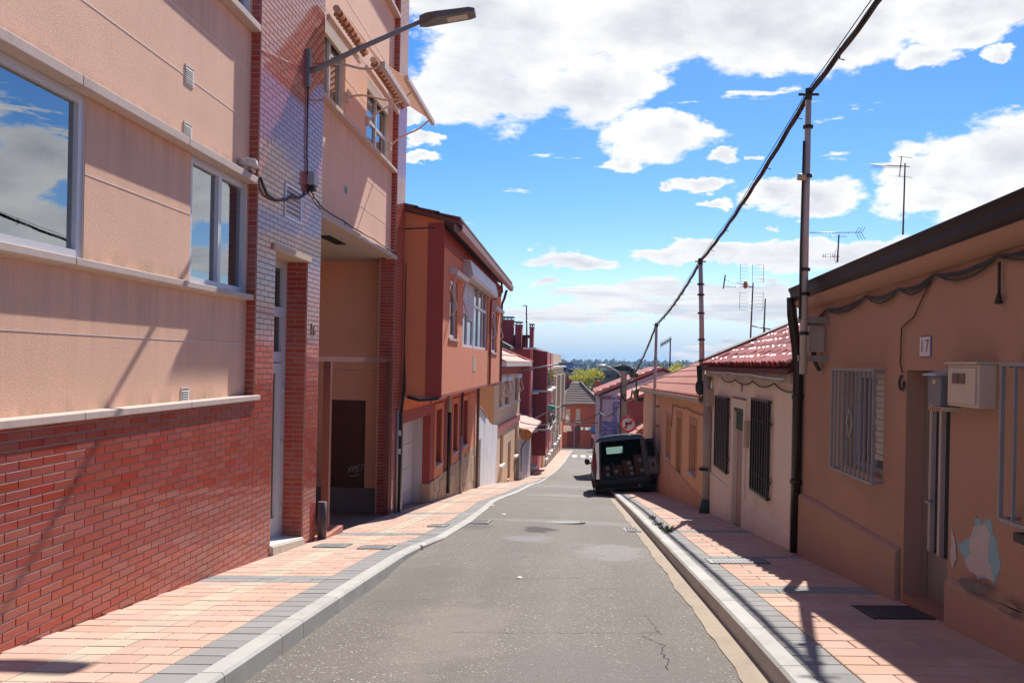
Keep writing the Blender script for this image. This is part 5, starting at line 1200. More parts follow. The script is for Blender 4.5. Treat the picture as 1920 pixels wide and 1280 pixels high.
# roof plane and barrel tiles of the brown house
rs=R(20)
def barrel(L,r,name,material,n=8,th=.012,taper=.85,upside=False):
    key=('barrel',round(L,2),round(r,3),material.name)
    if key in SHARE: return SHARE[key]
    mb=MB(); i0=0
    for k,(x,rr) in enumerate(((0,r),(L,r*taper))):
        for j in range(n+1):
            t=math.pi*j/n; mb.v.append(Vector((x,rr*math.cos(t),rr*math.sin(t)*.85)))
    for j in range(n): mb.f.append([j,j+1,n+2+j,n+1+j]); mb.sm.append(True)
    # front lip thickness
    b=len(mb.v)
    for j in range(n+1): t=math.pi*j/n; mb.v.append(Vector((0,(r-th)*math.cos(t),(r-th)*math.sin(t)*.85)))
    for j in range(n): mb.f.append([j,j+1,b+j+1,b+j]); mb.sm.append(False)
    me=mb.mesh(name); me.materials.append(material); SHARE[key]=me; return me
def tile_roof(parent,x0,z0,ang,y0,y1,pitch,courses,clen,material,slope_y=0,limit=300,r=.09,jit=.012,base_mat=None,skip=None):
    """barrel tiles: columns along the street, courses climbing away from it (+x)"""
    ca,sa=math.cos(ang),math.sin(ang); L=courses*clen
    mb=MB(); mb.hexa([(x0-.02,y0,z0-.06+slope_y*y0),(x0-.02,y1,z0-.06+slope_y*y1),(x0+L*ca,y1,z0-.06+L*sa+slope_y*y1),(x0+L*ca,y0,z0-.06+L*sa+slope_y*y0),(x0-.02,y0,z0+slope_y*y0),(x0-.02,y1,z0+slope_y*y1),(x0+L*ca,y1,z0+L*sa+slope_y*y1),(x0+L*ca,y0,z0+L*sa+slope_y*y0)])
    mb.build('roof_deck',base_mat or material,parent)
    me=barrel(clen*1.12,r,'roof_tile',material); base=wl(parent); n=int((y1-y0)/pitch); cnt=0; stuff=MB()
    order=[(c,k) for c in range(courses) for k in range(n)]
    for (c,k) in order:
        y=y0+(k+.5)*pitch; d=c*clen; p=Vector((x0+d*ca-.03+random.gauss(0,jit),y+random.gauss(0,jit*.5),z0+.0+d*sa+.018+slope_y*y+random.uniform(0,.01)))
        rot=Euler((random.gauss(0,.03),-ang-.035+random.gauss(0,.02)*-1,random.gauss(0,.025)),'XYZ')
        if cnt<limit:
            o=bpy.data.objects.new('roof_tile',me); COL.objects.link(o); o.parent=parent; o.location=p-base; o.rotation_euler=rot; cnt+=1
        else:
            Mx=rot.to_matrix(); i0=len(stuff.v); stuff.v+=[p+Mx@v.co for v in me.vertices]
            for f in me.polygons: stuff.f.append([i0+q for q in f.vertices]); stuff.sm.append(True)
    if stuff.f: stuff.build('roof_tile',material,parent,kind='stuff',recalc=False)
M_RT_A=mat('weathered_barrel_tile',(.40,.17,.11),.8,.2,5,.1,30,bump=.3,rnd=.25,stain=.4,stainc=(.16,.10,.08),sscale=(7,7,7))
tile_roof(A,2.46,.985,rs,-2.9,10.2,.19,5,.38,M_RT_A,slope_y=SL,limit=140,r=.085)
mb=MB(); L=6.0; mb.hexa([(4.0,-3,1.05+.62+.05),(4.0,10.2,.87+.62),(8,10.2,.87+.62+1.45),(8,-3,1.05+.67+1.45),(4.0,-3,1.05+.70),(4.0,10.2,.87+.69),(8,10.2,.87+.69+1.45),(8,-3,1.05+.75+1.45)]); mb.build('upper_roof',M_RT_A,A)
# downpipe
mb=MB(); zb=gz(2.4,10.2)
mb.tube([WR.pt(10.26,.15,.79),WR.pt(10.27,.14,.60),WR.pt(10.28,.08,.22),WR.pt(10.27,.06,-.05),WR.pt(10.27,.06,zb+.02)],.055,10); mb.build('downpipe',M_DPIPE,A)
for z in (-.35,-1.3): mb=MB(); mb.tube([WR.pt(10.27,.06,z),WR.pt(10.27,.06,z+.05)],.066,10); mb.build('pipe_clamp',M_DPIPE,A)
# scrolled window grilles standing proud of the wall
def grille(parent,s0,s1,z0,z1,o,nb,material,diamond=False,scroll=False,label=None,bw=.012,bd=.018,frame=.02):
    mb=MB(); WR.box(mb,s0,s1,o-frame,o+.004,z1-frame,z1); WR.box(mb,s0,s1,o-frame,o+.004,z0,z0+frame); WR.box(mb,s0,s0+frame,o-frame,o+.004,z0+frame,z1-frame); WR.box(mb,s1-frame,s1,o-frame,o+.004,z0+frame,z1-frame)
    g=mb.build('window_grille',material,parent,label=label)
    for k in range(1,nb):
        s=s0+(s1-s0)*k/nb; mb=MB(); WR.box(mb,s-bw/2,s+bw/2,o-bd,o,z0+frame,z1-frame); mb.build('grille_bar',material,g)
    for (s,z) in ((s0+.05,z0+.01),(s1-.05,z0+.01),(s0+.05,z1-.03),(s1-.05,z1-.03)): mb=MB(); WR.box(mb,s-.012,s+.012,-.01,o-frame,z,z+.02); mb.build('grille_stay',material,g)
    if diamond:
        c=((s0+s1)/2,(z0+z1)/2+.0); w=.085; h=.13; P=[(c[0]-w,c[1]),(c[0],c[1]+h),(c[0]+w,c[1]),(c[0],c[1]-h),(c[0]-w,c[1])]
        mb=MB(); mb.tube([WR.pt(a,o+.006,b) for a,b in P],.008,6); mb.build('diamond',mat('pale_grille',(.36,.36,.35),.5),g)
        for s_ in (-1,1):
            mb=MB()
            for v in (-1,1):
                pts=[]
                for t in range(15):
                    a=t/14*math.pi*1.6; rr=.05*(1-t/22); pts.append(WR.pt(c[0]+s_*(.17)+rr*math.cos(a)*s_,o-.02,c[1]+v*(.20+rr*math.sin(a))))
                mb.tube(pts,.006,5)
            mb.build('scroll',material,g)
    if scroll:
        mb=MB()
        for s_ in (-1,1):
            pts=[]
            for t in range(24):
                u=t/23; a=u*math.pi*1.5; pts.append(WR.pt((s0+s1)/2+s_*(.03+.16*math.sin(u*3.1)),o-.02,z1-.22-.40*u+.05*math.sin(a*2)))
            mb.tube(pts,.008,5)
            pts=[WR.pt((s0+s1)/2+s_*(.06+.045*math.cos(t*.6)),o-.02,z1-.17+.045*math.sin(t*.6)) for t in range(11)]; mb.tube(pts,.007,5)
        mb.build('scroll',material,g)
    return g
window(A,WR,GW1[0]+.003,GW1[1]-.003,GW1[2]+.003,GW1[3]-.003,-.10,M_GALU,2,.045,.05)
window(A,WR,GW2[0]+.003,GW2[1]-.003,GW2[2]+.003,GW2[3]-.003,-.10,M_GALU,2,.045,.05)
mb=MB(); z=-.78
while z<-.05: WR.box(mb,7.64,8.05,-.095,-.075-.008*(int(z*100)//5%2),z,z+.046); z+=.05
mb.build('roller_shutter',mat('shutter_cream_white',(.50,.45,.42),.6),A,kind='stuff')
grille(A,7.58,8.80,-.955,.005,.10,10,M_GRILL,diamond=True)
grille(A,4.25,5.37,-.855,.055,.10,7,M_GRILL,scroll=True)
mb=MB(); WR.box(mb,4.2,5.25,-.1,.07,-.95,-.90); mb.build('dark_sill',mat('dark_sill',(.06,.05,.045),.7),A)
# door in its deep recess
od=-.135; M_DF=mat('door_grey_alu',(.20,.165,.15),.45,.06,3); mb=MB()
WR.box(mb,6.302,6.36,od-.05,od,-1.9,-.02); WR.box(mb,7.02,7.118,od-.05,od,-1.9,-.02); WR.box(mb,6.36,7.02,od-.05,od,-.12,-.02); 
fr=mb.build('front_door',M_DF,A)
mb=MB(); WR.box(mb,6.37,7.01,od-.04,od-.005,-1.85,-1.36); mb.build('kick_panel',M_DF,fr)
for s in (6.40,6.60,6.80,6.98): mb=MB(); WR.box(mb,s-.022,s+.022,od-.035,od+.004,-1.36,-.12); mb.build('door_stile',mat('door_stile_pale',(.50,.42,.39),.45,.05),fr)
mb=MB(); mb.poly([WR.pt(6.36,od-.03,-1.36),WR.pt(7.02,od-.03,-1.36),WR.pt(7.02,od-.03,-.12),WR.pt(6.36,od-.03,-.12)]); mb.build('pane',M_DG,fr,recalc=False)
mb=MB(); mb.tube([WR.pt(6.93,od+.0,-.98),WR.pt(6.93,od+.05,-.98),WR.pt(6.84,od+.05,-.98)],.011,8); mb.build('door_handle',M_GALU,fr)
mb=MB(); zf=gz(2.7,6.7); WR.box(mb,6.30,7.12,-.36,.0,zf-.15,zf+.03); mb.build('door_threshold',mat('threshold_tile',(.34,.15,.10),.8,.1,4),A)
# meter cabinets
mc=thing('meter_cabinet','cream plastic meter cabinet with two dark viewing windows beside grille','meter cabinet',WR.pt(5.87,.05,-.22)); M_MC=mat('aged_cream_plastic',(.56,.46,.37),.5,.06,3,stain=.2,stainc=(.4,.3,.22),sscale=(5,5,5))
mb=MB(); WR.box(mb,5.63,6.08,.0,.11,-.225,.045); mb.build('cabinet_body',M_MC,mc,bevel=.006); mb=MB(); WR.box(mb,5.655,6.055,.11,.122,-.205,.02); mb.build('cabinet_door',M_MC,mc,bevel=.005)
mb=MB(); WR.box(mb,5.62,6.09,.0,.13,.046,.058); mb.build('rain_lip',M_MC,mc)
for s in (5.79,5.89): mb=MB(); WR.box(mb,s,s+.085,.122,.130,-.08,-.012); mb.build('viewing_window',mat('meter_window',(.10,.085,.075),.2),mc,bevel=.004)
mx=thing('mailbox','dark grey metal letterbox overlapping the door recess beside cream cabinet','mailbox',WR.pt(6.28,.05,-.25)); 
mb=MB(); WR.box(mb,6.15,6.36,.0,.13,-.235,-.035); mb.build('box_body',mat('letterbox_grey',(.17,.17,.19),.4,.12,8),mx,bevel=.006)
mb=MB(); mb.prism([WR.pt(6.135,0,-.03),WR.pt(6.135,.165,-.034),WR.pt(6.135,.16,-.022),WR.pt(6.135,0,.018)],WR.a*.24); mb.build('lid',mat('letterbox_lid',(.42,.37,.35),.4),mx)
mb=MB(); WR.box(mb,6.23,6.27,.131,.133,-.088,-.062); mb.build('name_label',mat('label_cream',(.60,.52,.38),.7),mx)
mb=MB(); WR.box(mb,6.145,6.365,.0,.12,-.27,-.24); mb.build('cable_plate',M_MC,mx)
for k in range(6): mb=MB(); WR.box(mb,6.16+k*.033,6.17+k*.033,.121,.124,-.268,-.245); mb.build('red_tick',mat('red_ink',(.35,.05,.04),.7),mx)
mb=MB(); mb.tube([WR.pt(6.13,.03,-.10),WR.pt(6.10,.05,-.13),WR.pt(6.11,.05,-.18)],.012,6); mb.build('bell_wire',M_CABLE,mx)
# house number plates 1 7
nm=thing('house_number','pair of white enamel plates reading 17 above the brown house door','house number',WR.pt(6.75,0,.1)); M_EN=mat('white_enamel',(.66,.62,.62),.3,.05); M_BLUE=mat('enamel_blue',(.03,.05,.20),.3)
for (s,t_) in ((6.795,'1'),(6.70,'7')):
    mb=MB(); WR.box(mb,s-.045,s+.045,.0,.012,.105,.245); mb.build('number_plate',M_EN,nm); text_on(WR,t_,s,.014,.175,.13,M_BLUE,nm,'numeral',-1,.001)
mb=MB(); WR.box(mb,6.648,6.846,.0,.006,.098,.252); mb.build('plate_backing',M_BLUE,nm)
# peeled paint showing blue and grey undercoat; patched mortar on the plinth
def blob_patch(pts,o,material,name,parent,label=None,jit=.007,th=.002):
    P=[]
    for i in range(len(pts)):
        a,b=Vector(pts[i]),Vector(pts[(i+1)%len(pts)])
        for k in range(5): q=a.lerp(b,k/5); P.append((q.x+random.gauss(0,jit),q.y+random.gauss(0,jit)))
    cx=sum(p[0] for p in P)/len(P); cy=sum(p[1] for p in P)/len(P); mb=MB()
    F=[WR.pt(*( (s),),o,z) for s,z in P]; B=[WR.pt(s,o-th,z) for s,z in P]; mb.poly(F)
    for k in range(len(P)): mb.poly([F[k],F[(k+1)%len(P)],B[(k+1)%len(P)],B[k]])
    return mb.build(name,material,parent,label=label)
def pxs(L,o=0): return [WR.at(x,y,o) for x,y in L]
M_PB=mat('old_blue_paint',(.24,.42,.47),.9,.15,5,stain=.6,stainc=(.35,.34,.34),sscale=(9,9,9)); M_PG=mat('pinkish_undercoat',(.50,.43,.41),.9,.1,5,.05,60,stain=.4,stainc=(.30,.33,.35),sscale=(6,6,6))
blob_patch(pxs([(1830,963),(1838,975),(1845,982),(1849,972),(1857,975),(1862,995),(1872,1030),(1876,1065),(1871,1080),(1866,1097),(1855,1086),(1835,1083),(1812,1062),(1808,1045),(1795,1022),(1815,1010),(1827,990)]),.002,M_PB,'blue_peel_patch',A,'peeled patch of old blue paint')
blob_patch(pxs([(1828,984),(1848,984),(1858,1000),(1855,1020),(1852,1050),(1862,1070),(1866,1094),(1855,1083),(1835,1080),(1815,1062),(1811,1048),(1822,1035),(1818,1015)]),.0035,M_PG,'undercoat_patch',A,'bare pinkish undercoat')
blob_patch(pxs([(1786,990),(1792,1010),(1794,1040),(1790,1062),(1783,1058)]),.006,M_PG,'undercoat_patch',A)
M_MORT=mat('grey_cement_patch',(.17,.145,.135),.95,.15,8,bump=.6)
blob_patch(pxs([(1797,1086),(1810,1082),(1838,1096),(1856,1104),(1845,1112),(1820,1108),(1803,1098)],.055),.062,M_MORT,'cement_patch',A)
blob_patch(pxs([(1866,1125),(1880,1118),(1905,1135),(1918,1150),(1890,1146),(1872,1138)],.055),.060,mat('rough_cement',(.30,.20,.15),.95,.2,9,bump=.8),'cement_patch',A)
# cables under the eaves
base_=[(10.2,.52),(9.6,.60),(9.15,.615),(8.4,.55),(7.75,.655),(7.0,.60),(6.75,.66),(6.2,.60),(5.56,.655),(5.0,.60),(4.4,.66)]
zc=lambda s: .735+SL*s-.0
pts=[WR.pt(10.1,.03,.50),WR.pt(9.3,.03,.60),WR.pt(8.05,.03,.64),WR.pt(7.25,.03,.64),WR.pt(6.55,.03,.68),WR.pt(5.60,.03,.70),WR.pt(4.6,.03,.75),WR.pt(3,.03,.75)]
for (r,sg,lb) in ((.010,.035,'black cable looped along the brown wall under the eaves, taut'),(.008,.085,'second slack black cable under the brown house eaves'),(.007,.055,'thin cable hung between the clips under brown eaves')):
    cable('eaves_cable',pts,r,lb,sg,wob=.002,group='cables under the brown eaves')
for q in pts[1:-1]:
    pass
mb=MB(); mb.tube([WR.pt(5.57,.03,.66),WR.pt(5.565,.03,.47)],.010,6); mb.tube([WR.pt(5.565,.03,.47),WR.pt(5.56,.035,.41)],[.012,.026],6); mb.build('hanging_cable_end',M_CABLE,label='cable end with frayed tip hanging on the brown wall',cat='cable')
cable('wall_wire',[WR.pt(6.65,.02,.64),WR.pt(6.95,.02,.40),WR.pt(7.20,.02,.33),WR.pt(7.21,.02,.05),WR.pt(7.16,.02,-.02)],.006,'reddish wire running down to the brown house door',0,material=mat('brown_wire',(.11,.04,.03),.7),wob=.001)
mb=MB(); pts=[WR.pt(7.17+.05*math.sin(t*.5),.02,-.10+.055*math.cos(t*.5)) for t in range(11)]; mb.tube(pts,.010,6); mb.build('cable_loop',M_CABLE,label='small black cable loop by the top of the brown house door',cat='cable')
# insulator box bracketed to the corner
bx=thing('bracket_box','pale weathered electrical box on steel brackets at the brown house corner','electrical box',WR.pt(9.3,.1,.1)); M_BXS=mat('weathered_pale_box',(.47,.40,.34),.7,.1,5,stain=.4,stainc=(.3,.2,.15),sscale=(6,6,6)); M_BRK=mat('galvanised_dull',(.30,.27,.25),.55,.12,6,metal=.3,stain=.4,stainc=(.22,.15,.11),sscale=(8,8,8))
mb=MB(); WR.box(mb,9.42,9.72,.0,.17,.17,.44); mb.build('box_body',M_BXS,bx,bevel=.01)
for z in (.46,.07): mb=MB(); WR.box(mb,9.27,9.33,-.01,.30,z,z+.06); mb.build('bracket',M_BRK,bx)
for k in range(3): mb=MB(); mb.tube([WR.pt(9.50+k*.06,.08,.17),WR.pt(9.50+k*.05,.06,.06),WR.pt(9.45+k*.03,.04,-.02)],.012,6); mb.build('outgoing_cable',M_CABLE,bx)
# ================================================================ steel poles and the overhead bundle
M_POLE=mat('galvanised_pole',(.46,.40,.355),.55,.10,4,metal=.1,stain=.5,stainc=(.30,.19,.15),sscale=(3,3,1.2))
def pole(pts,r,label,clamps=(),group='steel cable poles along the right side'):
    t=thing('cable_pole',label,'cable pole',pts[0],group)
    mb=MB(); mb.tube(pts,r,12); mb.build('pole_tube',M_POLE,t)
    a,b=Vector(pts[0]),Vector(pts[-1])
    for z in clamps:
        u=(z-a.z)/(b.z-a.z); c=a.lerp(b,u); mb=MB(); mb.tube([c-Vector((0,0,.015)),c+Vector((0,0,.015))],(r if not isinstance(r,list) else r[0])*1.25,10); mb.build('clamp',M_CABLE,t)
    mb=MB(); top=b; mb.tube([top+Vector((-.10,0,-.02)),top+Vector((.10,0,-.02))],.014,6); mb.tube([top+Vector((0,0,-.08)),top+Vector((0,0,.04))],(r if not isinstance(r,list) else r[-1])*1.1,8); mb.build('cable_saddle',M_CABLE,t,kind=None)
    return t
p1=pole([(2.30,9.28,-.06),(2.30,9.3,1.4),(2.305,9.3,2.80)],[.040,.035,.031],'tall grey steel pole bracketed to the brown house corner',(.35,.75,1.0,1.95,2.45))
mb=MB(); mb.tube([(2.26,9.27,2.3),(2.25,9.27,1.2),(2.25,9.26,.5)],.012,6); mb.build('pole_cable',M_CABLE,p1)
mb=MB(); mb.tube([(2.28,9.25,1.93),(2.20,9.25,1.93)],.035,8); mb.build('insulator',mat('brass_insulator',(.45,.35,.22),.4),p1)
p2=pole([(2.395,17.2,-.55),(2.36,17.2,.8),(2.315,17.2,2.0)],[.055,.046,.042],'steel pole at the join of white and orange houses',(.1,.5,1.0,1.35,1.55))
mb=MB(); zb=gz(2.5,17.0); mb.tube([(2.46,17.0,-.15),(2.48,17.0,-1.2),(2.50,17.0,zb+.25)],[.075,.085,.095],14); mb.build('lower_tube',mat('grey_fibre_pipe',(.36,.31,.27),.8,.12,4,stain=.5,stainc=(.25,.18,.14),sscale=(4,4,2)),p2)
mb=MB(); mb.tube([(2.50,17.0,zb-.02),(2.50,17.0,zb+.14),(2.50,17.0,zb+.26)],[.16,.13,.10],12); mb.build('green_foot',mat('dark_green_paint',(.015,.05,.045),.5,.2,8),p2)
mb=MB(); mb.tube([(2.44,17.0,-1.95),(2.44,17.0,-1.90)],.11,10); mb.build('clamp',M_CABLE,p2)
mb=MB(); mb.tube([(2.32,17.15,0),(2.34,17.1,-.35)],.05,8); mb.ball((2.34,17.1,-.4),.09,.08,.16,8,6); mb.build('cable_joint',M_CABLE,p2)
p3=pole([(2.40,27.5,-2.9),(2.40,27.5,-1.2),(2.42,27.5,1.24)],.045,'thin steel pole standing off the orange house wall',(-.9,.2))
for z in (-1.28,-1.88): mb=MB(); mb.box(2.38,2.56,27.46,27.54,z,z+.06); mb.build('bracket',M_BRK,p3)
# twisted bundle
def bundle(pts,r,label,n=3):
    t=thing('overhead_cable',label,'overhead cable',pts[len(pts)//2][:3])
    P=[]
    for i in range(len(pts)-1):
        a,b=Vector(pts[i][:3]),Vector(pts[i+1][:3]); sg=pts[i][3] if len(pts[i])>3 else .1
        m=max(8,int((b-a).length/.25))
        for k in range(m): u=k/m; q=a.lerp(b,u); q.z-=sg*4*u*(1-u); P.append(q)
    P.append(Vector(pts[-1][:3]))
    for s in range(n):
        mb=MB(); Q=[]
        for i,q in enumerate(P):
            a=i*.55+s*6.283/n; Q.append(q+Vector((math.cos(a)*r*.9,0,math.sin(a)*r*.9)))
        mb.tube(Q,r*.8,6); mb.build('strand',M_CABLE,t)
    mb=MB(); Q=[q+Vector((-.02,0,r*2.6+.012*math.sin(i*.4))) for i,q in enumerate(P)]; mb.tube(Q,r*.28,5); mb.build('messenger_wire',M_CABLE,t)
    for i in range(3,len(P)-1,6):
        q=P[i]; mb=MB(); mb.tube([q+Vector((0,0,r*3)),q+Vector((.01,.02,-r*2.4)),q+Vector((.05,.01,-r*3.1))],r*.35,5); mb.build('cable_tie',M_CABLE,t)
    return t
bundle([(2.33,-1.5,3.75,.12),(2.32,9.3,2.80,.10),(2.33,17.2,2.00,.13),(2.42,27.5,1.24,.35),(2.06,39.5,-1.0)],.0175,'long twisted black cable bundle running pole to pole down the right side')
# ================================================================ right: pale cream house with black grilles
M_CRM=mat('stained_cream_render',(.78,.64,.53),.92,.08,1.2,.04,90,bump=.4,stain=.35,stainc=(.58,.42,.32),sscale=(1.5,1.5,.6))
M_BLK=mat('black_iron_paint',(.012,.012,.014),.4,.1,6)
B=thing('cream_cottage','low stained cream cottage with red barrel tile roof and black window bars','house',(2.55,13.8,gz(2.55,13.8)))
g1=(15.05,16.15,-1.74,-.53); g2=(11.9,12.85,-1.70,-.45); dB=(13.75,14.58,-3.2,-.64)
mb=MB(); WR.sheet(mb,10.25,17.3,-3.4,-.05,0,.25,[g1,g2,dB]); mb.build('front_wall',M_CRM,B,recalc=False)
mb=MB(); mb.box(2.82,9,10.26,17.28,-3.4,-.08); mb.build('house_body',M_CRM,B)
for (a,b) in ((10.3,13.68),(14.66,17.28)): mb=MB(); P=WR.pt; mb.prism([P(a,o,z) for o,z in ((0,-3.4),(.022,-3.4),(.022,-1.975),(.0,-1.955))],WR.a*(b-a)); mb.build('plinth',M_CRM,B)
mb=MB(); WR.box(mb,13.55,13.75,0,.018,-2.6,-.50); WR.box(mb,14.58,14.78,0,.018,-2.6,-.50); WR.box(mb,13.75,14.58,0,.018,-.64,-.50); mb.build('door_surround',M_CRM,B,kind=None)
mb=MB(); WR.box(mb,13.6,14.72,0,.03,-.50,-.485); mb.build('drip_ledge',mat('rust_brown',(.20,.08,.05),.9),B)
mb=MB(); WR.box(mb,13.75,14.58,-.09,-.05,-2.6,-.64); mb.build('door',mat('dusty_pink_door',(.40,.29,.23),.7,.1,2),B)
M_GB=mat('green_blind',(.045,.085,.045),.8,.15,6)
z=-.99
for k in range(7): mb=MB(); WR.box(mb,13.77,14.56,-.045,-.025,z+k*.05,z+k*.05+.044); mb.build('blind_slat',M_GB,B)
mb=MB(); WR.box(mb,13.76,14.57,-.045,.012,-.70,-.642); mb.build('blind_box',M_GB,B)
for (a,b,c,d) in (g1,g2):
    mb=MB(); WR.box(mb,a+.003,b-.003,-.2,-.15,c+.003,d-.003); mb.build('window',M_GLASS,B)
    gr=grille(B,a-.1,b+.1,c-.03,d+.02,.06,8 if a>14 else 7,M_BLK,bw=.03 if a<14 else .05,bd=.03,frame=.03)
    for z in (c+.2,d-.3): mb=MB(); WR.box(mb,a-.2,b+.18,.03,.046,z,z+.035); mb.build('cross_bar',M_BLK,gr)
mb=MB(); WR.box(mb,16.75,17.15,0,.12,-.75,-.42); mb.build('meter_box',mat('tan_meter_box',(.40,.30,.22),.7,.1),B,bevel=.01)
mb=MB(); WR.box(mb,13.32,13.5,0,.05,-1.18,-.80); mb.build('letter_box',mat('tan_meter_box',(.4,.3,.22)),B)
mb=MB(); WR.box(mb,13.9,14.0,0,.02,-.38,-.26); mb.build('number_tile',mat('grey_tile_small',(.35,.30,.28),.6),B)
# scalloped cornice: row of half round corbels under the tiles
M_SCL=mat('grey_scallop',(.42,.36,.31),.85,.12,5,bump=.3)
n=14
for k in range(n):
    s0=10.4+k*(16.95-10.4)/n; w=(16.95-10.4)/n; mb=MB(); pts=[]
    prof=[]
    for t in range(7): a=math.pi*t/6; prof.append((s0+w/2-w/2*math.cos(a),-.10-.085*math.sin(a)))
    top=[(s0+w,-.03),(s0,-.03)]
    A_=[WR.pt(s,.0,z) for s,z in prof+top]; mb.prism(A_,WR.n*(.11+.02*(k%2))); mb.build('scallop',M_SCL,B)
M_WIREW=mat('white_cable',(.62,.60,.58),.5)
cable('eaves_cable',[WR.pt(10.6,.145,-.13),WR.pt(12.6,.145,-.10),WR.pt(14.2,.145,-.09),WR.pt(16.9,.145,-.08)],.012,'white cable running along the cream cottage eaves',.012,material=M_WIREW)
cable('eaves_cable',[WR.pt(10.3,.03,-.24),WR.pt(11.6,.03,-.20),WR.pt(13.0,.03,-.20),WR.pt(14.4,.03,-.20),WR.pt(15.8,.03,-.19)],.010,'dark cable hanging in loops across the cream cottage front',.065)
M_RT_B=mat('glazed_red_barrel_tile',(.32,.045,.032),.8,.15,5,.06,40,bump=.2,rnd=.24,spec=.1,coat=.25,croughness=.08)
tile_roof(B,2.40,-.015,R(24),10.28,17.05,.195,7,.36,M_RT_B,limit=240,r=.095,base_mat=mat('dark_red_gap',(.12,.03,.02),.9))
mb=MB(); L=7*.36; ca,sa=math.cos(R(24)),math.sin(R(24)); mb.hexa([(2.40+L*ca,10.28,-.015+L*sa-.05),(2.40+L*ca,17.2,-.015+L*sa-.05),(9,17.2,3.0),(9,10.28,3.0),(2.40+L*ca,10.28,-.015+L*sa+.05),(2.40+L*ca,17.2,-.015+L*sa+.05),(9,17.2,3.1),(9,10.28,3.1)]); mb.build('upper_roof',M_RT_B,B)
# lead flashing along the far verge
mb=MB(); mb.hexa([(2.38,17.1,-.02),(2.38,17.32,-.02),(8,17.32,-.10+5.8*.445),(8,17.1,-.10+5.8*.445),(2.38,17.1,.12),(2.38,17.32,.14),(8,17.32,.09+5.8*.445),(8,17.1,.07+5.8*.445)]); mb.build('verge_flashing',mat('brown_flashing',(.11,.055,.05),.6,.15,4),B)
# ================================================================ right: long orange rendered house
M_OCH=mat('ochre_orange_render',(.72,.39,.20),.92,.07,1.0,.03,90,bump=.3,stain=.35,stainc=(.42,.20,.12),sscale=(1,1,.5))
Cc=thing('ochre_house','ochre orange house with tiled roof beside the parked van','house',(2.55,25,gz(2.55,25)))
cw=[(24.1,25.1,-2.50,-1.42),(19.05,20.0,-2.30,-1.26),(28.75,29.4,-2.7,-1.85),(21.7,22.6,-3.6,-1.26)]
mb=MB(); WR.sheet(mb,17.32,33.8,-5.2,-.70,0,.2,cw); mb.build('front_wall',M_OCH,Cc,recalc=False)
mb=MB(); mb.box(2.78,11,17.34,33.78,-5.2,-.75); mb.build('house_body',M_OCH,Cc)
for i,(a,b,c,d) in enumerate(cw):
    mb=MB(); WR.box(mb,a+.002,b-.002,-.14,-.10,c,d); mb.build('shutter' if i<3 else 'door',mat('brown_slat_shutter',(.13,.065,.04),.7,.1,5),Cc)
    mb=MB(); WR.box(mb,a-.14,a,0,.015,c,d+.14); WR.box(mb,b,b+.14,0,.015,c,d+.14); WR.box(mb,a,b,0,.015,d,d+.14); mb.build('surround',mat('surround_ochre',(.50,.25,.14),.9,.05),Cc)
    if i<3: mb=MB(); WR.box(mb,a-.1,b+.1,0,.07,c-.05,c); mb.build('sill',M_LEDGE,Cc)
mb=MB(); P=WR.pt; mb.prism([P(17.35,o,z) for o,z in ((0,-5.2),(.03,-5.2),(.03,-2.62),(0,-2.60))],WR.a*16.4); mb.build('plinth',mat('plinth_rust',(.60,.29,.15),.92,.08,1,stain=.4,stainc=(.30,.13,.08)),Cc)
# roof rises from the street at about 24 degrees; eaves fall slightly with the hill
ez=lambda y:-.60-.0165*(y-17.3)
M_FT=mat('flat_clay_tile',(.55,.165,.095),.75,.12,2,.06,40,bump=.4,rnd=.08,stain=.25,stainc=(.30,.13,.09),sscale=(3,3,3))
sl=.445; rows=12
mb=MB(); y0,y1=17.33,33.9; mb.hexa([(2.42,y0,ez(y0)-.06),(2.42,y1,ez(y1)-.06),(8,y1,ez(y1)-.1+5.6*sl),(8,y0,ez(y0)-.1+5.6*sl),(2.42,y0,ez(y0)),(2.42,y1,ez(y1)),(8,y1,ez(y1)+5.58*sl),(8,y0,ez(y0)+5.58*sl)]); mb.build('roof_deck',mat('roof_shadow_gap',(.15,.06,.04),.9),Cc)
tm={}
def flat_tile_mesh(wy,lx):
    mb=MB(); n=4; k=.022
    # interlocking tile with a raised roll on one side
    ys=[0,wy*.55,wy*.66,wy*.80,wy*.92,wy*.985]; zs_=[0,0,k,k*1.2,k,.002]; i0=0
    for x,dz in ((0,.035),(lx,.0)):
        for y,z in zip(ys,zs_): mb.v.append(Vector((x,y,z+dz)))
    m_=len(ys)
    for j in range(m_-1): mb.f.append([j,j+1,m_+j+1,m_+j]); mb.sm.append(False)
    b=len(mb.v)
    for y in ys: mb.v.append(Vector((0,y,-.01)))
    for j in range(m_-1): mb.f.append([j,j+1,b+j+1,b+j]); mb.sm.append(False)
    me=mb.mesh('roof_tile'); me.materials.append(M_FT); return me
lx=.55; wy=.33; me=flat_tile_mesh(wy,lx); base=wl(Cc); cnt=0; stf=MB()
ang=math.atan(sl)
for c in range(rows):
    k=0; y=y0
    while y<y1-.1:
        x=2.40+c*(lx-.05)*math.cos(ang); z=ez(y)+.01+(x-2.42)*sl; p=Vector((x,y,z)); rot=Euler((-.0135,-ang,random.gauss(0,.006)),'XYZ')
        if cnt<300 and c<6:
            o=bpy.data.objects.new('roof_tile',me); COL.objects.link(o); o.parent=Cc; o.location=p-base; o.rotation_euler=rot; cnt+=1
        else:
            Mx=rot.to_matrix(); i0=len(stf.v); stf.v+=[p+Mx@v.co for v in me.vertices]
            for f in me.polygons: stf.f.append([i0+q for q in f.vertices]); stf.sm.append(False)
        y+=wy
stf.build('roof_tile',M_FT,Cc,kind='stuff',recalc=False)
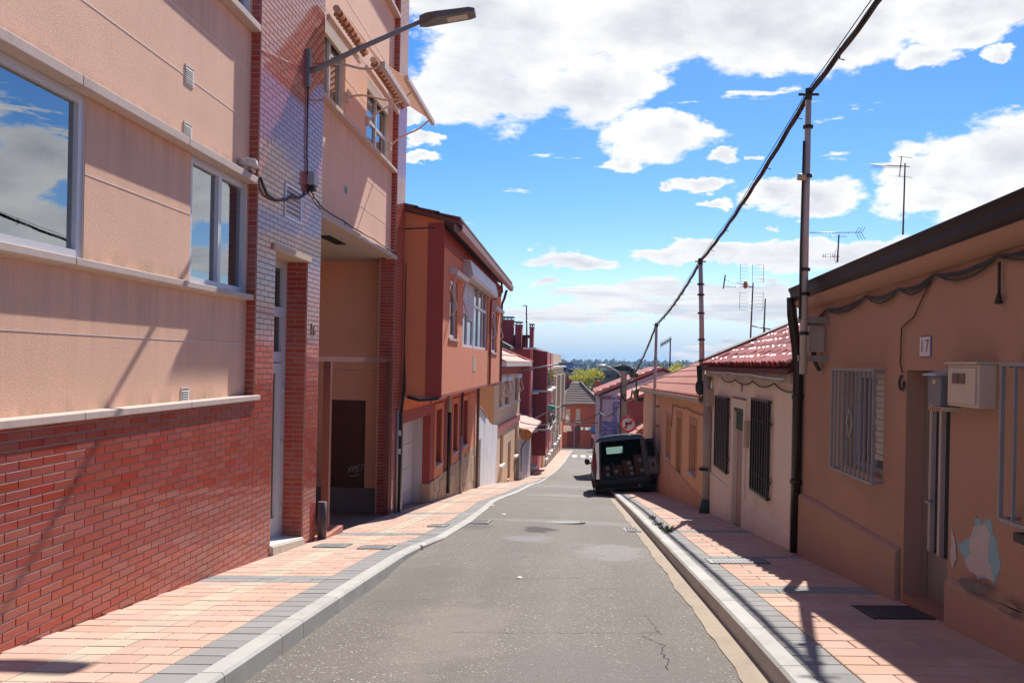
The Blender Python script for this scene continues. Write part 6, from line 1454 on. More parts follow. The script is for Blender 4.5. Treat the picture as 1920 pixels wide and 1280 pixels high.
mb=MB(); mb.hexa([(2.40,33.85,ez(33.9)-.06),(2.40,34.05,ez(33.9)-.06),(8.3,34.05,ez(33.9)-.12+5.9*sl),(8.3,33.85,ez(33.9)-.12+5.9*sl),(2.40,33.85,ez(33.9)+.09),(2.40,34.05,ez(33.9)+.09),(8.3,34.05,ez(33.9)+.09+5.9*sl),(8.3,33.85,ez(33.9)+.09+5.9*sl)]); mb.build('verge_board',mat('cream_verge',(.45,.36,.27),.8),Cc)
mb=MB(); pr=[(-.02,.0),(.0,-.09),(.06,-.12),(.12,-.09),(.13,.0),(.11,.0),(.10,-.08),(.06,-.10),(.02,-.08),(.0,.0)]
a=[Vector((2.36+u*.8,17.4,ez(17.4)-.01+v)) for u,v in pr]; b=[Vector((2.36+u*.8,33.8,ez(33.8)-.01+v)) for u,v in pr]; n=len(pr); mb.v+=a+b; mb.f+=[list(range(n))[::-1],list(range(n,2*n))]; mb.sm+=[False]*2
for k in range(n): mb.f.append([k,(k+1)%n,n+(k+1)%n,n+k]); mb.sm.append(False)
mb.build('gutter',mat('pale_gutter',(.45,.33,.28),.5,.08),Cc)
mb=MB(); mb.hexa([(2.44,17.36,-.70),(2.56,17.36,-.70),(2.56,33.7,-.97),(2.44,33.7,-.97),(2.44,17.36,-.68),(2.56,17.36,-.68),(2.56,33.7,-.95),(2.44,33.7,-.95)]); mb.build('eave_soffit',M_OCH,Cc)
cable('wall_wire',[WR.pt(17.6,.02,-.95),WR.pt(20.6,.02,-.95),WR.pt(22.8,.02,-1.0),WR.pt(23.6,.02,-1.0),WR.pt(23.65,.02,-1.6)],.009,'thin cable crossing the ochre house wall above the windows',.04,wob=.003)
# red house end seen just beyond
M_RW=mat('brick_red_render',(.36,.075,.06),.9,.1,1)
rb=thing('red_house','dark red house end seen between the ochre and blue tiled houses','house',(3.2,48,gz(3.2,48)))
mb=MB(); mb.box(2.95,9,47,56,-8,-1.9); mb.build('wall',M_RW,rb)
mb=MB(); mb.prism([(2.6,46.8,-2.0),(9,46.8,.6),(9,46.8,.75),(2.6,46.8,-1.85)],(0,9.4,0)); mb.build('roof',M_FT,rb)
lr=thing('shed_roof','small orange tiled roof just behind the round traffic sign','shed',(2.6,40,gz(2.6,40)))
mb=MB(); mb.prism([(2.0,43.5,-4.2),(3.4,43.5,-3.1),(3.4,43.5,-3.0),(2.0,43.5,-4.05)],(0,3.4,0)); mb.build('roof',M_FT,lr)
mb=MB(); mb.box(2.1,4,43.6,46.8,-8,-4.25); mb.build('wall',M_WHW,lr)
for k in range(4): mb=MB(); x=2.0+k*.35; z=-4.04+k*.275; mb.hexa([(x,43.45,z),(x+.34,43.45,z+.26),(x+.34,46.95,z+.26),(x,46.95,z),(x,43.45,z+.07),(x+.34,43.45,z+.28),(x+.34,46.95,z+.28),(x,46.95,z+.07)]); mb.build('tile_course',M_FT,lr)
# blue tiled house whose gable faces up the street
M_LIL=mat('lilac_white_render',(.62,.60,.68),.85,.06,1)
M_BT=bpy.data.materials.new('blue_mosaic_tile'); M_BT.use_nodes=True
def bluetile():
    nt=M_BT.node_tree; N=nt.nodes; L=nt.links; b=N['Principled BSDF']; b.inputs['Roughness'].default_value=.3
    geo=N.new('ShaderNodeNewGeometry'); v=N.new('ShaderNodeTexVoronoi'); v.inputs['Scale'].default_value=7; L.new(geo.outputs['Position'],v.inputs['Vector']); sp=N.new('ShaderNodeSeparateXYZ'); L.new(v.outputs['Color'],sp.inputs[0])
    r=N.new('ShaderNodeValToRGB'); r.color_ramp.interpolation='CONSTANT'; r.color_ramp.elements[0].color=(.11,.15,.40,1); r.color_ramp.elements[1].position=.45; r.color_ramp.elements[1].color=(.26,.30,.55,1); e=r.color_ramp.elements.new(.78); e.color=(.38,.38,.50,1); L.new(sp.outputs[0],r.inputs[0]); L.new(r.outputs[0],b.inputs['Base Color'])
bluetile()
bh=thing('blue_tiled_house','lilac house clad in blue mosaic tile with a red tiled gable','house',(3,60,gz(3,60)))
Wq=Wall((1.6,60),(1,0),(0,-1))
def q4(x0,y0,x1,y1): a=Wq.at(x0,(y0+y1)/2); b=Wq.at(x1,(y0+y1)/2); return (a[0],b[0],Wq.at((x0+x1)/2,y1)[1],Wq.at((x0+x1)/2,y0)[1])
mb=MB(); P=Wq.pt; mb.poly([P(0,0,-9),P(7,0,-9),P(7,0,-1.5),P(4.1,0,-.36),P(0,0,-2.15)]); mb.build('gable_wall',M_LIL,bh,recalc=False)
mb=MB(); mb.prism([(1.62,60.3,-9),(8.6,60.3,-9),(8.6,60.3,-1.6),(5.7,60.3,-.5),(1.62,60.3,-2.3)],(0,11,0)); mb.build('house_body',M_LIL,bh)
for (x0,y0,x1,y1,o,mm,nm_) in ((1124,748,1129,812,.05,mat('brown_post',(.24,.17,.17),.7),'corner_strip'),(1124,742,1146,748,.12,MATS['brown_post'] if 'brown_post' in MATS else M_LIL,'lintel_board'),(1130,749,1146,788,.03,mat('lilac_panel',(.55,.50,.58),.7),'white_panel'),(1124,789,1147,830,.04,M_BT,'blue_tile_panel'),(1148,744,1186,749,.03,M_BT,'blue_tile_strip'),(1148,753,1157,830,.035,M_BT,'blue_tile_panel'),(1183,753,1190,800,.035,M_BT,'blue_tile_panel'),(1157,753,1183,758,.036,M_BT,'blue_tile_panel'),(1157,792,1183,830,.036,M_BT,'blue_tile_panel'),(1157,759,1164,791,.05,mat('white_shutter',(.62,.6,.62),.6),'shutter'),(1173,759,1183,791,.05,MATS['white_shutter'],'shutter'),(1164,760,1173,791,.02,M_GLASS,'window'),(1195,742,1201,800,.06,mat('white_shutter',(.6,.6,.6)),'white_post')):
    a,b,c,d=q4(x0,y0,x1,y1); mb=MB(); Wq.box(mb,a,b,0,o,c,d); mb.build(nm_,mm,bh)
# rake of the roof with rolled tiles
x0,z0=1.35,-2.08; slope=.418
mb=MB(); mb.prism([(x0,59.4,z0),(5.7,59.4,z0+4.35*slope),(9,59.4,-1.8),(9,59.4,-1.68),(5.7,59.4,z0+.12+4.35*slope),(x0,59.4,z0+.12)],(0,12,0)); mb.build('roof',M_DRED,bh)
for k in range(9):
    x=x0+k*.46; z=z0+.13+k*.46*slope; mb=MB(); mb.tube([(x,59.3,z+.02),(x+.5,59.3,z+.02+.5*slope)],[.13,.11],8); mb.tube([(x,59.7,z+.02),(x+.5,59.7,z+.02+.5*slope)],[.13,.11],8); mb.build('roof_tile',mat('pink_verge_tile',(.58,.22,.16),.7,.1,3,rnd=.1),bh,kind=None)
# ================================================================ end of the street: brick house facing up the hill
M_EBR=mat('end_house_brick',(.42,.095,.05),.85,.10,2,.08,12,stain=.2,stainc=(.3,.07,.05)); M_EBD=mat('dark_brick_base',(.18,.035,.03),.85,.1,2)
eh=thing('brick_house','red brick house with grey brown hip roof closing the end of the street','house',(1,122,gz(1,122)))
We=Wall((-6,122),(1,0),(0,-1))
def qe(x0,y0,x1,y1): return (We.at(x0,(y0+y1)/2)[0],We.at(x1,(y0+y1)/2)[0],We.at((x0+x1)/2,y1)[1],We.at((x0+x1)/2,y0)[1])
ew=[qe(1060.5,766,1069,790),qe(1079.5,766,1088,790),qe(1056,797,1072,810),qe(1076.5,797,1087,829),qe(1089,800,1110,806)]
zt=We.at(1080,755)[1]
mb=MB(); We.sheet(mb,0,13,-11.6,zt,0,.3,ew); mb.build('front_wall',M_EBR,eh,recalc=False)
mb=MB(); mb.box(-5.95,6.95,122.35,134,-11.6,zt-.05); mb.build('house_body',M_EBR,eh)
for i,(a,b,c,d) in enumerate(ew):
    mb=MB(); We.box(mb,a+.002,b-.002,-.2,-.15,c,d); w=mb.build('window' if i<3 else 'opening',M_GLASS if i!=3 else mat('dark_door',(.05,.04,.035)),eh)
    if i<2: mb=MB(); We.box(mb,a+.02,b-.02,-.149,-.12,(c+d)/2,d); mb.build('shutter',mat('shutter_cream',(.5,.46,.42),.7),w); mb=MB(); We.box(mb,a-.1,b+.1,0,.12,c-.15,c); mb.build('sill',mat('white_sill',(.7,.7,.7)),w)
a=We.at(1080,793)[1]; mb=MB(); We.box(mb,0,13,0,.12,a-.15,a); mb.build('string_course',mat('pink_string',(.5,.2,.16),.8),eh)
mb=MB(); We.box(mb,5.0,6.6,0,.05,-11.6,-9.2); mb.build('dark_base',M_EBD,eh); mb=MB(); We.box(mb,8.2,13,0,.05,-11.6,-9.4); mb.build('dark_base',M_EBD,eh)
mb=MB(); e=[(-6.5,121.4,zt),(7.5,121.4,zt),(7.5,135,zt),(-6.5,135,zt)]
R0=atY(1088,716,126); L0=Vector((R0.x-1.2,126,R0.z)); B0=Vector((R0.x-.5,131,R0.z))
eL=atY(1052,752,121.4); eR=atY(1124,753,121.4); eL.z=eR.z=zt
mb.poly([(eL.x,121.4,zt),(eR.x,121.4,zt),R0,L0]); mb.poly([(eR.x,121.4,zt),(eR.x+1,135,zt),B0,R0]); mb.poly([(eL.x,121.4,zt),L0,B0,(eL.x-1,135,zt)]); mb.poly([L0,R0,B0]); mb.poly([(eL.x,121.4,zt-.15),(eR.x,121.4,zt-.15),(eR.x,121.4,zt),(eL.x,121.4,zt)])
M_SLT=mat('grey_brown_tile',(.24,.165,.125),.85,.1,1,.06,8,bump=.3); mb.build('hip_roof',M_SLT,eh,recalc=False)
for k in range(1,9):
    u=k/9; A1=Vector((eL.x,121.4,zt)).lerp(L0,u); B1=Vector((eR.x,121.4,zt)).lerp(R0,u); mb=MB(); n=Vector((0,-.02,.04)); mb.hexa([A1,B1,B1+Vector((0,.3,.0)),A1+Vector((0,.3,0)),A1+n,B1+n,B1+n+Vector((0,.3,.0)),A1+n+Vector((0,.3,0))]); mb.build('tile_course',mat('tile_course_dark',(.15,.10,.08),.9),eh)
mb=MB(); mb.tube([(eR.x,121.4,zt+.05),R0+Vector((0,0,.08))],.14,6); mb.build('hip_ridge',mat('hip_dark',(.12,.06,.05),.8),eh)
a=atY(1120,714,130); mb=MB(); mb.box(a.x-.4,a.x+.5,129.5,130.5,zt,a.z); c=mb.build('chimney',M_EBR,eh); mb=MB(); mb.box(a.x-.5,a.x+.6,129.4,130.6,a.z+.25,a.z+.45); mb.build('chimney_cap',mat('dark_cap',(.04,.04,.04),.8),c)
for sx in (-.4,.45): mb=MB(); mb.box(a.x+sx,a.x+sx+.1,129.5,130.5,a.z,a.z+.25); mb.build('cap_pillar',M_EBR,c)
# red gable house behind it, with a dark slab painted as shadow, and smoke cowls
rg=thing('red_gable_house','red gabled house with a painted dark shadow behind the long cream terrace','house',(-3,140,gz(-3,140)))
p=[atY(1048,703,138),atY(1058,704,138),atY(1079,716,138),atY(1079,745,138),atY(1048,745,138)]
mb=MB(); mb.prism(p,(0,1.5,0)); mb.build('gable',M_RW,rg)
p=[atY(1048,728,137),atY(1078,718,137),atY(1080,722,137),atY(1062,745,137),atY(1045,750,137)]
mb=MB(); mb.prism(p,(0,.6,0)); mb.build('dark_shadow_piece',mat('slate_dark',(.05,.05,.05)),rg)  # slate-dark slab standing in for the shadow below the gable
mb=MB(); mb.box(-5,3,139.7,146,-11.5,-4.5); mb.build('house_body',M_RW,rg)
cwl=thing('chimney_cowl','yellow chimney with black cowls above the red gable','chimney',atY(1061,703,138.6))
a=atY(1061,700,138.6); mb=MB(); mb.box(a.x-.35,a.x+.45,138.3,139,a.z-.5,a.z+.2); mb.build('pot',mat('yellow_pot',(.35,.25,.06),.8),cwl)
mb=MB(); mb.box(a.x-.4,a.x+.5,138.2,139.1,a.z-.9,a.z-.5); mb.build('base',mat('dark_cap',(.04,.04,.04)),cwl)
mb=MB(); mb.ball((a.x-.1,138.6,a.z+.75),.28,.28,.4,8,6); mb.build('cowl',mat('dark_cowl',(.04,.02,.02),.7),cwl)
mb=MB(); mb.ball((a.x+.7,138.6,a.z+.45),.5,.3,.28,8,6); mb.build('cowl',MATS['dark_cowl'],cwl)
# olive grey building further away with dark arched window
ob=thing('grey_building','olive grey building with an arched dark window beyond the brick house','building',(8,185,-12))
a=atY(1140,705,180); b=atY(1172,690,180); c=atY(1196,690,180)
mb=MB(); mb.box(atY(1146,700,180).x,atY(1188,700,180).x,180,190,-14,atY(1160,687,180).z); mb.build('block',mat('olive_render',(.16,.15,.12),.9,.05),ob)
mb=MB(); P0=atY(1150,688,180); P1=atY(1168,683,180); P2=atY(1190,691,180); mb.prism([P0,P1,P2,P2+Vector((0,0,-.6)),P0+Vector((0,0,-.6))],(0,10,0)); mb.build('roof',mat('olive_roof',(.15,.14,.11),.9,.1),ob)
mb=MB(); mb.tube([P1+Vector((0,-.1,.1)),P2+Vector((0,-.1,.1))],.12,5); mb.build('ridge',mat('pale_ridge',(.4,.4,.4),.8),ob)
c=atY(1163,706,179.9); mb=MB(); mb.tube([c,c+Vector((0,.3,0))],.75,14); mb.build('arched_window',mat('dark_arch',(.03,.008,.01),.6),ob)
mb=MB(); a=atY(1126,694,180); b=atY(1147,694,180); mb.box(a.x,b.x,179,186,-14,atY(1135,693,180).z); mb.build('side_block',mat('mauve_grey',(.20,.165,.165),.9),ob)
mb=MB(); mb.box(a.x,b.x-.2,178.8,179,atY(1135,708,180).z,atY(1135,702,180).z); mb.build('dark_opening',mat('dark_arch',(.03,.01,.01)),ob)
# blue warehouse on the plain
wh=thing('warehouse','long bright blue warehouse far across the plain','warehouse',(-6,560,-14)); a=atY(1046,690,560); b=atY(1091,690,560)
mb=MB(); mb.box(a.x,b.x,560,600,-15,atY(1070,682.5,560).z); mb.build('blue_shed',mat('bright_blue_sheet',(.035,.12,.42),.6,.05),wh)
for k in range(10): mb=MB(); xx=a.x+(b.x-a.x)*(k+.5)/10; mb.box(xx-.1,xx+.1,559.8,560,-15,atY(1070,683,560).z); mb.build('pilaster',mat('blue_trim',(.05,.16,.5),.6),wh)
# ================================================================ trees and far woods
def leaf_mat(name,base,var=.35):
    M=mat(name,base,.85,.22,.6,.15,6,rnd=var); return M
M_LY=leaf_mat('autumn_leaves',(.52,.47,.05)); M_LG=leaf_mat('green_leaves',(.11,.16,.035)); M_LD=leaf_mat('dark_leaves',(.04,.062,.035)); 
def translucent(M,k):
    nt=M.node_tree; N=nt.nodes; L=nt.links; b=N['Principled BSDF']; src=b.inputs['Base Color'].links[0].from_socket; t=N.new('ShaderNodeBsdfTranslucent'); L.new(src,t.inputs[0]); x=N.new('ShaderNodeMixShader'); x.inputs[0].default_value=k; L.new(b.outputs[0],x.inputs[1]); L.new(t.outputs[0],x.inputs[2]); L.new(x.outputs[0],N['Material Output'].inputs[0])
for q_ in (M_LY,M_LG,M_LD): translucent(q_,.45)
M_BARK=mat('bark',(.09,.07,.05),.95,.2,4)
def tree(x,y,zb,h,rx,rz,material,label,n=1500,ls=.28,group=None,lobes=9,seed=0,cone=False):
    rnd=random.Random(seed+int(x*10)+int(y)); t=thing('tree',label,'tree',(x,y,zb),group)
    mb=MB(); mb.tube([(x,y,zb),(x+.1,y,zb+h*.35),(x,y,zb+h*.75)],[h*.035,h*.025,h*.01],7)
    t1=mb.build('trunk',M_BARK,t)
    for k in range(5):
        a=rnd.uniform(0,6.28); mb=MB(); z=zb+h*rnd.uniform(.3,.5); mb.tube([(x,y,z),(x+math.cos(a)*rx*.4,y+math.sin(a)*rx*.4,z+h*.15),(x+math.cos(a)*rx*.75,y+math.sin(a)*rx*.75,z+h*.32)],[h*.014,h*.01,h*.004],5); mb.build('limb',M_BARK,t)
    mb=MB(); cz=zb+h-rz; L=[]
    for k in range(lobes):
        a=rnd.uniform(0,6.28); u=rnd.uniform(-.85,.95); rr=math.sqrt(max(0,1-u*u))*rnd.uniform(.45,.85)
        if cone: rr*= (1-u)*.6
        L.append((x+math.cos(a)*rx*rr,y+math.sin(a)*rx*rr,cz+u*rz*.72,rnd.uniform(.28,.46)*rx))
    L.append((x,y,cz,rx*.6))
    for k in range(n):
        l=rnd.choice(L); v=Vector((rnd.gauss(0,1),rnd.gauss(0,1),rnd.gauss(0,1))).normalized()*l[3]*(rnd.random()**.4)*rnd.uniform(.8,1.15); c=Vector(l[:3])+Vector((v.x,v.y,v.z*.85))
        s=ls*rnd.uniform(.5,1.3); a=Vector((rnd.gauss(0,1),rnd.gauss(0,1),rnd.gauss(0,1))).normalized(); b=a.orthogonal().normalized(); d=a.cross(b)
        mb.poly([c-b*s*.5,c+d*s*.3,c+b*s*.5,c-d*s*.3])
    mb.build('crown',material,t,recalc=False)
    return t
a=atY(1098,705,165); tree(a.x,165,-12.5,atY(1098,683,165).z+12.5,3.5,3.3,M_LY,'round yellow green autumn tree above the brick house roof',4200,.36,seed=1,lobes=14)
a=atY(1076,705,172); tree(a.x,172,-12.8,atY(1076,697,172).z+12.8,2.6,2.2,M_LG,'lower bright green tree left of the autumn tree',1200,.34,seed=2)
a=atY(1278,684,150); tree(a.x,150,-12.5,atY(1278,673.5,150).z+12.5,3.0,2.6,M_LY,'yellow green treetop showing over the ochre house roof',1500,.32,seed=3)
a=atY(1240,690,175); tree(a.x,175,-12.5,atY(1240,680,175).z+12.5,3.0,2.4,M_LG,'green treetop between the poles behind the right roofs',1200,.32,seed=4)
for k,(px,py,w) in enumerate(((1163,672,2.6),(1172,671,2.8),(1181,675,3.2),(1152,678,2.6),(1142,681,2.4),(1190,679,3))):
    a=atY(px,py,300); tree(a.x,300+k*3,-13,a.z+13,w,6,M_LG,['tall green poplar behind the grey building, leftmost of the peaks','tallest green poplar behind the grey building','broad green poplar right of the tallest one','shorter green tree at the left of the poplar row','lowest green tree at the far left of the poplar row','green tree at the right end of the poplar row'][k],700,.7,'poplars behind the grey building',lobes=8,seed=10+k)
# distant wooded rise and scattered dark trees: one mass each
def wood(name,y0,y1,x0,x1,n,hmin,hmax,zfun,material,label,ls=1.6,m=26,seed=5):
    rnd=random.Random(seed); mb=MB()
    for k in range(n):
        y=rnd.uniform(y0,y1); x=rnd.uniform(x0,x1)*y/y0; h=rnd.uniform(hmin,hmax); zb=zfun(x,y); r=h*rnd.uniform(.3,.5)
        for j in range(m):
            v=Vector((rnd.gauss(0,1),rnd.gauss(0,1),rnd.gauss(0,1))).normalized()*rnd.uniform(.5,1); c=Vector((x+v.x*r,y+v.y*r,zb+h*.52+v.z*h*.48)); s=ls*rnd.uniform(.7,1.5)
            a=Vector((rnd.gauss(0,1),rnd.gauss(0,1),rnd.gauss(0,1))).normalized(); b=a.orthogonal().normalized(); d=a.cross(b); mb.poly([c-b*s,c+d*s*.7,c+b*s,c-d*s*.7])
    return mb.build(name,material,kind='stuff',label=label,recalc=False)
wood('distant_wood',650,1100,-60,330,520,8,15,lambda x,y:-14+(y-500)*.0035,M_LD,'dark belt of trees along the horizon',1.6,22)
wood('distant_wood',240,420,-25,120,150,4,8,lambda x,y:-14,M_LG,'green bushes and trees scattered over the plain',.8,26,seed=8)
wood('distant_wood',1300,1700,-150,700,500,10,16,lambda x,y:-9+(y-1300)*.012,M_LD,'farthest bluish wooded rise',2.6,14,seed=9)
mb=MB()
X=[-4000+i*250 for i in range(49)]
random.seed(3); H=[random.uniform(6,12)+ (3 if 0<x<1500 else 0) for x in X]
for i in range(len(X)-1): mb.poly([(X[i],1700,-14),(X[i+1],1700,-14),(X[i+1],2300,H[i+1]-4),(X[i],2300,H[i]-4)]); mb.poly([(X[i],2300,H[i]-4),(X[i+1],2300,H[i+1]-4),(X[i+1],3000,-14),(X[i],3000,-14)])
mb.build('hills',mat('wooded_hill',(.03,.045,.022),.95,.3,.01,.3,.05),kind='structure',label='low wooded hills on the horizon')
# ================================================================ traffic signs
M_SR=mat('sign_red',(.78,.07,.05),.4,.05); M_SW=mat('sign_white',(.85,.84,.84),.4,.04); M_SK=mat('sign_black',(.012,.012,.012),.4); M_SP=mat('sign_post_grey',(.30,.29,.28),.5,.1)
def disc_mb(mb,c,n,r0_,r1_,off,seg=32,th=.004):
    c=Vector(c); n=Vector(n).normalized(); a=n.cross(Vector((0,0,1))).normalized(); b=a.cross(n)
    for k in range(seg):
        t,u=2*math.pi*k/seg,2*math.pi*(k+1)/seg; P=lambda r,t,o:c+n*o+(a*math.cos(t)+b*math.sin(t))*r
        if r0_<=0: mb.poly([P(0,0,off),P(r1_,t,off),P(r1_,u,off)])
        else: mb.poly([P(r0_,t,off),P(r1_,t,off),P(r1_,u,off),P(r0_,u,off)])
        mb.poly([P(r1_,t,off-th),P(r1_,u,off-th),P(r1_,u,off),P(r1_,t,off)])
sg=thing('traffic_sign','round no right turn sign with red ring above the parked van','traffic sign',(1.97,33.6,gz(1.97,33.6)))
c=atY(1178,795,33.5); c=Vector((c.x,33.5,c.z)); n=(-.06,-1,0)
mb=MB(); mb.tube([(c.x,33.56,gz(c.x,33.56)),(c.x,33.56,c.z+.3)],.03,8); mb.build('post',M_SP,sg)
mb=MB(); disc_mb(mb,c,n,0,.30,.0,th=.01); q=mb.build('plate',M_SR,sg,recalc=False)
mb=MB(); disc_mb(mb,c,n,0,.235,.006); mb.build('white_field',M_SW,q,recalc=False)
Wz=Wall((c.x,c.y-.001),(1,-.06),(-.06,-1))
mb=MB(); Z=c.z; 
Wz.box(mb,-.11,-.05,.009,.013,Z-.15,Z+.07); Wz.box(mb,-.05,.05,.009,.013,Z+.015,Z+.07); mb.prism([Wz.pt(.05,.009,Z-.04),Wz.pt(.15,.009,Z+.04),Wz.pt(.05,.009,Z+.12)],Wz.n*.004); mb.build('arrow',M_SK,q,kind=None)
mb=MB(); d=.16; w=.016; mb.prism([Wz.pt(-d-w,.015,Z-d+w),Wz.pt(-d+w,.015,Z-d-w),Wz.pt(d+w,.015,Z+d-w),Wz.pt(d-w,.015,Z+d+w)],Wz.n*.003); mb.build('slash',M_SR,q)
bs=thing('traffic_sign','back of a round orange brown sign on a bent post at left','traffic sign',(-2.8,50,gz(-2.8,50)))
c=atY(986,815,50); mb=MB(); disc_mb(mb,c,(0,-1,0),0,.33,0,24,.02); mb.build('sign_back',mat('rusty_orange_back',(.42,.17,.04),.7,.15,5),bs,recalc=False)
mb=MB(); e=atY(977,884,50); mb.tube([c+Vector((.0,.03,.25)),c+Vector((0,.03,-.35)),c+Vector((-.26,.03,-.75)),(e.x,50.03,e.z)],.035,6); mb.build('bent_post',mat('dark_post',(.06,.04,.035),.6),bs)
for (px,py,col_,r,lb,yy) in ((1114,806,(.03,.13,.45),.5,'small round blue sign on the far right corner',112),(1115,816,(.6,.35,.33),.42,'small red and white sign below the far blue one',112),(1077,796,(.5,.2,.2),.28,'tiny red topped post sign before the end brick house',114)):
    c=atY(px,py,yy); t=thing('traffic_sign',lb,'traffic sign',(c.x,yy,gz(c.x,yy))); mb=MB(); disc_mb(mb,c,(0,-1,0),0,r,0,18,.02); mb.build('plate',mat('sign_%d'%int(px*10+py),col_,.5),t,recalc=False)
    mb=MB(); mb.tube([(c.x,yy+.05,gz(c.x,yy)),(c.x,yy+.05,c.z)],.05,6); mb.build('post',M_SP,t)
MATS['enamel_blue_sign']=MATS.pop('sign_11946',None) or M_BLUE
# concrete lamp post with arm to the left
cp=thing('concrete_post','weathered concrete pole with a small lamp arm and cable fittings','utility pole',(2.11,40,gz(2.1,40)))
M_CP=mat('old_concrete',(.24,.20,.175),.95,.15,3,.08,30,bump=.5)
mb=MB(); zb=gz(2.1,40); mb.hexa([(1.93,39.8,zb),(2.33,39.8,zb),(2.33,40.2,zb),(1.93,40.2,zb),(2.0,39.86,-.30),(2.24,39.86,-.30),(2.24,40.14,-.30),(2.0,40.14,-.30)]); mb.build('pole',M_CP,cp)
mb=MB(); mb.tube([(2.05,39.9,-.62),(1.9,39.9,-.35),(1.5,39.9,-.13),(1.3,39.9,-.08)],.035,8); mb.build('lamp_arm',mat('pale_arm',(.45,.45,.43),.5),cp)
mb=MB(); mb.ball((1.12,39.9,-.06),.26,.10,.05,10,6); mb.build('lamp_head',mat('pale_lamp_head',(.6,.6,.6),.4),cp)
mb=MB(); mb.tube([(2.02,39.8,-1.35),(2.2,39.7,-1.6),(2.45,39.7,-1.45),(2.5,39.75,-1.1)],.04,6); mb.tube([(2.0,39.8,-.8),(2.0,39.75,-3.2)],.03,6); mb.build('cable_loop',M_CABLE,cp,kind=None)
mb=MB(); mb.box(2.35,2.50,39.8,39.95,-.72,-.55); mb.build('insulator',M_SW,cp)
cb=atY(1186,684,33); mb=MB(); mb.ball((2.25,36.3,-.32),.12,.18,.22,8,6); mb.ball((2.42,36.3,-.42),.10,.14,.10,8,6); mb.build('cable_joint',M_CABLE,label='dark taped splice on the cable before the concrete pole',cat='cable joint')
cable('service_cable',[(2.2,39.6,-1.3),(1.4,50,-2.7),(-1.6,64,-3.6)],.03,'thin cable sagging leftward from the concrete pole',.5)
# cable bracket lantern on the ochre house end
bl=thing('bracket_fitting','rusty bracket fitting at the far corner of the ochre house','bracket',(2.3,33.6,-1.6)); mb=MB(); mb.prism([atY(1186,733,33.5),atY(1199,728,33.5),atY(1197,744,33.5),atY(1193,757,33.5)],(0,.3,0)); mb.build('plate',mat('tan_rust',(.30,.20,.12),.8,.1),bl); mb=MB(); a=atY(1193,730,33.3); mb.tube([a+Vector((0,0,.3)),a,a+Vector((.1,0,-.4))],.03,6); mb.build('rod',M_CABLE,bl)
# ================================================================ roof antennas
M_ANT=mat('antenna_metal',(.10,.10,.105),.4,.1,6,metal=.5)
def antenna(base,top,label,kind):
    t=thing('roof_antenna',label,'antenna',base,'roof antennas'); b,tp=Vector(base),Vector(top); k=(tp.y)/16.0
    mb=MB(); mb.tube([b,tp],[.016*k,.012*k],6); mb.build('mast',M_ANT,t)
    H=(tp-b).length
    def bar(p,q,r=.006): mb.tube([p,q],r*k,4)
    if kind=='yagi':
        mb=MB(); c=tp-Vector((0,0,.06*k)); bar(c+Vector((-.58*k,0,.02)),c+Vector((.08*k,0,0)),.008); mb.build('boom',M_ANT,t)
        mb=MB()
        for j in range(16): x=-.56*k+j*.034*k; bar(c+Vector((x,-.12*k,0)),c+Vector((x,.12*k,0)),.004)
        mb.build('element',M_ANT,t,kind='stuff')
        mb=MB(); bar(c+Vector((-.06*k,0,.18*k)),c+Vector((-.09*k,0,-.18*k)),.008)
        for z in (.17,-.17): bar(c+Vector((-.26*k,0,z*k+.01)),c+Vector((.12*k,0,z*k-.01)),.004)
        mb.build('reflector',M_ANT,t,kind='stuff')
    if kind=='twin':
        mb=MB(); c=tp; bar(c+Vector((-.5*k,0,.03)),c+Vector((.38*k,0,.04)),.006); bar(c+Vector((-.18*k,0,-.03*k)),c+Vector((.14*k,0,-.03*k)),.005); mb.build('boom',M_ANT,t)
        mb=MB()
        for j in range(14): x=-.48*k+j*.05*k; bar(c+Vector((x,-.1*k,.03)),c+Vector((x,.1*k,.03)),.003)
        for z in (-1,1):
            for j in range(3): x=(.28+j*.05)*k; bar(c+Vector((x,0,.03)),c+Vector((x+.07*k,0,.03+z*.11*k)),.004)
        mb.build('element',M_ANT,t,kind='stuff')
        c=tp-Vector((0,0,.38*k)); mb=MB(); bar(c+Vector((-.28*k,0,0)),c+Vector((.02*k,0,0)),.006); mb.build('lower_boom',M_ANT,t)
        mb=MB()
        for j in range(6): x=-.26*k+j*.04*k; bar(c+Vector((x,0,-.02*k)),c+Vector((x,0,.05*k)),.005)
        for z in (-1,1): bar(c+Vector((-.08*k,0,0)),c+Vector((-.04*k,0,z*.13*k)),.004)
        mb.build('lower_element',M_SW,t,kind='stuff')
    if kind=='grid':
        c=tp-Vector((0,0,.08*k)); mb=MB()
        for sg_ in (1,-1):
            for sx in (-.3,-.02,.24): bar(c+Vector((sx*.75*k,0,sg_*.08*k)),c+Vector(((sx*.75)*k,0,sg_*.40*k)),.0035)
            for j in range(6): z=sg_*(.10+j*.06)*k; bar(c+Vector((-.22*k,0,z)),c+Vector((.18*k,0,z-.01)),.002)
        mb.build('reflector_grid',M_ANT,t,kind='stuff')
        mb=MB(); bar(c,c+Vector((-.5*k,-.1*k,.12*k)),.006); bar(c,c+Vector((-.5*k,-.1*k,-.0*k)),.005); bar(c+Vector((-.5*k,-.1*k,.2*k)),c+Vector((-.53*k,-.1*k,-.04*k)),.012); mb.build('dipole',M_ANT,t,kind='stuff')
        mb=MB(); mb.ball(c+Vector((-.13*k,0,.04*k)),.04*k,.04*k,.07*k,8,6); mb.build('amplifier',mat('orange_plastic',(.45,.20,.10),.5),t)
    return t
a=atY(1693,440,8.9); b=atY(1697,306,8.9); antenna(a,b,'tall antenna on the brown house roof, with a horizontal comb boom','yagi')
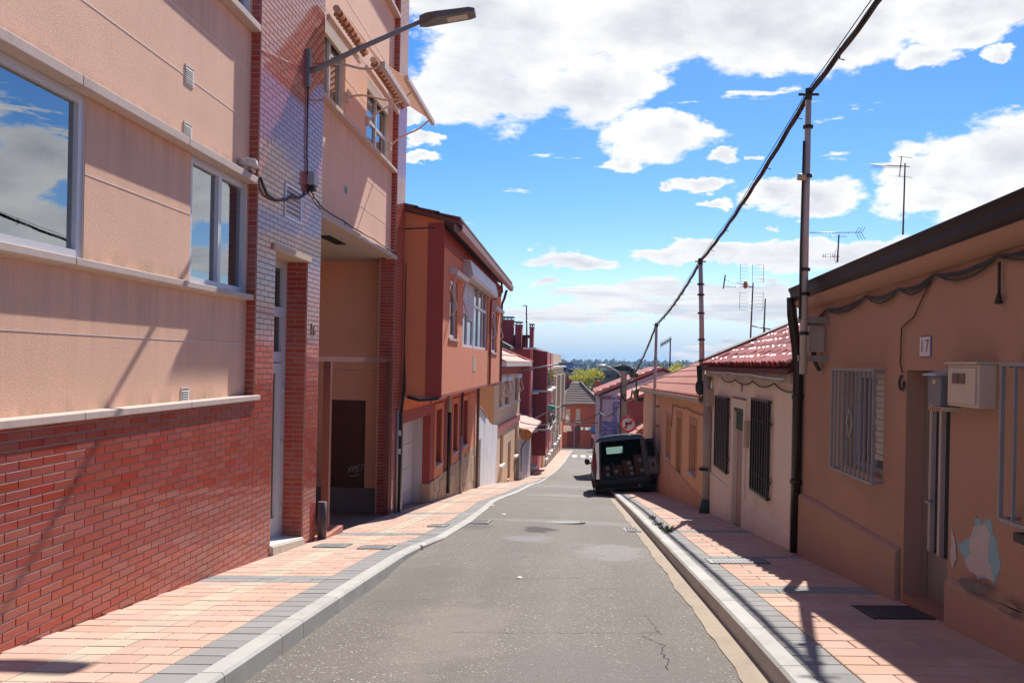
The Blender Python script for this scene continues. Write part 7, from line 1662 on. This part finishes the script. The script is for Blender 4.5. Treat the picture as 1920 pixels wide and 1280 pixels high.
a=atY(1570,492,14.5); b=atY(1573,440,14.5); antenna(a,b,'arrow shaped antenna just right of the tall steel pole','twin')
a=atY(1407,636,19); b=atY(1412,530,19); antenna(a,b,'grid antenna above the cream cottage roof','grid')
a=atY(1432,626,30); b=atY(1435,560,30); antenna(a,b,'thin bare mast antenna behind the grid one','none')
a=atY(1441,622,30); t=thing('roof_antenna','low horizontal comb antenna lying just over the tiled ridge','antenna',a,'roof antennas'); mb=MB(); p,q=atY(1410,611,30),atY(1448,618,30); mb.tube([p,q],.02,5); mb.build('boom',M_ANT,t); mb=MB(); mb.tube([atY(1434,615,30),atY(1434,628,30)],.02,5); mb.build('stub',M_ANT,t)
a=atY(1256,686,45); b=atY(1257,634,45); t=antenna(a,b,'small antenna standing clear between the second and third poles','none')
mb=MB(); p,q=atY(1239,647,45),atY(1259,635,45); mb.tube([p,q],.03,5); mb.build('boom',M_ANT,t)
mb=MB()
for j in range(7): c=p.lerp(q,j/6.5); mb.tube([c+Vector((0,0,.14)),c-Vector((0,0,.12))],.018,4)
mb.build('element',M_ANT,t,kind='stuff')
a=atY(988,653,66); b=atY(987,573,66); t=antenna(a,b,'tall thin antenna among the crimson block chimneys','none'); mb=MB(); mb.tube([atY(980,573,66),atY(990,572,66)],.03,4); mb.build('boom',M_ANT,t)
for z_ in (588,603): mb=MB(); mb.tube([atY(985,z_,66),atY(991,z_,66)],.03,4); mb.build('element',M_ANT,t)
# ================================================================ the van with open rear doors, parked half on the pavement
M_VP=mat('van_grey_paint',(.055,.054,.057),.3,.04,3,.0,coat=.8,croughness=.06); M_VIN=mat('van_inner_grey',(.20,.19,.20),.6,.08,4); M_VBK=mat('black_bumper_plastic',(.018,.018,.019),.55,.1,8); M_TYRE=mat('tyre_rubber',(.018,.017,.017),.85,.1,10); M_RIM=mat('wheel_rim',(.30,.30,.31),.35,.05,4,metal=.7)
M_TLR=mat('tail_lamp_red',(.45,.012,.015),.15,.02,1,0,1,spec=.8); M_TLW=mat('tail_lamp_clear',(.62,.58,.56),.15,.02,1,0,1); M_VGL=glass_mat('tinted_glass',(.60,.78,.72),1.6)
nt=M_VGL.node_tree; N=nt.nodes; t_=N.new('ShaderNodeBsdfTranslucent'); t_.inputs[0].default_value=(.20,.32,.28,1); x_=N.new('ShaderNodeMixShader'); x_.inputs[0].default_value=.45; src=N['Material Output'].inputs[0].links[0].from_socket; nt.links.new(src,x_.inputs[1]); nt.links.new(t_.outputs[0],x_.inputs[2]); nt.links.new(x_.outputs[0],N['Material Output'].inputs[0])
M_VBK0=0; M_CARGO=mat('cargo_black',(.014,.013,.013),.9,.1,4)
VC=Vector((1.56,27.15,0)); lz=road_z(.83,28.0); rz=gz(2.29,27.6)+.005
VC.z=(lz+rz)/2+.0
vroll=math.atan2(rz-lz,1.46); vpitch=math.atan2(-(D(30.4)-D(27.6)),2.8)
van=thing('van','grey panel van with rear doors open, parked half on the right pavement','van',VC)
van.rotation_euler=(vpitch,-vroll,0)
def vb(mb,name,material,parent=None,**k):
    """build in the van's own frame"""
    p=parent or van; me=mb.mesh(name); bm=bmesh.new(); bm.from_mesh(me); bmesh.ops.remove_doubles(bm,verts=bm.verts,dist=1e-5)
    if k.pop('recalc',True): bmesh.ops.recalc_face_normals(bm,faces=bm.faces)
    bm.to_mesh(me); bm.free(); me.materials.append(material); o=bpy.data.objects.new(name,me); COL.objects.link(o); o.parent=p; bev=k.pop('bevel',0)
    if bev: b=o.modifiers.new('bevel','BEVEL'); b.width=bev; b.segments=2; b.limit_method='ANGLE'; b.angle_limit=R(35)
    return setp(o,k.get('label'),None,None,k.get('kind'))
# section half profiles (x,z) for stations along y
def sec(y):
    # returns list of points from sill up to roof centre
    if y<=2.65: w=.90; top=1.80-.02*(y<.2)*(.2-y)*5; sh=1.02; tum=.17
    u=0
    S={0.0:[(.86,.30),(.90,.55),(.905,.95),(.86,1.25),(.76,1.62),(.66,1.74),(.40,1.79),(0,1.81)],
       0.5:[(.88,.28),(.92,.55),(.92,.95),(.87,1.25),(.78,1.63),(.68,1.76),(.40,1.82),(0,1.84)],
       1.6:[(.88,.28),(.92,.55),(.92,.97),(.87,1.27),(.78,1.64),(.68,1.77),(.40,1.83),(0,1.85)],
       2.5:[(.88,.28),(.92,.55),(.92,.99),(.86,1.27),(.76,1.60),(.66,1.72),(.40,1.77),(0,1.79)],
       3.25:[(.87,.28),(.90,.55),(.90,.95),(.82,1.08),(.74,1.10),(.62,1.12),(.36,1.14),(0,1.15)],
       3.9:[(.82,.28),(.84,.50),(.80,.78),(.72,.88),(.62,.92),(.5,.94),(.3,.955),(0,.96)],
       4.15:[(.66,.32),(.70,.50),(.66,.68),(.58,.74),(.5,.76),(.4,.77),(.25,.78),(0,.78)]}
    return S[y]
ST=[0.0,0.5,1.6,2.5,3.25,3.9,4.15]
mb=MB(); idx={}
for i,y in enumerate(ST):
    P=sec(y); ring=[(-x,y,z) for x,z in P]+[(x,y,z) for x,z in P[:-1][::-1]]
    idx[i]=len(mb.v); mb.v+=[Vector(p) for p in ring]; nr=len(ring)
for i in range(len(ST)-1):
    for k in range(nr-1):
        kk=min(k,nr-2-k)
        if i==3 and 4<=kk: continue      # windscreen opening
        if i==3 and kk==3: pass
        mb.f.append([idx[i]+k,idx[i]+k+1,idx[i+1]+k+1,idx[i+1]+k]); mb.sm.append(True)
e=idx[len(ST)-1]; mb.f.append(list(range(e,e+nr))); mb.sm.append(False)
body=vb(mb,'body_shell',M_VP)
so_=body.modifiers.new('thick','SOLIDIFY'); so_.thickness=.03; so_.offset=-1
# windscreen
mb=MB(); 
for k in range(4,nr-1-4): mb.poly([mb_ for mb_ in (Vector((-sec(2.5)[k][0],2.5,sec(2.5)[k][1])) if k<8 else Vector((sec(2.5)[14-k][0],2.5,sec(2.5)[14-k][1])), Vector((-sec(2.5)[k+1][0],2.5,sec(2.5)[k+1][1])) if k+1<8 else Vector((sec(2.5)[14-k-1][0],2.5,sec(2.5)[14-k-1][1])), Vector((-sec(3.25)[k+1][0],3.25,sec(3.25)[k+1][1])) if k+1<8 else Vector((sec(3.25)[14-k-1][0],3.25,sec(3.25)[14-k-1][1])), Vector((-sec(3.25)[k][0],3.25,sec(3.25)[k][1])) if k<8 else Vector((sec(3.25)[14-k][0],3.25,sec(3.25)[14-k][1])))])
vb(mb,'windscreen',M_VGL,recalc=False)
# side windows and door seam on the visible left flank
mb=MB(); mb.poly([(-.925,2.0,1.05),(-.925,3.0,1.03),(-.80,2.55,1.56),(-.80,1.95,1.60)][::-1]); vb(mb,'side_window',M_GLASS,recalc=False)
for y in (1.05,1.95,3.02): mb=MB(); mb.box(-.928,-.92,y,y+.012,.42,1.0); vb(mb,'door_seam',M_VBK)
mb=MB(); mb.box(-.935,-.92,.6,3.0,.58,.66); vb(mb,'side_rub_strip',M_VBK)
mb=MB(); mb.box(-.945,-.92,1.15,1.32,.98,1.01); vb(mb,'door_handle',M_VBK)
mb=MB(); mb.ball((-1.04,2.85,1.08),.09,.06,.11,10,6); mb.box(-.97,-.90,2.82,2.88,1.0,1.05); vb(mb,'wing_mirror',M_VBK)
# rear frame: pillars, header, sill
mb=MB()
for s in (-1,1): mb.hexa([(s*.66,-.02,.55),(s*.90,-.02,.55),(s*.90,.10,.55),(s*.66,.10,.55),(s*.60,.02,1.66),(s*.745,.02,1.66),(s*.745,.12,1.66),(s*.60,.12,1.66)])
vb(mb,'rear_pillar',M_VP,bevel=.01,kind=None)
mb=MB(); mb.hexa([(-.745,.0,1.66),(.745,.0,1.66),(.745,.14,1.66),(-.745,.14,1.66),(-.62,.02,1.795),(.62,.02,1.795),(.62,.14,1.80),(-.62,.14,1.80)]); vb(mb,'rear_header',M_VP,bevel=.012)
mb=MB(); mb.tube([(-.70,.06,1.765),(-.35,.03,1.825),(.35,.03,1.825),(.70,.06,1.765)],.018,8); vb(mb,'roof_lip',mat('pale_lip',(.55,.53,.52),.3))
mb=MB(); mb.box(-.68,.68,-.02,.12,.50,.585); vb(mb,'load_sill',M_VBK,bevel=.01)
# bumper: wrapped profile
mb=MB(); prof=[(-.06,.30),(-.13,.33),(-.16,.42),(-.15,.50),(-.10,.545),(.05,.55),(.05,.30)]
for j,(x0,x1,sh0,sh1) in enumerate(((-.92,-.70,.14,.0),(-.70,.70,0,0),(.70,.92,0,.14))):
    a=[Vector((x0,y+sh0,z)) for y,z in prof]; b=[Vector((x1,y+sh1,z)) for y,z in prof]; i=len(mb.v); n=len(prof); mb.v+=a+b; mb.f+=[list(range(i,i+n))[::-1],list(range(i+n,i+2*n))]; mb.sm+=[False]*2
    for k in range(n): mb.f.append([i+k,i+(k+1)%n,i+n+(k+1)%n,i+n+k]); mb.sm.append(True)
vb(mb,'rear_bumper',M_VBK)
mb=MB(); mb.box(-.85,.85,.05,3.9,.20,.30); vb(mb,'underbody',M_VBK)
# cargo space
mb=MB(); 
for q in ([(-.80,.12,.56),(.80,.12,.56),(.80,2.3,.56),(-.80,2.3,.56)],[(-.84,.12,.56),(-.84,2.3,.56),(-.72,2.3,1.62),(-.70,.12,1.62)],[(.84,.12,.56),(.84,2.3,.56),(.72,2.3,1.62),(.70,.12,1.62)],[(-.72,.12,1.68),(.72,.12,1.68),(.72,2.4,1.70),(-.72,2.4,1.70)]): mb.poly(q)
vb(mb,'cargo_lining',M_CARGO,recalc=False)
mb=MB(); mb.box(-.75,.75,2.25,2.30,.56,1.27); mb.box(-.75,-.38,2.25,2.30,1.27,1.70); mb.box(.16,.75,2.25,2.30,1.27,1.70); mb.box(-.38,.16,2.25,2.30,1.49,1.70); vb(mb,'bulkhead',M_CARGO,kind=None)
mb=MB(); mb.tube([(-.30,.9,1.0),(.0,1.0,.60)],.015,6); vb(mb,'load_strut',M_VIN)
for s in (-1,1):
    mb=MB(); mb.hexa([(s*.30,2.0,.8),(s*.66,2.0,.8),(s*.66,2.1,.8),(s*.30,2.1,.8),(s*.34,2.05,1.12),(s*.60,2.05,1.12),(s*.60,2.12,1.12),(s*.34,2.12,1.12)]); vb(mb,'seat_back',M_CARGO,bevel=.02)
# tail lamps
for s in (-1,1):
    mb=MB(); mb.hexa([(s*.84,-.045,.98),(s*.915,.02,.98),(s*.915,.10,.98),(s*.84,-.02,.98),(s*.775,-.015,1.38),(s*.83,.03,1.38),(s*.83,.10,1.38),(s*.775,.0,1.38)]); vb(mb,'tail_lamp',M_TLR,bevel=.008)
    mb=MB(); mb.hexa([(s*.87,-.045,.80),(s*.925,.02,.80),(s*.925,.10,.80),(s*.87,-.02,.80),(s*.845,-.045,.975),(s*.92,.02,.975),(s*.92,.10,.975),(s*.845,-.02,.975)]); vb(mb,'reversing_lamp',M_TLR if s<0 else M_TLW,bevel=.008)
# rear doors: local door built flat in the closed plane, then swung on its hinge
def vdoor(s,ang,label):
    hx=s*.80; ca,sa=math.cos(ang),math.sin(ang)
    def T(u,v,z):   # u: from hinge toward van centre, v: outward thickness
        lean=(z-.55)*.085; x=-s*(u)+0; 
        X=x*ca; Y=-(abs(u))*sa
        return Vector((hx-s*lean+(-s*u)*ca+s*v*sa*1, -.03-u*sa-v*ca, z))
    mb=MB(); out=[(0,.56),(.66,.56),(.66,1.66),(.12,1.66),(.02,1.55),(0,1.2)]
    n=len(out); i=0; mb.v+=[T(u,.0,z) for u,z in out]+[T(u,.055,z) for u,z in out]; mb.f+=[list(range(n))[::-1],list(range(n,2*n))]; mb.sm+=[False]*2
    for k in range(n): mb.f.append([k,(k+1)%n,n+(k+1)%n,n+k]); mb.sm.append(False)
    d=vb(mb,'rear_door',M_VP,bevel=.012,label=label)
    mb=MB(); mb.poly([T(.10,-.004,1.12),T(.58,-.004,1.12),T(.58,-.004,1.56),T(.16,-.004,1.56)]); vb(mb,'door_window',M_GLASS,d,recalc=False)
    mb=MB(); mb.poly([T(.06,-.006,.62),T(.60,-.006,.62),T(.60,-.006,1.05),T(.06,-.006,1.05)]); vb(mb,'inner_trim',M_VIN,d,recalc=False)
    mb=MB(); c=T(.36,-.02,.85); mb.hexa([T(.30,-.03,.80),T(.42,-.03,.80),T(.42,0,.80),T(.30,0,.80),T(.30,-.03,.92),T(.42,-.03,.92),T(.42,0,.92),T(.30,0,.92)]); vb(mb,'latch',M_VBK,d)
    mb=MB(); mb.hexa([T(.55,-.012,.66),T(.63,-.012,.66),T(.63,0,.66),T(.55,0,.66),T(.55,-.012,.74),T(.63,-.012,.74),T(.63,0,.74),T(.55,0,.74)]); vb(mb,'red_reflector',M_TLR,d)
    return d
vdoor(-1,R(80),'left rear door swung out'); vdoor(1,R(112),'right rear door swung back against the wall')
# wheels
def wheel(x,y,parent):
    w=MB(); s=1 if x>0 else -1; r=.31; prof=[(.0,.20),(.0,.27),(.03,.305),(.09,.31),(.15,.305),(.18,.27),(.18,.20)]
    n=28; i0=len(w.v)
    for k in range(n):
        a=2*math.pi*k/n
        for (dx,rr) in prof: w.v.append(Vector((x-s*dx,y+rr*math.cos(a),r+rr*math.sin(a))))
    m=len(prof)
    for k in range(n):
        for j in range(m-1): a=i0+k*m+j; b=i0+((k+1)%n)*m+j; w.f.append([a,a+1,b+1,b]); w.sm.append(True)
    t=vb(w,'wheel',M_TYRE)
    q=MB(); q.tube([(x-s*.03,y,r),(x-s*.10,y,r)],[.205,.19],20); vb(q,'rim',M_RIM,t)
    q=MB(); q.tube([(x-s*.018,y,r),(x-s*.04,y,r)],[.05,.06],10); vb(q,'hub_cap',M_RIM,t)
for (x,y) in ((-.86,.72),(.86,.72),(-.86,3.38),(.86,3.38)): wheel(x,y,van)
for (x,y) in ((-.92,.72),(-.92,3.38)):
    mb=MB(); pts=[Vector((x-.005,y+.37*math.cos(math.pi*t/12),.31+.37*math.sin(math.pi*t/12))) for t in range(13)]; mb.tube(pts,.03,6); vb(mb,'wheel_arch',M_VBK)
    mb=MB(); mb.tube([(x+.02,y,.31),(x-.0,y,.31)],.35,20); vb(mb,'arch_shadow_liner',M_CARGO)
mb=MB(); mb.tube([(.45,-.1,.28),(.45,.3,.28)],.03,8); vb(mb,'exhaust',M_RIM)
bpy.context.view_layer.update()
# cardboard boxes in the back
M_CARD=mat('cardboard',(.10,.05,.028),.9,.1,5,.05,60,rnd=.1); M_LAB=mat('box_label',(.26,.25,.29),.7); VM=van.matrix_basis.copy()
boxes=[(-.50,.35,.30,.34,.20,'low brown carton at the left of the van load',(.10,.0)),(-.46,.42,.26,.26,.42,'dark carton standing behind the left carton',(0,0)),(-.12,.30,.30,.34,.36,'brown carton with a white top label left of centre',(.0,.12)),(.20,.32,.32,.32,.24,'wide lower carton in the centre of the load',(.11,.02)),(.18,.34,.30,.30,.46,'upper carton stacked in the centre of the load',(.10,.06)),(.50,.36,.28,.36,.30,'lower carton at the right of the load',(.06,.02)),(.46,.42,.24,.3,.66,'tallest carton stack top at the right of the load',(.08,.10))]
prevtop={}
def cbox(cx,cy,w,d,z0,z1,label,lab):
    t=thing('cardboard_box',label,'box',VM@Vector((cx,cy,z0)),'cartons in the van'); t.rotation_euler=van.rotation_euler
    mb=MB(); mb.box(-w/2,w/2,-d/2,d/2,0,z1-z0); me=mb.mesh('carton'); me.materials.append(M_CARD); o=bpy.data.objects.new('carton',me); COL.objects.link(o); o.parent=t
    mb=MB(); mb.box(-w/2+.002,w/2-.002,-d/2-.001,-d/2,(z1-z0)*.5-.004,(z1-z0)*.5+.004); 
    mb2=MB(); lx,lz_=lab; mb2.box(lx-.05,lx+.06,-d/2-.003,-d/2-.001,max(.02,(z1-z0)*.5-.05+lz_*0),(z1-z0)*.5+.05); me=mb2.mesh('label_sticker'); me.materials.append(M_LAB); o=bpy.data.objects.new('label_sticker',me); COL.objects.link(o); o.parent=t
Z0=.563
cbox(-.50,.30,.26,.32,Z0,Z0+.20,'low brown carton at the left of the van load',(.04,0))
cbox(-.48,.30,.24,.30,Z0+.203,Z0+.38,'carton stacked on the low left one in the van',(.03,0))
cbox(-.16,.28,.30,.34,Z0,Z0+.36,'single tall brown carton left of centre in the van',(-.04,.0))
cbox(.19,.30,.30,.32,Z0,Z0+.16,'bottom carton of the three in the middle of the van',(.08,0))
cbox(.18,.31,.29,.32,Z0+.163,Z0+.32,'middle carton of the three in the middle of the van',(.08,0))
cbox(.15,.31,.28,.32,Z0+.323,Z0+.48,'top carton of the three in the middle of the van',(.06,0))
cbox(.52,.32,.28,.34,Z0,Z0+.30,'bottom carton at the right of the van load',(.06,0))
cbox(.50,.34,.26,.30,Z0+.303,Z0+.62,'top carton at the right of the van load, highest of all',(.04,0))
# ================================================================ thin clear air
hz=MB(); hz.box(-2600,2600,-320,2650,-17.5,14.5)
M_HZ=bpy.data.materials.new('haze_air'); M_HZ.use_nodes=True; nt=M_HZ.node_tree; nt.nodes.remove(nt.nodes['Principled BSDF'])
pv=nt.nodes.new('ShaderNodeVolumePrincipled'); pv.inputs['Color'].default_value=(.45,.68,1.0,1); pv.inputs['Density'].default_value=.00017; pv.inputs['Anisotropy'].default_value=.2
nt.links.new(pv.outputs[0],nt.nodes['Material Output'].inputs['Volume'])
hz.build('haze',M_HZ,kind='stuff',label='thin clear air fading the far woods to blue')
